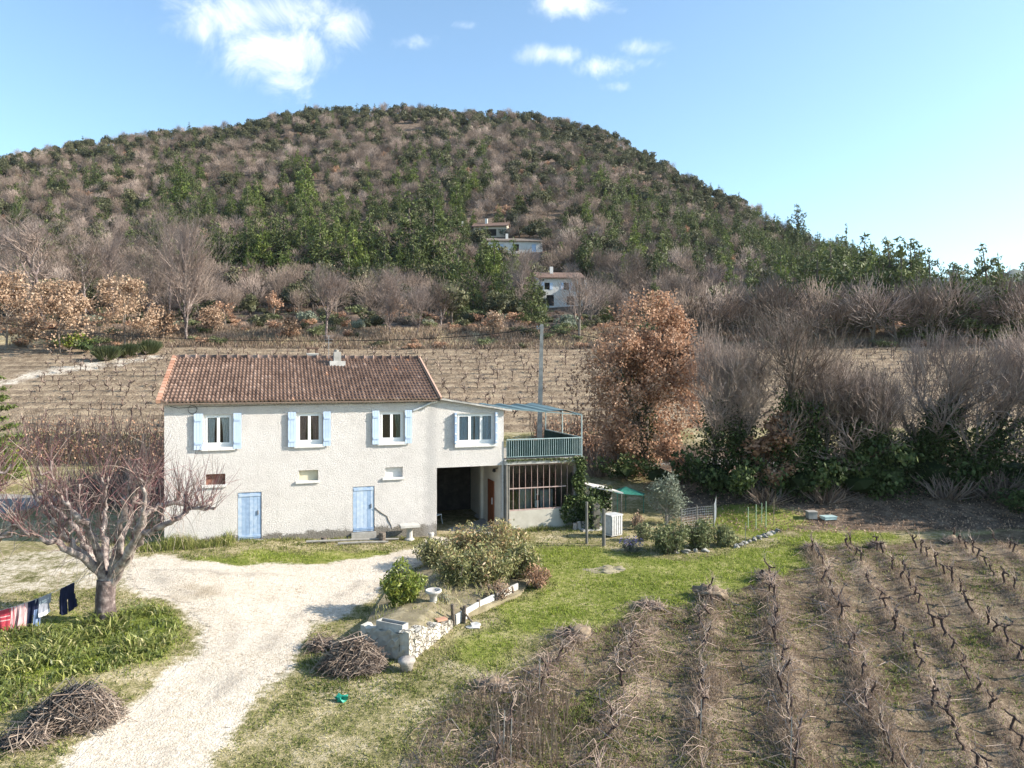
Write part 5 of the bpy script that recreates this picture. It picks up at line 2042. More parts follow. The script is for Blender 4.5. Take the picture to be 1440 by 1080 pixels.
trunk.build('trunk', M['bark_mottled'], root, True)
crown = MB()
R = random.Random(9)
for p, d, r, f in ends:
    for k in range(5 if f > .6 else 2):
        dd = unit(np.array(d) * .5 + rng.normal(0, .45, 3) + (0, 0, 1.1))
        L = rng.uniform(.4, 1.5)
        q = [np.array(p)]
        for s in range(4):
            dd = unit(dd + rng.normal(0, .12, 3) + (0, 0, -.10 if rng.random() < .35 else .06))
            q.append(q[-1] + dd * L / 4)
        c = 0 if rng.random() < .6 else 1
        crown.tube(q, np.linspace(.009, .004, 5), 3, rng.uniform(.1, .9), c, False)
        for m in range(1):
            j = R.randint(1, 3)
            d2 = unit(dd + rng.normal(0, .6, 3))
            crown.tube([q[j], q[j] + d2 * L * .22, q[j] + d2 * L * .42 + (0, 0, .04)], [.006, .005, .003], 3, rng.uniform(.1, .9), c, False)
# long hanging and low shoots
for k in range(150):
    p, d, r, f = ends[R.randrange(len(ends))]
    dd = unit(rng.normal(0, 1, 3) * (1, 1, .3))
    q = [np.array(p)]
    L = rng.uniform(.6, 1.5)
    for s in range(5):
        dd = unit(dd + (0, 0, -.28) + rng.normal(0, .1, 3))
        q.append(q[-1] + dd * L / 5)
    crown.tube(q, np.linspace(.009, .004, 6), 3, rng.uniform(.3, 1), 1, False)
crown.build('shoots', [M['twig_red'], M['twig_pale']], root)

root.scale = (.86, .86, 1.0)

# second pollard mostly outside the left edge
b2 = G(-95, 890)
r2 = tree_root('pollard_tree', b2, 2.3, 'second pollarded tree of which only limbs reach in at the left edge')
for ch in root.children:
    d = ch.copy()
    COL.objects.link(d)
    d.parent = r2
# ------------------------------------------------------------------ vines
def vine_meshes(seed, shoots=5):
    R = random.Random(seed)
    r_ = np.random.default_rng(seed)
    t, c = MB(), MB()
    h = R.uniform(.42, .6)
    pts = [(0, 0, -.08)]
    x = y = 0
    lx, ly = r_.normal(0, .035, 2)
    for k in range(4):
        x += lx + r_.normal(0, .045)
        y += ly + r_.normal(0, .04)
        pts.append((x, y, h * (k + 1) / 4))
    t.tube(pts, [.06, .05, .045, .05, .06], 6, .4)
    top = np.array(pts[-1])
    for s in (-1, 1) if seed % 3 else (-1, .2, 1):
        q = [top]
        L = R.uniform(.15, .36)
        upw = R.uniform(.1, 1.1)
        for k in range(3):
            q.append(q[-1] + np.array((r_.normal(0, .05), s * L / 3 + r_.normal(0, .03), upw * L / 3 + r_.normal(0, .03))))
        t.tube(q, [.045, .035, .03, .034], 5, .45)
        for k in range(shoots):
            b = q[R.randint(1, 3)]
            d = unit(np.array((r_.normal(0, .5), s * .3 + r_.normal(0, .4), 1.0)))
            L2 = R.uniform(.25, .75)
            m = b + d * L2 * .5
            c.tube([b, m, m + unit(d + r_.normal(0, .5, 3)) * L2 * .5], [.011, .008, .005], 3, R.uniform(.1, .9), 0, False)
    return t.data('grapevine', M['vine']), c.data('cane', M['cane'])


VM = [vine_meshes(400 + i, 5) for i in range(5)] + [vine_meshes(410 + i, 2) for i in range(4)]
rot_row = -math.atan2(ROWV[0], ROWV[1])
vr = np.random.default_rng(11)
NAMES = ['mounded row beside the meadow', 'shaggy row before the planted bed', 'shaggy row nearest the lawn corner', 'row running down the middle of the picture', 'row left of the tall row', 'tall first full row', 'second full row', 'third full row', 'fourth full row', 'fifth full row', 'sixth full row', 'seventh full row', 'outermost row']
nv = 0
for ri, (P0, (_, kd)) in enumerate(zip(ROWP, ROWS)):
    if kd == 'mound':
        continue
    s = .35
    k = 0
    while True:
        p = np.array(P0) - ROWV * s
        s += vr.uniform(.72, 1.0)
        if p[1] < 10.5:
            break
        px = 720 + F * p[0] / p[1]
        if vr.random() < (.12 if kd in ('mid', 'thin') else .3) or px > 1490:
            continue
        if kd == 'thick' and s < 2.2:
            continue
        p = p + vr.normal(0, .06, 2)
        z = gz(*p)
        i = vr.integers(0, 5) if kd in ('mid', 'thick') else vr.integers(5, 9)
        o = bpy.data.objects.new('grapevine', VM[i][0])
        COL.objects.link(o)
        ch = bpy.data.objects.new('cane', VM[i][1])
        COL.objects.link(ch)
        ch.parent = o
        o.location = (p[0], p[1], z)
        o.rotation_euler = (vr.normal(0, .12), vr.normal(0, .12), rot_row + vr.normal(0, .35) + (math.pi if vr.random() < .5 else 0))
        sc = vr.uniform(.52, .82)
        o.scale = (sc, sc, sc)
        tag(o, f"gnarled grapevine, {ORD[k]} from the top in the {NAMES[ri]}", 'grapevine', 'vines of the front vineyard')
        k += 1
        nv += 1
print('front vines', nv)

# upper vineyard behind the house
def far_vine(seed):
    R = random.Random(seed)
    r_ = np.random.default_rng(seed)
    t = MB()
    h = R.uniform(.3, .45)
    t.tube([(0, 0, -.1), (r_.normal(0, .06), 0, h * .5), (r_.normal(0, .08), 0, h)], [.05, .042, .045], 5, .4)
    for k in range(4):
        d = unit((r_.normal(0, 1), r_.normal(0, .5), R.uniform(.1, .9)))
        L = R.uniform(.2, .45)
        t.tube([(0, 0, h), d * L * .6 + (0, 0, h), d * L + (0, 0, h + .12)], [.036, .026, .014], 4, .4, 0, False)
    for k in range(7):
        d = unit((r_.normal(0, 1), r_.normal(0, .5), R.uniform(.2, 1)))
        t.tube([(0, 0, h), d * R.uniform(.3, .6) + (0, 0, h)], [.016, .008], 3, R.uniform(.2, .9), 1, False)
    return t.data('grapevine', [M['vine'], M['cane']])


FV = [far_vine(430 + i) for i in range(6)]
cand = []
row = 0
y = 53.6
while y < 94:
    for x in np.arange(-.72 * y, .78 * y, 1.35):
        xx = x + vr.normal(0, .3)
        yv = y + .03 * x + .9 * math.sin(x / 19.) + vr.normal(0, .2)
        px = 720 + F * xx / yv
        if yv < 52.6 or yv > 94.5 or vr.random() < .22 or px < 25 + (yv - 55) * 1.5 or px > 1470:
            continue
        py = 520 - (gz(xx, yv) - CAMZ) * F / yv
        vis = (px < 228 and py > 515) or (605 < px < 830) or (960 < px < 1420)
        cand.append((0 if vis else 1, yv, row, xx, px))
    row += 1
    y += 2.45
cand.sort()
ind = sorted([c for c in cand if c[0] == 0][:max(0, 296 - nv)], key=lambda c: (c[2], c[4]))
indset = set(ind)
ordv = {}
for c in ind:
    side = 'left of the house' if c[4] < 300 else 'behind the terrace' if c[4] < 900 else 'behind the right hand trees'
    o = bpy.data.objects.new('grapevine', FV[vr.integers(0, 6)])
    COL.objects.link(o)
    o.location = (c[3], c[1], gz(c[3], c[1]))
    o.rotation_euler = (0, 0, vr.uniform(0, 6.28))
    sv = vr.uniform(.55, 1.15)
    o.scale = (sv, sv, sv)
    key = (c[2], side)
    ordv[key] = ordv.get(key, 0) + 1
    tag(o, f"small vine {side}, {ORD[ordv[key] - 1]} from left in the {ORD[c[2]]} row upslope", 'grapevine', 'vines of the upper vineyard')
o = scatter('vine_rows', [(c[3], c[1], gz(c[3], c[1]), (1, 1, vr.uniform(.5, 1.15)), int(vr.integers(0, 6)), vr.uniform(0, 6.28)) for c in cand if c not in indset], FV)
tag(o, 'farther vine rows of the upper vineyard behind the house', 'vineyard', None, 'stuff')

# ------------------------------------------------------------------ grass, weeds, stalks
def blades(mb, x, y, h, w, tint, lean=.5, mi=0, zoff=-.01):
    n = len(x)
    z = height(x, y) + zoff
    a = rng.random(n) * 6.28
    sx, sy = np.cos(a) * w / 2, np.sin(a) * w / 2
    l = rng.normal(0, lean, (n, 2)) * h[:, None]
    b = np.stack([x, y, z], -1)
    s = np.stack([sx, sy, np.zeros(n)], -1)
    mid = b + np.stack([l[:, 0] * .35, l[:, 1] * .35, h * .62], -1)
    tip = b + np.stack([l[:, 0], l[:, 1], h * np.clip(1 - .25 * np.hypot(l[:, 0], l[:, 1]) / h, .35, 1)], -1)
    V = np.stack([b - s, b + s, mid + s * .75, tip, mid - s * .75], 1).reshape(-1, 3)
    i = np.arange(n)[:, None] * 5
    tt = np.clip(tint, 0, 1)
    mb.add(V, np.concatenate([i + np.array([0, 1, 2, 4])], 0), tt, mi)
    mb.add(V[:0], np.zeros((0, 3), int))
    base = mb.n - len(V)
    mb.f.append((i + np.array([4, 2, 3])) + base)
    mb.t.append(np.broadcast_to(tt, (n,)))
    mb.m.append(np.full(n, mi, np.int32))


def scatter_xy(n, x0, x1, y0, y1, frame=True):
    """more of them nearer the viewer"""
    u = rng.random(n)
    y = y0 * (y1 / y0) ** u
    x = rng.uniform(x0, x1, n)
    if frame:
        k = (np.abs(x) < .74 * y + 1.0)
        x, y = x[k], y[k]
    return x, y


GRAVEL_OK = lambda m: m['gravel'] < .35
clump = lambda x, y, s, sd: wob(x, y, s, sd)
HOUSEPOLY = [tuple(hl(*p)[:2]) for p in ((-.3, -.15), (17.6, -.15), (17.6, 9.5), (-.3, 9.5))]
BEDPOLY = gpoly([(508, 905), (575, 925), (640, 878), (735, 838), (760, 800), (720, 765), (640, 772), (600, 795), (545, 830), (520, 880)])

mb = MB()
x, y = scatter_xy(330000, -15, 24, 11, 36)
m = masks(x, y)
den = clump(x, y, .33, 21) * .5 + clump(x, y, 1.1, 22) * .5
k = (rng.random(len(x)) < np.clip(m['green'] * (.62 + .7 * den), 0, 1)) & (m['gravel'] < .3) & (m['row'] < .5) & ~in_poly(x, y, HOUSEPOLY)
x, y = x[k], y[k]
den = den[k]
blades(mb, x, y, rng.uniform(.04, .1, len(x)) * (1 + .8 * np.maximum(den, 0)), np.full(len(x), .016) + y * .0004, rng.normal(.46, .16, len(x)) + den * .12, .7)
print('lawn', len(x))
o = mb.build('green_grass', M['grass'])
tag(o, 'bright green lawn grass between the garden and the vineyard', 'grass', None, 'stuff')

mb = MB()
x, y = scatter_xy(420000, -16, 24, 10.5, 34)
m = masks(x, y)
den = clump(x, y, .22, 31) * .55 + clump(x, y, 1.3, 32) * .5
dens = .55 + .7 * den - .42 * m['soil'] * sst(x, 2, 12)
k = (rng.random(len(x)) < np.clip(dens, .08, 1)) & (m['gravel'] < .4 - .25 * rng.random(len(x))) & (m['green'] < .75) & ~in_poly(x, y, HOUSEPOLY) & (y < 30.5 + 2 * (x < 5))
x, y, den, mm = x[k], y[k], den[k], {q: v[k] for q, v in m.items()}
lush = (1 - mm['soil'] * sst(x, 1, 9) * .7)
blades(mb, x, y, rng.uniform(.03, .085, len(x)) * (1 + .9 * np.maximum(den, 0)), np.full(len(x), .016) + y * .0005, rng.normal(.56, .22, len(x)) - den * .3 - .2 * lush - .08 * mm['soil'] * sst(x, 2, 10), .9)
print('mixed', len(x))
o = mb.build('winter_grass', M['mixgrass'])
tag(o, 'sparse olive and straw coloured winter grass over the front field', 'grass', None, 'stuff')

# dead stalks in the vine rows
mb = MB()
for P0, (_, kd) in zip(ROWP, ROWS):
    n, wd, hh = {'mound': (11000, .34, .16), 'thick': (8500, .34, .2), 'mid': (8000, .22, .25), 'thin': (5000, .2, .14)}[kd]
    s = rng.random(n) ** .8 * 17 - .2
    p = np.array(P0) - ROWV * s[:, None] + np.array((ROWV[1], -ROWV[0])) * (rng.normal(0, wd, n) + .1 * np.sin(s * 2.2))[:, None]
    lump = .65 + .5 * np.sin(s * 1.7 + P0[0]) * np.sin(s * .63 + 1)
    kk = (p[:, 1] > 9.5) & (np.abs(p[:, 0]) < .74 * p[:, 1] + 1) & (rng.random(n) < .35 + .65 * lump)
    p, lump = p[kk], lump[kk]
    blades(mb, p[:, 0], p[:, 1], hh * rng.uniform(.35, 1.15, len(p)) * (.6 + .5 * lump), np.full(len(p), .014), rng.normal(.5, .2, len(p)), .75)
o = mb.build('dead_stalks', M['drygrass'])
tag(o, 'straw coloured dead stalks standing along the vine rows', 'dead grass', None, 'stuff')

# tangled prunings lying along the left rows
mb = MB()
for P0, (_, kd) in zip(ROWP[:7], ROWS[:7]):
    for i in range({'mound': 40, 'thick': 260, 'mid': 120, 'thin': 60}[kd]):
        s = rng.uniform(0, 15)
        c = np.array(P0) - ROWV * s + np.array((ROWV[1], -ROWV[0])) * rng.normal(0, .35)
        if c[1] < 10:
            continue
        a = math.atan2(-ROWV[1], -ROWV[0]) + rng.normal(0, .8)
        L = rng.uniform(.4, 1.3)
        d = np.array((math.cos(a), math.sin(a))) * L / 2
        z = gz(*c)
        hgt = rng.uniform(.03, .28)
        side = np.array((-d[1], d[0])) * rng.normal(0, .3)
        mb.tube([(c[0] - d[0], c[1] - d[1], z + .02), (c[0] + side[0], c[1] + side[1], z + hgt), (c[0] + d[0], c[1] + d[1], z + .03 + hgt * .3)], [.008, .007, .004], 3, rng.uniform(.0, .8), 0, False)
o = mb.build('vine_prunings', M['cane'])
tag(o, 'tangled vine prunings lying along the left rows', 'prunings', None, 'stuff')

# earth mounds at the row heads
mound_mat = tinted('crumbly_earth', [(0, (.07, .05, .035)), (.5, (.2, .15, .105)), (1, (.36, .29, .21))], .95, 4, .5, .9, .05)
for i, (px, py, w, lab) in enumerate(((690, 968, .5, 'lowest earth mound, at the head of the left mounded row'), (806, 893, .55, 'large tan earth mound at the head of the shaggy row by the bed'), (1001, 836, .55, 'earth mound with a dark hollow at the head of the middle row'), (915, 853, .42, 'small earth mound right of the lawn'), (1076, 812, .35, 'small mound with a stump at the head of the row right of the middle'), (1142, 771, .3, 'little dark mound at the head of the tall row'), (1232, 768, .33, 'reddish earth heap at the third full row'), (1338, 762, .33, 'reddish earth heap at the fifth full row'))):
    c = G(px, py)
    mb = MB()
    mb.blob((0, 0, 0), (w * .7, w * .6, .15), 500 + i, .5, 4)
    mb.v[-1] = mb.v[-1] * (1 + wob(mb.v[-1][:, 0] * 9, mb.v[-1][:, 1] * 9 + mb.v[-1][:, 2] * 7, .5, 80 + i) * .16)[:, None]
    o = mb.build('earth_mound', mound_mat, None, True)
    o.location = c
    tag(o, lab, 'earth mound', 'earth mounds at the row heads')
    mb = MB()
    n = 170
    an = rng.random(n) * 6.28
    r1 = w * rng.uniform(.2, 1.05, n)
    for a, r in zip(an, r1):
        mb.tube([(math.cos(a) * r, math.sin(a) * r, .16 * (1 - r / w)), (math.cos(a) * r + rng.normal(0, .16), math.sin(a) * r + rng.normal(0, .16), rng.uniform(.05, .26))], [.006, .003], 3, rng.random(), 0, False)
    mb.build('dead_tuft', M['cane'], o)
    if i in (1, 2, 4):
        st = MB()
        st.tube([(-.1, 0, 0), (-.13, .02, .12), (-.06, 0, .22)], [.1, .08, .06], 7, .3)
        st.build('stump', M['vine'], o)

# tall dry stems and thin stakes in front
mb = MB()
for i in range(230):
    px, py = rng.uniform(690, 800), rng.uniform(985, 1078)
    c = G(px, py)
    h = rng.uniform(.35, .95)
    l = rng.normal(0, .06, 2)
    mb.tube([c - (0, 0, .03), c + (l[0], l[1], h * .6), c + (l[0] * 2, l[1] * 2, h)], [.008, .007, .004], 3, rng.uniform(.3, 1), 0, False)
o = mb.build('dry_stems', M['drygrass'])
tag(o, 'tall pale dry stems standing at the bottom of the picture', 'dry stems', None, 'stuff')
for px, py, ty, lab in ((758, 978, 928, 'thin pale stake beside the shaggy row'), (708, 1062, 1000, 'leftmost thin pale stake at the bottom of the picture'), (718, 1068, 1012, 'thin pale stake next to the leftmost one at the bottom'), (1112, 1072, 1010, 'thin stake in the row right of the middle'), (985, 1040, 985, 'thin stake in the middle row'), (1048, 770, 735, 'grey stake by the kitchen garden corner')):
    c = G(px, py)
    mb = MB()
    h = (py - ty) / F * c[1]
    mb.tube([(0, 0, -.1), (.02, 0, h)], [.014, .011], 5, .9)
    o = mb.build('stake', M['grey_post'])
    o.location = c
    tag(o, lab, 'stake', 'thin stakes in the front field')

# lush weeds under the pollard
mb = MB()
x, y = scatter_xy(60000, -17, -7, 14, 24, False)
d_ = sdist(x, y, WEED)
den = clump(x, y, .35, 41)
k = (d_ > -.15 + .3 * rng.random(len(x))) & (rng.random(len(x)) < .42 + .55 * den)
x, y, den, d_ = x[k], y[k], den[k], d_[k]
hh = rng.uniform(.08, .4, len(x)) * (1 + .5 * den) * np.clip(.55 + d_ * .6, .4, 1)
blades(mb, x, y, hh, rng.uniform(.02, .065, len(x)), rng.normal(.5, .22, len(x)) + den * .2, .8)
print('weeds', len(x))
o = mb.build('lush_weeds', M['weed'])
tag(o, 'lush broad leaved green weeds under the pollarded tree', 'weeds', None, 'stuff')

# straw and dead leaves on the shaded bank, and rough growth along the house foot
mb = MB()
n = 26000
x = rng.uniform(5, 33, n)
y = rng.uniform(30, 44, n)
m = masks(x, y)
k = (m['litter'] > .3) & (m['lane'] < .3)
x, y = x[k], y[k]
x, y = x[::2], y[::2]
cards(mb, np.stack([x, y, height(x, y) + .02 + rng.random(len(x)) * .04], -1), .09, rng.normal(.45, .22, len(x)), 0, .7)
o = mb.build('fallen_leaves', M['tan_leaf'])
tag(o, 'brown fallen leaves on the bank under the right hand trees', 'fallen leaves', None, 'stuff')
mb = MB()
for s0, s1, n, h0 in ((-1.2, 2.5, 1700, .45), (2.5, 7.0, 700, .14), (8.2, 9.6, 200, .12), (13.9, 17, 700, .22)):
    s = rng.uniform(s0, s1, n)
    t = -rng.random(n) ** 1.6 * (.95 if s0 < 0 else .4) - .05
    P = np.array([hl(a, b) for a, b in zip(s, t)])
    blades(mb, P[:, 0], P[:, 1], h0 * rng.uniform(.3, 1.2, n) * (1 + .4 * np.sin(s * 3)), np.full(n, .02), rng.normal(.5, .2, n), .6)
o = mb.build('rough_growth', M['mixgrass'])
tag(o, 'dry rough growth along the foot of the house wall', 'weeds', None, 'stuff')
mb = MB()
n = 30000
x = rng.uniform(-60, 75, n)
y = rng.uniform(93.5, 104, n)
blades(mb, x, y, rng.uniform(.3, .95, n) * (1 + .4 * clump(x, y, 2, 61)), np.full(n, .09), rng.normal(.55, .2, n) + .15 * clump(x, y, 5, 62), .5)
n = 26000
x = rng.uniform(-45, 60, n)
y = rng.uniform(52, 95, n)
blades(mb, x, y, rng.uniform(.06, .2, n), np.full(n, .07), rng.normal(.62, .18, n), .6)
o = mb.build('straw_grass', M['drygrass'])
tag(o, 'straw coloured grass on the upper field and its bank', 'dead grass', None, 'stuff')
# ------------------------------------------------------------------ raised bed with its stone wall
def stonewall_mat():
    m, g = mk('rubble_stone')
    tc = g.add('ShaderNodeTexCoord')
    dn = g.add('ShaderNodeTexNoise', Scale=5.0)
    g.link(tc.outputs['Object'], dn.inputs['Vector'])
    sv = g.add('ShaderNodeVectorMath', operation='SCALE')
    g.link(dn.outputs['Color'], sv.inputs[0])
    sv.inputs['Scale'].default_value = .22
    av = g.add('ShaderNodeVectorMath', operation='ADD')
    g.link(tc.outputs['Object'], av.inputs[0])
    g.link(sv.outputs[0], av.inputs[1])
    v = g.add('ShaderNodeTexVoronoi')
    v.inputs['Scale'].default_value = 6.5
    g.link(av.outputs[0], v.inputs['Vector'])
    e = g.add('ShaderNodeTexVoronoi', feature='DISTANCE_TO_EDGE')
    e.inputs['Scale'].default_value = 6.5
    g.link(av.outputs[0], e.inputs['Vector'])
    sc = g.add('ShaderNodeSeparateColor')
    g.link(v.outputs['Color'], sc.inputs[0])
    nz = g.noise(tc.outputs['Object'], 9, 6, .65)
    col = g.ramp(g.math('ADD', g.math('MULTIPLY', sc.outputs[0], .4), g.math('MULTIPLY', nz, .6)), [(.25, (.26, .235, .2)), (.5, (.47, .43, .37)), (.75, (.62, .58, .51))])
    edge = g.smooth(e.outputs['Distance'], .015, .1)
    col = g.mix(g.math('ADD', .35, g.math('MULTIPLY', edge, .65)), (.17, .14, .11), col)
    finish(g, col, .95, g.math('ADD', edge, g.math('MULTIPLY', nz, .6)), 1.0, .07, .1)
    return m


M['rubble'] = stonewall_mat()
M['bed_earth'] = tinted('dry_bed_earth', [(0, (.08, .065, .04)), (.5, (.21, .175, .11)), (1, (.37, .32, .22))], .95, 2.5, .6, .9, .06)
c0, c1, c2 = G(507, 916)[:2], G(575, 933)[:2], G(637, 884)[:2]
TOPZ = gz(*c1) + .74


def rough_wall(mb, a, b, zt0, zt1, th, mi=0, out=1):
    """a wall whose face and top are uneven"""
    a, b = np.array(a), np.array(b)
    L = np.linalg.norm(b - a)
    d = (b - a) / L
    nrm = np.array((d[1], -d[0])) * out
    n, k = max(6, int(L / .1)), 8
    V = []
    for j in range(k + 1):
        for i in range(n + 1):
            f = i / n
            p = a + (b - a) * f
            z0 = gz(*p) - .15
            zt = zt0 + (zt1 - zt0) * f + .05 * math.sin(f * 21 + 1) * (0 < f < 1) + rng.normal(0, .015)
            e = nrm * rng.normal(0, .022) * (0 < f < 1)
            V.append((p[0] + e[0], p[1] + e[1], z0 + (zt - z0) * j / k))
    m = n + 1
    ii = np.arange(k)[:, None] * m + np.arange(n)[None]
    f1 = np.stack([ii, ii + 1, ii + m + 1, ii + m], -1).reshape(-1, 4)
    if out < 0:
        f1 = f1[:, ::-1]
    V = np.array(V)
    mb.add(V, f1, .5, mi)
    top = V[-m:]
    bk = top.copy()
    bk[:, :2] -= nrm * th
    bb = bk.copy()
    bb[:, 2] = [gz(p[0], p[1]) - .15 for p in bb]
    W = np.concatenate([top, bk, bb])
    i = np.arange(n)
    f2 = np.concatenate([np.stack([i, i + 1, i + m + 1, i + m], -1), np.stack([i + m, i + m + 1, i + 2 * m + 1, i + 2 * m], -1)])
    mb.add(W, f2, .6, mi)


bed = empty('raised_bed', (0, 0, 0), 0, 'raised garden bed held by a rubble stone wall beside the gravel drive', 'garden bed')
mb = MB()
rough_wall(mb, c0, c1, TOPZ - .04, TOPZ, .3)
mb.build('smooth_wall', M['render_grey'], bed)
mb = MB()
rough_wall(mb, c1 + np.array((.004, -.004)), c2, TOPZ + .03, gz(*c2) + .22, .3)
mb.build('rubble_wall', M['rubble'], bed)
pl = [(520, 870), (545, 833), (600, 797), (640, 775), (715, 768), (758, 803), (733, 838)]
ring = [c0 + (.1, .12), c1 + np.array((-.05, .2)), c2 + np.array((-.12, .1))] + [G(*p)[:2] for p in pl[::-1]]
cen = np.mean(ring, 0)
mb = MB()
rg = []
for i, r in enumerate(ring):
    zt = (TOPZ - .09) if i in (0, 1) else gz(*r) + .08 + .1 * (i == 2)
    rg.append((r[0], r[1], zt))
ns, nr = len(rg) * 6, 9
idx = np.linspace(0, len(rg), ns, endpoint=False)
RR = np.array(rg + [rg[0]])
per = np.stack([np.interp(idx, np.arange(len(RR)), RR[:, k]) for k in range(3)], -1)
zc = gz(*cen) + .3
V = []
for j in range(nr):
    f = 1 - j / nr
    q = per * f + np.array((cen[0], cen[1], zc)) * (1 - f)
    q[:, 2] += wob(q[:, 0], q[:, 1], .4, 71) * .05 * (j > 0)
    V.append(q)
V = np.concatenate(V + [np.array([[cen[0], cen[1], zc]])])
fs = [(j * ns + i, j * ns + (i + 1) % ns, (j + 1) * ns + (i + 1) % ns, (j + 1) * ns + i) for j in range(nr - 1) for i in range(ns)]
mb.add(V, fs)
mb.add(V[(nr - 1) * ns:], [((i, (i + 1) % ns, ns)) for i in range(ns)])
low = per.copy()
low[:, 2] = [gz(p[0], p[1]) - .1 for p in low]
mb.add(np.concatenate([low, per]), [(i, (i + 1) % ns, ns + (i + 1) % ns, ns + i) for i in range(ns)])
mb.build('soil', M['bed_earth'], bed, True)
# pale boards edging the far side, on posts
pts = [G(*p) for p in ((641, 880), (672, 862), (700, 848), (728, 834))]
mb = MB()
pm = MB()
for a, b in zip(pts[:-1], pts[1:]):
    mb.bar(a + (0, 0, .17), b + (0, 0, .17), .05, .3, rng.uniform(.6, 1))
mb.build('edging_board', M['concrete'], bed)
for px, py, h, mm in ((638, 880, .62, 'bark'), (652, 876, .5, 'bark'), (672, 861, .38, 'bark'), (697, 850, .4, 'bark'), (722, 838, .3, 'bark')):
    q = G(px, py)
    pm = MB()
    pm.tube([(0, 0, -.1), (rng.normal(0, .03), 0, h)], [.06, .055], 7, .3)
    if px == 652:
        pm.tube([(-.1, 0, .45), (.3, -.1, 0)], [.03, .025], 6, .3)
    o = pm.build('edging_post', M[mm], bed)
    o.location = q

# things standing on and round the bed
def put(name, mb, mats, loc, lab, cat, grp=None, rz=0.0, smooth=False):
    o = mb.build(name, mats, None, smooth)
    o.location = tuple(loc)
    o.rotation_euler = (0, 0, rz)
    return tag(o, lab, cat, grp)


q = G(608, 872)
mb = MB()
mb.lathe([(0, -.1), (.15, -.1), (.15, .1), (.11, .16), (.11, .42), (.17, .5), (.25, .56), (.25, .62), (.2, .62), (.17, .56), (0, .56)], (0, 0, 0), 16, .7)
put('stone_pedestal', mb, M['concrete'], (q[0], q[1] + .25, gz(*q[:2]) + .2), 'pale stone bird bath pedestal in the raised bed', 'pedestal', None, 0, True)
mb = MB()
mb.box((-.42, -.13, 0), (.42, -.10, .2), .6)
mb.box((-.42, .10, 0), (.42, .13, .2), .6)
mb.box((-.42, -.098, 0), (-.39, .098, .2), .6)
mb.box((.39, -.098, 0), (.42, .098, .2), .6)
mb.box((-.39, -.1, .02), (.39, .1, .14), .2)
d = (c1 - c0)
pc = c0 + d * .62
put('flower_trough', mb, M['concrete'], (pc[0] + .02, pc[1] + .2, TOPZ - .03), 'long concrete flower trough on the bed wall', 'trough', None, math.atan2(d[1], d[0]))
mb = MB()
mb.box((-.16, -.1, 0), (.16, .1, .05), .6)
pc = c1 + (c2 - c1) * .8
put('clay_tile', mb, M['orange_tile'], (pc[0] - .12, pc[1] + .1, gz(*c2) + .36), 'orange clay tile lying on the rubble wall top', 'tile', None, .6)
mb = MB()
mb.lathe([(0, .3), (.2, .3), (.23, .24), (.17, .16), (.14, 0), (.0, 0)], (0, 0, 0), 12, .55)
put('wooden_stump', mb, M['bark_pale'], G(572, 944), 'short pale stump at the foot of the bed wall', 'stump', None, 0, True)
mb = MB()
mb.blob((0, 0, .02), (.2, .13, .08), 3, .35, 2, .9)
put('pale_stone', mb, M['concrete'], G(667, 882), 'white stone lying in grass by the edging boards', 'stone')

# bushes of the bed
def leafy_bush(name, loc, w, h, n, size, mat, lab, seed, tmean=.5, stems=True, grp='bushes of the raised bed', aspect=.3, dens=.35):
    R = random.Random(seed)
    t = empty(name, tuple(loc), R.uniform(0, 6), lab, 'bush', grp)
    st, lf = MB(), MB()
    r_ = np.random.default_rng(seed)
    tips = []
    for i in range(34):
        a = R.uniform(0, 6.28)
        rr = R.random() ** .6
        e = np.array((math.cos(a) * w * .8 * rr, math.sin(a) * w * .8 * rr, h * (1 - .5 * rr ** 2) * R.uniform(.72, 1.0)))
        b = np.array((math.cos(a) * w * .2 * rr, math.sin(a) * w * .2 * rr, -.1))
        mid = (b + e) / 2 + np.array((0, 0, h * .1))
        st.tube([b, mid, e], [.022, .016, .008], 4, R.uniform(.2, .7), 0, False)
        for f in (.25, .5, .75, 1.0):
            tips.append(b * (1 - f) ** 2 + 2 * mid * f * (1 - f) + e * f * f)
    tips = np.array(tips)
    P, dd, k = clump_points(tips, r_.uniform(.16, .34, len(tips)) * max(w, .7), n, .2)
    P = P[P[:, 2] > .02]
    lump = wob(P[:, 0] + P[:, 2], P[:, 1] - P[:, 2], .35, seed) * .16
    cards(lf, P, size, lump + r_.normal(tmean, .2, len(P)), 0, aspect, .5)
    st.build('stems', M['bark'], t)
    lf.build('foliage', M[mat], t)
    return t


def bedpt(px, py):
    p = G(px, py)
    return (p[0], p[1], p[2] + .12)


leafy_bush('laurel_bush', bedpt(568, 864), .78, 1.5, 3600, .15, 'laurel', 'bright yellow green bush at the drive end of the raised bed', 601, .55)
for i, (px, py, w, h, tm, lab) in enumerate(((612, 800, .8, 1.2, .72, 'rusty tinged oleander next to the drive'), (645, 832, .95, 1.5, .5, 'olive green oleander behind the stone pedestal'), (690, 826, 1.15, 1.75, .5, 'biggest olive green oleander in the middle of the bed'), (655, 790, .95, 1.6, .62, 'brownish oleander before the carport'), (700, 790, 1.05, 1.75, .6, 'tall brown tipped oleander before the workshop'), (733, 815, .8, 1.35, .52, 'oleander at the lawn end of the bed'), (725, 783, .7, 1.1, .58, 'low oleander nearest the workshop wall'))):
    leafy_bush('oleander', bedpt(px, py), w * 1.1, h * .82, 3600, .14, 'oleander', lab, 610 + i, tm + .06)
leafy_bush('dead_bush', bedpt(757, 828), .55, .65, 1000, .11, 'rust', 'low withered brown bush at the lawn end of the raised bed', 630, .45)
leafy_bush('dry_bush', bedpt(700, 846), .55, .55, 600, .1, 'tan_leaf', 'dry twiggy growth leaning over the edging boards', 631, .4)
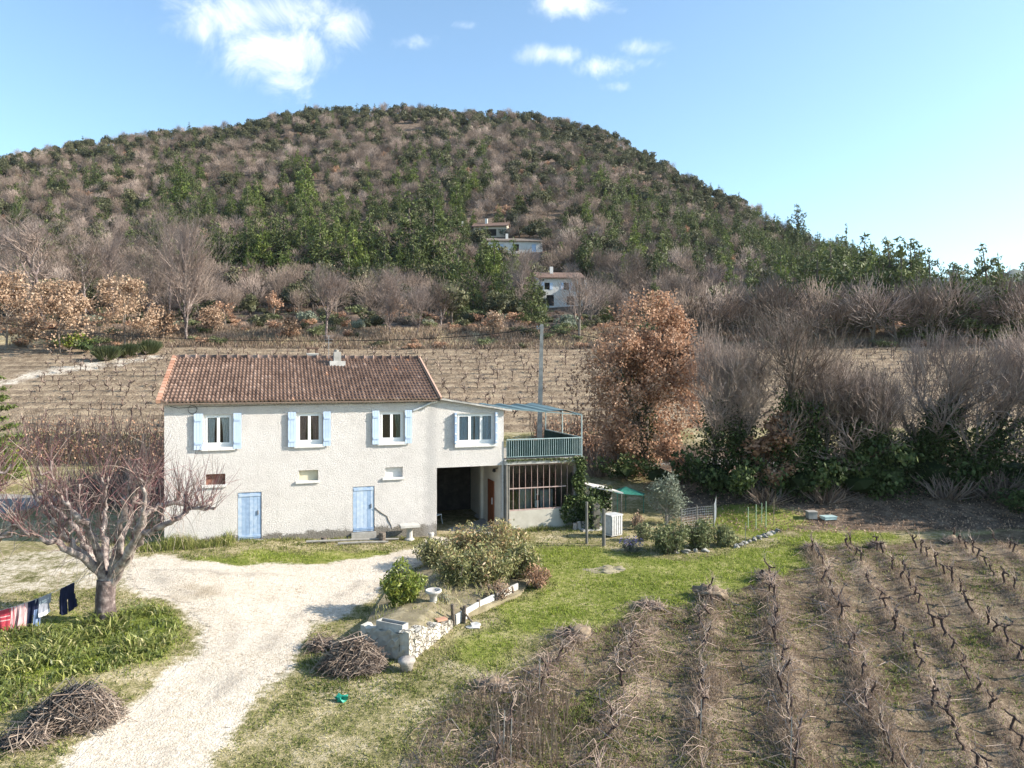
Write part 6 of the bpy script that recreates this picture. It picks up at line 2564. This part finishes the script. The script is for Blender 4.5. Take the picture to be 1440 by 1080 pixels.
leafy_bush('grey_bush', bedpt(622, 862), .3, .5, 450, .08, 'olive', 'small silver grey plant right of the pedestal', 632, .6)
mb = MB()
n = 1500
x = rng.uniform(ring[0][0], c2[0] + 1.2, n)
y = rng.uniform(c1[1], 24, n)
k = in_poly(x, y, [tuple(r) for r in ring])
x, y = x[k], y[k]
blades(mb, x, y, rng.uniform(.06, .2, len(x)), np.full(len(x), .02), rng.normal(.55, .2, len(x)), .7, 0, .42)
o = mb.build('bed_weeds', M['mixgrass'])
tag(o, 'dry weeds growing on top of the raised bed', 'weeds', None, 'stuff')

# brushwood piles
def brush_pile(px, py, w, d, h, n, lab, mats, seed, burnt=False):
    r_ = np.random.default_rng(seed)
    c = G(px, py)
    mb = MB()
    mb.blob((0, 0, 0), (w * .82, d * .82, h * .7), seed, .35, 3, .25, 1 if burnt else 0)
    for i in range(n):
        a = r_.random() * 6.28
        rr = r_.random() ** .6
        p = np.array((math.cos(a) * w * rr, math.sin(a) * d * rr, h * (1 - rr ** 1.7) * r_.uniform(.5, 1.05) + .03))
        t = a + r_.normal(0, 1.0)
        L = r_.uniform(.2, .85) if r_.random() > .03 else r_.uniform(.9, 1.3)
        dv = np.array((math.cos(t), math.sin(t), r_.normal(-.12, .22))) * L / 2
        bend = r_.normal(0, .12, 3) * L * 1.3 + (0, 0, .05)
        dark = burnt and p[0] < .15 * w and p[1] > -.1
        mb.tube([p - dv, p + bend, p + dv], np.array([.008, .007, .004]) * r_.uniform(.6, 1.9), 3, r_.uniform(.05, 1), 1 if dark else 0, False)
    return put('brushwood_pile', mb, [M['brush'], M['ashy']], c, lab, 'brush pile', 'piles of pruned brushwood')


brush_pile(497, 938, .62, .5, .56, 3000, 'rounded brown brushwood pile beside the bed wall', M, 701)
brush_pile(106, 1012, .76, .5, .5, 3000, 'half charred brushwood pile at the edge of the weeds, lower left', M, 702, True)
brush_pile(38, 1045, .45, .35, .16, 220, 'low flattened brushwood remnant in the lower left corner', M, 703, True)
brush_pile(452, 912, .3, .25, .15, 160, 'small scatter of brushwood left of the rounded pile', M, 704)
mb = MB()
mb.blob((0, 0, .06), (.14, .1, .09), 8, .5, 2)
put('green_bag', mb, flat('green_plastic', (.02, .3, .2), .5, .4, 0, .2), G(481, 986), 'crumpled green plastic scrap in the front grass', 'plastic scrap')

# ------------------------------------------------------------------ things along the house foot
mb = MB()
mb.lathe([(0, 0), (.2, 0), (.2, .06), (.13, .1), (.12, .5), (.17, .56), (0, .56)], (0, 0, 0), 14, .75)
mb.box((-.4, -.3, .565), (.4, .3, .65), .8)
p = hl(9.35, -.55)
put('stone_table', mb, M['concrete'], (p[0], p[1], gz(p[0], p[1])), 'pale stone pedestal table by the wall, left of the carport', 'table', None, HA)
mb = MB()
mb.lathe([(0, .42), (.13, .42), (.14, .38), (.13, 0), (0, 0)], (0, 0, 0), 10, .45)
p = hl(8.2, -.75)
put('log_block', mb, M['bark'], (p[0], p[1], gz(p[0], p[1])), 'upright log block left of the stone table', 'log')
mb = MB()
mb.lathe([(0, .22), (.12, .22), (.13, .2), (.1, 0), (0, 0)], (0, 0, 0), 10, .8)
p = hl(10.3, -.35)
put('flower_pot', mb, M['concrete'], (p[0], p[1], gz(p[0], p[1])), 'small white pot at the left carport corner', 'pot', None, 0, True)
mb = MB()
mb.lathe([(0, .2), (.11, .2), (.12, .0), (0, 0)], (0, 0, 0), 9, .4)
p = hl(5.9, -.5)
put('log_block', mb, M['bark'], (p[0], p[1], gz(p[0], p[1])), 'short log end between the two blue doors', 'log')
for i, (a, b_, lab) in enumerate(((5.2, 8.9, 'longest pole lying along the house foot'), (6.4, 8.4, 'shorter pole lying in front of the long one'))):
    mb = MB()
    A_, B_ = hl(a, -.75 - .3 * i), hl(b_, -.6 - .42 * i)
    A_[2] = gz(*A_[:2]) + .08
    B_[2] = gz(*B_[:2]) + .09
    mb.tube([A_ * 0, (B_ - A_) * .5 + (0, 0, .02), B_ - A_], [.05, .045, .04], 7, .8)
    put('wooden_pole', mb, M['grey_post'], A_, lab, 'pole', 'poles on the ground')
mb = MB()
for k in range(5):
    mb.tube([(k * .22, rng.normal(0, .05), -.05), (k * .22 + rng.normal(0, .03), 0, rng.uniform(.28, .42))], [.1, .09], 8, rng.uniform(.3, .8))
p = hl(16.7, -.7)
put('log_edging', mb, M['bark_pale'], (p[0], p[1], gz(p[0], p[1])), 'row of short log ends below the workshop wall', 'log edging', None, HA)
mb = MB()
mb.box((-.4, -.3, -.2), (.9, .25, .06), .8)
p = hl(17.3, -.9)
put('paving_slab', mb, M['concrete'], (p[0], p[1], gz(p[0], p[1])), 'pale paving slab at the ivy corner of the terrace', 'paving', None, HA)

# ivy on the terrace corner
mb = MB()
n = 4200
s = rng.uniform(0, 1, n)
P = []
for i in range(n):
    z = rng.uniform(-.2, 2.75)
    wd = .22 + .2 * math.sin(z * 2.3 + 1) ** 2 + (.45 if z < 1.0 else 0)
    side = rng.random() < .6
    q = hl(17.36 + (rng.normal(0, .1) if side else -rng.random() * wd * 1.3), (-.06 - abs(rng.normal(0, .09))) if not side else rng.uniform(-.15, .6))
    P.append((q[0], q[1], z))
P = np.array(P)
cards(mb, P, .11, rng.normal(.5, .22, n) + wob(P[:, 0], P[:, 2], .3, 4) * .2, 0, .85)
o = mb.build('ivy', M['ivy'])
tag(o, 'ivy climbing the right corner of the terrace', 'ivy')
mb = MB()
n = 900
s = rng.uniform(13.7, 17.4, n)
P = np.array([hl(a, -.13 - rng.random() * .05) for a in s])
P[:, 2] = 2.74 - np.abs(rng.normal(0, .12, n)) * (.3 + sst(s, 15.5, 17.3))
cards(mb, P, .07, rng.normal(.5, .2, n), 0, .8)
o = mb.build('moss', M['shrub'])
tag(o, 'thin creepers hanging over the terrace slab edge', 'creeper')
# broken wall end and its grey gate post
mb = MB()
a, b_ = hl(17.55, -1.2), hl(17.8, .3)
mb.bar((a[0], a[1], .1), (b_[0], b_[1], .2), .28, 1.25, .05)
mb2 = MB()
n = 1500
f = rng.random(n)[:, None]
P = a[None] * (1 - f) + b_[None] * f + rng.normal(0, 1, (n, 3)) * (.2, .16, 0)
P[:, 2] = rng.uniform(-.35, .95, n)
P[:, 0] -= .12
cards(mb2, P, .11, rng.normal(.4, .2, n), 0, .85)
o = mb.build('garden_wall', M['render_grey'])
tag(o, 'short dark wall end casting its shadow on the workshop wall', 'wall')
mb2.build('ivy', M['ivy'], o)
# lean-to shed right of the terrace
sh = empty('lean_to_shed', hl(17.7, -.2, -.4), HA, 'low lean-to shed with a pale flat roof beside the terrace', 'shed')
mb = MB()
mb.add([(.1, .1, 1.72), (1.55, -.2, 1.4), (1.55, 1.9, 1.4), (.1, 2.1, 1.72), (.1, .1, 1.78), (1.55, -.2, 1.46), (1.55, 1.9, 1.46), (.1, 2.1, 1.78)], [(0, 3, 2, 1), (4, 5, 6, 7), (0, 1, 5, 4), (1, 2, 6, 5), (2, 3, 7, 6), (3, 0, 4, 7)], .85)
mb.build('roof', M['concrete'], sh)
mb = MB()
mb.box((.1, .25, 0), (1.2, .35, 1.4), .7)
mb.build('wall', M['render_grey'], sh)
mb = MB()
mb.tube([(1.5, -.1, 0), (1.5, -.1, 1.4)], [.03, .03], 6)
mb.build('post', M['grey_post'], sh)
mb = MB()
n = 900
P = np.stack([rng.uniform(.0, 1.1, n), .18 - np.abs(rng.normal(0, .1, n)), rng.uniform(.6, 1.75, n)], -1)
cards(mb, P, .11, rng.normal(.45, .2, n), 0, .85)
mb.build('ivy', M['ivy'], sh)
# white slatted crate
p = AT(862, 738, 31.2)
mb = MB()
w, h = .62, .78
for k in range(5):
    x0 = -w / 2 + k * w / 5
    mb.box((x0 + .022, -.27, .12), (x0 + w / 5 - .022, -.21, .12 + h), .5)
mb.box((-w / 2, -.205, .14), (w / 2, .25, .1 + h), .4)
mb.box((-w / 2, -.24, .06), (w / 2, .25, .118), .3)
mb.box((-w / 2 - .03, -.27, .12 + h), (w / 2 + .03, .27, .17 + h), .6)
put('slatted_crate', mb, flat('weathered_white_slats', (.5, .5, .49), .7, .2, 0, .15), (p[0], p[1], gz(p[0], p[1])), 'white slatted crate beside the lean-to shed', 'crate', None, HA + .3)
for px, py, ty, w, lab in ((849, 768, 716, .075, 'weathered grey post in front of the white crate'), (825, 765, 706, .06, 'dark post at the wall end left of the white crate')):
    q = G(px, py)
    mb = MB()
    mb.tube([(0, 0, -.1), (0, 0, (py - ty) / F * q[1])], [w, w * .9], 7, .5)
    put('garden_post', mb, M['grey_post'], q, lab, 'post', 'posts by the lean-to')
leafy_bush('lavender', G(888, 776), .55, .5, 900, .07, 'olive', 'small bush with violet flowers below the white crate', 640, .3, True, None)
mb = MB()
fm = flat('violet_flower', (.24, .2, .38), .7, .2, 0, .2)
n = 150
a = rng.random(n) * 6.28
r = rng.random(n) ** .5 * .5
cards(mb, np.stack([np.cos(a) * r, np.sin(a) * r, rng.uniform(.3, .52, n)], -1), .06, .5, 0, .8)
o = mb.build('flowers', fm)
o.parent = [x for x in bpy.data.objects if x.name.startswith('lavender')][0]

# olive, garden shrubs, kitchen garden
b = G(936, 738)
ms = leafy_meshes(651, 2.4, .09, 4200, .13, 'olive', (.8, .7), (11, 8), (.05, .08, .08), .1, (.22, .45), .3, 'bark_pale', .66, .75, .5)
put_tree('olive_tree', b, ms, 'silvery grey olive tree in the garden right of the shed', None, 0)
GG = 'round grey green shrubs of the garden'
leafy_bush('garden_shrub', G(944, 778), 1.0, 1.25, 2800, .12, 'shrub', 'largest grey green round shrub, left one of the garden row', 660, .5, True, GG, .5)
leafy_bush('garden_shrub', G(984, 772), .8, 1.15, 2300, .12, 'shrub', 'grey green round shrub in the middle of the garden row', 661, .52, True, GG, .5)
leafy_bush('garden_shrub', G(1016, 768), .6, .85, 1700, .11, 'shrub', 'smallest grey green shrub at the right end of the garden row', 662, .55, True, GG, .5)
leafy_bush('garden_shrub', G(905, 760), .55, .8, 900, .1, 'shrub', 'loose yellow green plant between crate and olive tree', 663, .65, True, GG, .4)
leafy_bush('dry_plant', G(896, 745), .35, .9, 420, .1, 'tan_leaf', 'dry brown upright plant before the olive tree', 664, .4, True, None, .4)
for i in range(14):
    f = i / 13
    px = 1000 + 95 * f if i > 3 else 950 + 14 * i
    py = (775 - 28 * max(0, f) ** 1.2) if i > 3 else 779 - i
    if i > 3:
        px = 1035 + (i - 4) * 6.5
        py = 770 - (i - 4) * 2.4
    q = G(px, py)
    mb = MB()
    mb.blob((0, 0, .05), (rng.uniform(.1, .2), rng.uniform(.08, .14), rng.uniform(.06, .11)), 670 + i, .35, 2, rng.uniform(.1, .6))
    put('edging_stone', mb, M['concrete'], q, f'pale rough stone, {ORD[i]} from the left edging the garden', 'stone', 'stones edging the garden', rng.uniform(0, 3))
for i, (px, py, ty, lab) in enumerate(((1052, 743, 717, 'pale green cane, leftmost in the kitchen garden'), (1063, 745, 714, 'pale green cane, second in the kitchen garden'), (1071, 736, 711, 'thin green cane, middle of the kitchen garden'), (1077, 742, 710, 'pale green cane left of the brown one'), (1088, 738, 706, 'brown cane at the right of the kitchen garden'))):
    q = G(px, py)
    mb = MB()
    mb.tube([(0, 0, -.1), (.01, 0, (py - ty) / F * q[1] * 1.15)], [.018, .016], 6, .5)
    put('garden_cane', mb, flat('cane_paint', (.3, .42, .28) if i < 4 else (.2, .17, .12), .6), q, lab, 'cane', 'canes of the kitchen garden')
# wire mesh fence and green netting
fence = empty('wire_fence', (0, 0, 0), 0, 'thin wire mesh fence panels behind the garden shrubs', 'fence')
fp = [G(*p) for p in ((958, 748), (980, 744), (1004, 742), (1007, 728))]
mb = MB()
for a, b_ in zip(fp[:-1], fp[1:]):
    L = np.linalg.norm(b_ - a)
    n = max(2, int(L / .1))
    for i in range(n + 1):
        q = a + (b_ - a) * i / n
        mb.tube([q, q + (0, 0, .95)], [.003, .003], 3, .5, 0, False)
    for k in range(9):
        mb.tube([a + (0, 0, .08 + k * .11), b_ + (0, 0, .08 + k * .11)], [.003, .003], 3, .5, 0, False)
mb.build('wire_mesh', M['zinc'], fence)
for q in fp:
    mb = MB()
    mb.tube([q - (0, 0, .1), q + (0, 0, 1.05)], [.03, .028], 6)
    mb.build('post', M['grey_post'], fence)
net = empty('net_frame', (0, 0, 0), 0, 'small green netting tent behind the lean-to shed', 'netting')
q0, q1, q2 = AT(868, 694, 35), AT(905, 697, 36), AT(880, 684, 36.5)
mb = MB()
nm = flat('green_net', (.02, .13, .1), .7, .2, 0, .2)
for a, b_, c_ in ((q0, q1, q2),):
    g0, g1 = a.copy(), b_.copy()
    mb.add([a, b_, c_, a + (-.2, 1.2, -.1), b_ + (.3, 1.2, -.1)], [(0, 1, 2), (0, 2, 3), (1, 4, 2), (3, 2, 4)], .5)
mb.build('net', nm, net)
for q in (q0, q1, q2):
    mb = MB()
    mb.tube([(q[0], q[1], gz(q[0], q[1])), q], [.02, .02], 5)
    mb.build('post', nm, net)
mb = MB()
mb.box((-.3, -.2, 0), (.3, .2, .12), .5)
mb.box((-.33, -.23, .122), (.33, .23, .15), .5)
put('cold_frame_box', mb, flat('pale_turquoise', (.42, .55, .55), .5, .4), G(1165, 730), 'pale turquoise box on the shaded grass by the bank', 'box', None, .2)
mb = MB()
mb.box((-.2, -.2, 0), (.2, .2, .3), .4)
mb.box((-.22, -.22, .303), (.22, .22, .34), .5)
put('garden_bin', mb, M['concrete'], G(1141, 729), 'small grey bin on the shaded grass left of the turquoise box', 'bin')
for i, (px, py) in enumerate(((848, 803), (862, 800))):
    q = G(px, py)
    mb = MB()
    mb.blob((0, 0, -.03), (.6 - .2 * i, .35, .1), 690 + i, .4, 3, .7)
    put('earth_patch', mb, M['bed_earth'], q, ('bare pale earth patch', 'smaller bare earth patch')[i] + ' in the lawn below the shed', 'earth patch', 'bare patches in the lawn')

# ------------------------------------------------------------------ washing line
A_ = AT(-30, 866, 19.6)
B_ = AT(118, 812, 20.6)
C_ = AT(143, 795, 20.9)
line = lambda f: A_ * (1 - f) + B_ * f + np.array((0, 0, -.12 * math.sin(f * math.pi)))
mb = MB()
mb.tube([line(f) for f in np.linspace(0, 1, 12)] + [C_], .006, 5)
o = mb.build('washing_line', M['zinc'])
tag(o, 'washing line strung to the pollarded tree', 'washing line')


def fl(px):
    return (px + 30) / 148.0


def garment(x0, x1, drop, mats, lab, cat, cut=None, stripes=None, seed=1):
    """cloth folded over the line, with soft folds; cut(u, v) -> False removes a cell; stripes picks material"""
    n, m = 26, 26
    f0, f1 = fl(x0), fl(x1)
    P, cell = [], []
    for j in range(m + 1):
        for i in range(n + 1):
            u, v = i / n, j / m
            p = line(f0 + (f1 - f0) * u)
            sway = .05 * math.sin(u * 9 + seed) * v + .03 * math.sin(u * 19 + seed * 2) * v
            P.append(p + np.array((.04 * math.sin(seed + v * 2) * v + .012 * math.sin(u * 25 + v * 4), -.02 - sway, -drop * v * (1 + .05 * math.sin(u * 7 + seed)))))
    P = np.array(P)
    mb = MB()
    for j in range(m):
        for i in range(n):
            u, v = (i + .5) / n, (j + .5) / m
            if cut and not cut(u, v):
                continue
            a = j * (n + 1) + i
            mb.add(P[[a, a + 1, a + n + 2, a + n + 1]], [(0, 3, 2, 1)], .5, stripes(u, v) if stripes else 0)
            b2_ = P[[a, a + 1, a + n + 2, a + n + 1]] + (0, .015, 0)
            mb.add(b2_, [(0, 1, 2, 3)], .5, stripes(u, v) if stripes else 0)
    o = mb.build(cat.replace(' ', '_'), mats, None, True)
    return tag(o, lab, cat, 'washing on the line')


cl = lambda n, c: flat(n, c, .9, .1, 0, .12, 6)
red, pink, navy, blue, grey, white = cl('red_cloth', (.45, .06, .085)), cl('pink_cloth', (.62, .42, .42)), cl('navy_cloth', (.018, .022, .05)), cl('jeans_cloth', (.2, .27, .42)), cl('grey_cloth', (.3, .31, .36)), cl('white_print', (.72, .72, .74))
k_ = 19.9 / F
garment(-20, 12, 34 * k_, [red, pink], 'red towel at the left end of the washing line', 'towel', None, lambda u, v: 1 if (v * 7) % 1 < .12 else 0, 1)
garment(13, 37, 36 * k_, [pink, red], 'pale pink striped towel next to the red one', 'towel', None, lambda u, v: 1 if (u * 5) % 1 < .16 else 0, 2)
garment(38, 55, 45 * k_, [navy, blue], 'dark and pale blue jeans between towel and grey shirt', 'trousers', lambda u, v: not (.42 < u < .58 and v > .45), lambda u, v: 1 if u > .55 and v > .3 else 0, 3)
garment(48, 71, 27 * k_, [grey, white], 'grey shirt with a white print on the washing line', 'shirt', lambda u, v: not ((u < .1 or u > .9) and v > .5), lambda u, v: 1 if (.25 < u < .8 and .2 < v < .42 and math.sin(u * 40) + math.sin(v * 60) > .2) or v > .82 else 0, 4)
garment(80, 109, 38 * k_, [navy], 'dark navy shorts at the right end of the washing line', 'shorts', lambda u, v: abs(u - .5) < .32 + .18 * v and not (.46 < u < .54 and v > .5), None, 5)

# ------------------------------------------------------------------ pole and wires
pb = AT(757, 640, 40.5)
pt = AT(762, 456, 40.5)
pole = empty('utility_pole', (pb[0], pb[1], gz(pb[0], pb[1])), 0, 'grey concrete utility pole standing behind the terrace', 'utility pole')
mb = MB()
hh = pt[2] - gz(pb[0], pb[1])
dx = pt[0] - pb[0]
mb.add([(s * (.17 if z == 0 else .085) + (dx if z else 0), t * (.13 if z == 0 else .08), z * hh - .2 * (z == 0)) for z in (0, 1) for s, t in ((-1, -1), (1, -1), (1, 1), (-1, 1))], [(0, 3, 2, 1), (4, 5, 6, 7), (0, 1, 5, 4), (1, 2, 6, 5), (2, 3, 7, 6), (3, 0, 4, 7)], .45)
mb.build('shaft', M['concrete'], pole)
mb = MB()
mb.bar((dx - .28, 0, hh - .25), (dx + .12, 0, hh - .22), .06, .06, .5)
for s in (-.26, -.1):
    mb.lathe([(0, 0), (.035, .0), (.05, .06), (.03, .12), (0, .12)], (dx + s, 0, hh - .2), 8)
mb.build('bracket', M['metal'], pole)


def wire(name, pts, r, lab):
    P = np.array([AT(*p) for p in pts])
    t = np.linspace(0, len(P) - 1, (len(P) - 1) * 6 + 1)
    # smooth interpolation through the points
    Q = []
    for k in range(3):
        c = np.polyfit(np.arange(len(P)), P[:, k], min(4, len(P) - 1))
        Q.append(np.polyval(c, t))
    mb = MB()
    mb.tube(np.stack(Q, -1), r, 5)
    o = mb.build(name, M['cable'])
    return tag(o, lab, 'cable', 'overhead cables')


wire('overhead_cable', [(-60, 445, 62), (115, 467, 57), (230, 474, 54), (400, 480, 50), (530, 480, 47), (640, 472, 44), (760, 460, 40.5)], .022, 'dark overhead cable running from the left edge to the concrete pole')
wire('overhead_cable', [(762, 459, 40.5), (860, 480, 41), (960, 500, 41.5), (1085, 523, 42)], .018, 'dark overhead cable from the concrete pole to the ivy clad tree')
wire('overhead_cable', [(819, 577, 33.5), (950, 581, 34.5), (1120, 586, 36), (1300, 590, 38), (1480, 592, 40)], .008, 'thin pale wire running right from the terrace')

# ------------------------------------------------------------------ far houses on the hill
def far_house(px, py, depth, rz, w, d, h, lab, wallc, roofc, wins, roof_rise=1.6, wing=None):
    c = G(px, py)
    w *= c[1] / depth
    z = gz(c[0], c[1])
    t = empty('hill_house', (c[0], c[1], min(z, c[2])), rz, lab, 'house', 'far houses on the hill')
    zb = c[2] - min(z, c[2])
    mb = MB()
    wall_with_holes(mb, -w / 2, w / 2, -2, zb + h, [(a, b, zb + lo, zb + hi) for a, b, lo, hi, _ in wins if _ >= 0], .25)
    for sx in (-1, 1):
        V = [(sx * w / 2, 0, -2), (sx * w / 2, d, -2), (sx * w / 2, d, zb + h), (sx * w / 2, d / 2, zb + h + roof_rise - .12), (sx * w / 2, 0, zb + h)]
        mb.add(V, [(0, 1, 2), (0, 2, 4), (2, 3, 4)] if sx > 0 else [(0, 2, 1), (0, 4, 2), (2, 4, 3)])
    mb.quad((w / 2, d, -2), (-w / 2, d, -2), (-w / 2, d, zb + h), (w / 2, d, zb + h))
    mb.build('wall', wallc, t)
    mb = MB()
    for s in (0, 1):
        y0, y1 = (-.5, d / 2) if s == 0 else (d + .5, d / 2)
        V = [(-w / 2 - .4, y0, zb + h - .12), (w / 2 + .4, y0, zb + h - .12), (w / 2 + .4, y1, zb + h + roof_rise), (-w / 2 - .4, y1, zb + h + roof_rise)]
        V2 = [(a, b, c_ + .18) for a, b, c_ in V]
        mb.add(V + V2, [(0, 1, 5, 4), (4, 5, 6, 7), (3, 2, 1, 0), (1, 2, 6, 5), (0, 4, 7, 3)], .4 + .2 * s)
    rf = mb.build('roof', roofc, t)
    mb = MB()
    mb.box((-w * .15 - .3, d * .35, zb + h + .5), (-w * .15 + .3, d * .35 + .6, zb + h + roof_rise + 1.1))
    mb.build('chimney', M['stone_sill'], rf)
    for a, b, lo, hi, kd in wins:
        m2 = MB()
        m2.quad((a, .15, zb + lo), (b, .15, zb + lo), (b, .15, zb + hi), (a, .15, zb + hi))
        o = m2.build('door' if kd == 2 else 'window', M['dark'] if kd != 3 else M['shutter'], t)
        if kd == 1:
            m3 = MB()
            for s0, s1 in ((a - .55, a - .02), (b + .02, b + .55)):
                m3.box((s0, -.06, zb + lo), (s1, -.003, zb + hi), .5)
            m3.build('shutter', M['shutter'], o)
    return t, zb


white = flat('white_house_render', (.62, .6, .57), .9, .1, 0, .08, 1)
beige = flat('warm_house_render', (.55, .47, .38), .9, .1, 0, .08, 1)
t, zb = far_house(788, 432, 137, RAD(6), 8.5, 7, 5.4, 'white two storey hill house with blue shutters and brown roof', white, M['tile'], [(-3.0, -2.0, 3.2, 4.5, 1), (.6, 1.6, 3.2, 4.5, 1), (-2.6, -1.2, .2, 2.2, 2), (1.2, 2.6, .4, 2.0, 0)], 1.3)
mb = MB()
for x0, x1 in ((4.3, 4.75), (7.0, 7.5)):
    mb.box((x0, -1.5, -1), (x1, -1.0, zb + 5.0))
mb.box((4.76, -.6, -1), (6.99, -.3, zb + 3.2))
mb.build('porch_wall', white, t)
mb = MB()
mb.add([(4.0, -2.0, zb + 5.0), (7.9, -2.0, zb + 4.7), (7.9, 6, zb + 5.4), (4.0, 6, zb + 5.9), (4.0, -2.0, zb + 5.25), (7.9, -2.0, zb + 4.95), (7.9, 6, zb + 5.65), (4.0, 6, zb + 6.15)], [(0, 3, 2, 1), (4, 5, 6, 7), (0, 1, 5, 4), (1, 2, 6, 5), (2, 3, 7, 6), (3, 0, 4, 7)], .3)
mb.build('porch_roof', M['tile'], t)
mb = MB()
mb.quad((4.4, 1.6, zb), (7.2, 1.6, zb), (7.2, 1.6, zb + 4.9), (4.4, 1.6, zb + 4.9))
mb.build('porch_back', beige, t)
far_house(725, 357, 176, RAD(4), 13, 6, 2.9, 'long low hill house with blue shutters and a grey roof', white, flat('grey_brown_tiles', (.2, .165, .14), .9, .1, 0, .2, 2), [(-4.2, -2.8, .7, 2.2, 3), (-.5, .8, .6, 2.2, 0), (3.8, 4.8, .5, 2.3, 3)], 1.0)
far_house(689, 333, 196, RAD(-8), 9, 5, 2.6, 'small pale hill house with a tiled roof, above the long low one', beige, M['tile'], [(-1.5, 1.6, .2, 1.9, 0), (2.4, 3.2, .8, 1.8, 0)], 1.2)
far_house(655, 331, 199, RAD(10), 4, 4, 1.8, 'little outbuilding half hidden left of the highest hill house', beige, M['tile'], [(-.5, .6, .2, 1.5, 2)], .8)

# ------------------------------------------------------------------ the air: a thin haze that softens the hill
mb = MB()
mb.box((-3300, -500, -4.5), (3300, 4300, 260))
hm, g = mk('airlight')
pv = g.add('ShaderNodeVolumePrincipled', Density=.00006, Anisotropy=.2)
pv.inputs['Color'].default_value = (.86, .92, 1, 1)
ho = g.add('ShaderNodeOutputMaterial')
g.link(pv.outputs[0], ho.inputs['Volume'])
o = mb.build('haze', hm)
tag(o, 'thin pale haze over the valley and the hill', 'haze', None, 'stuff')
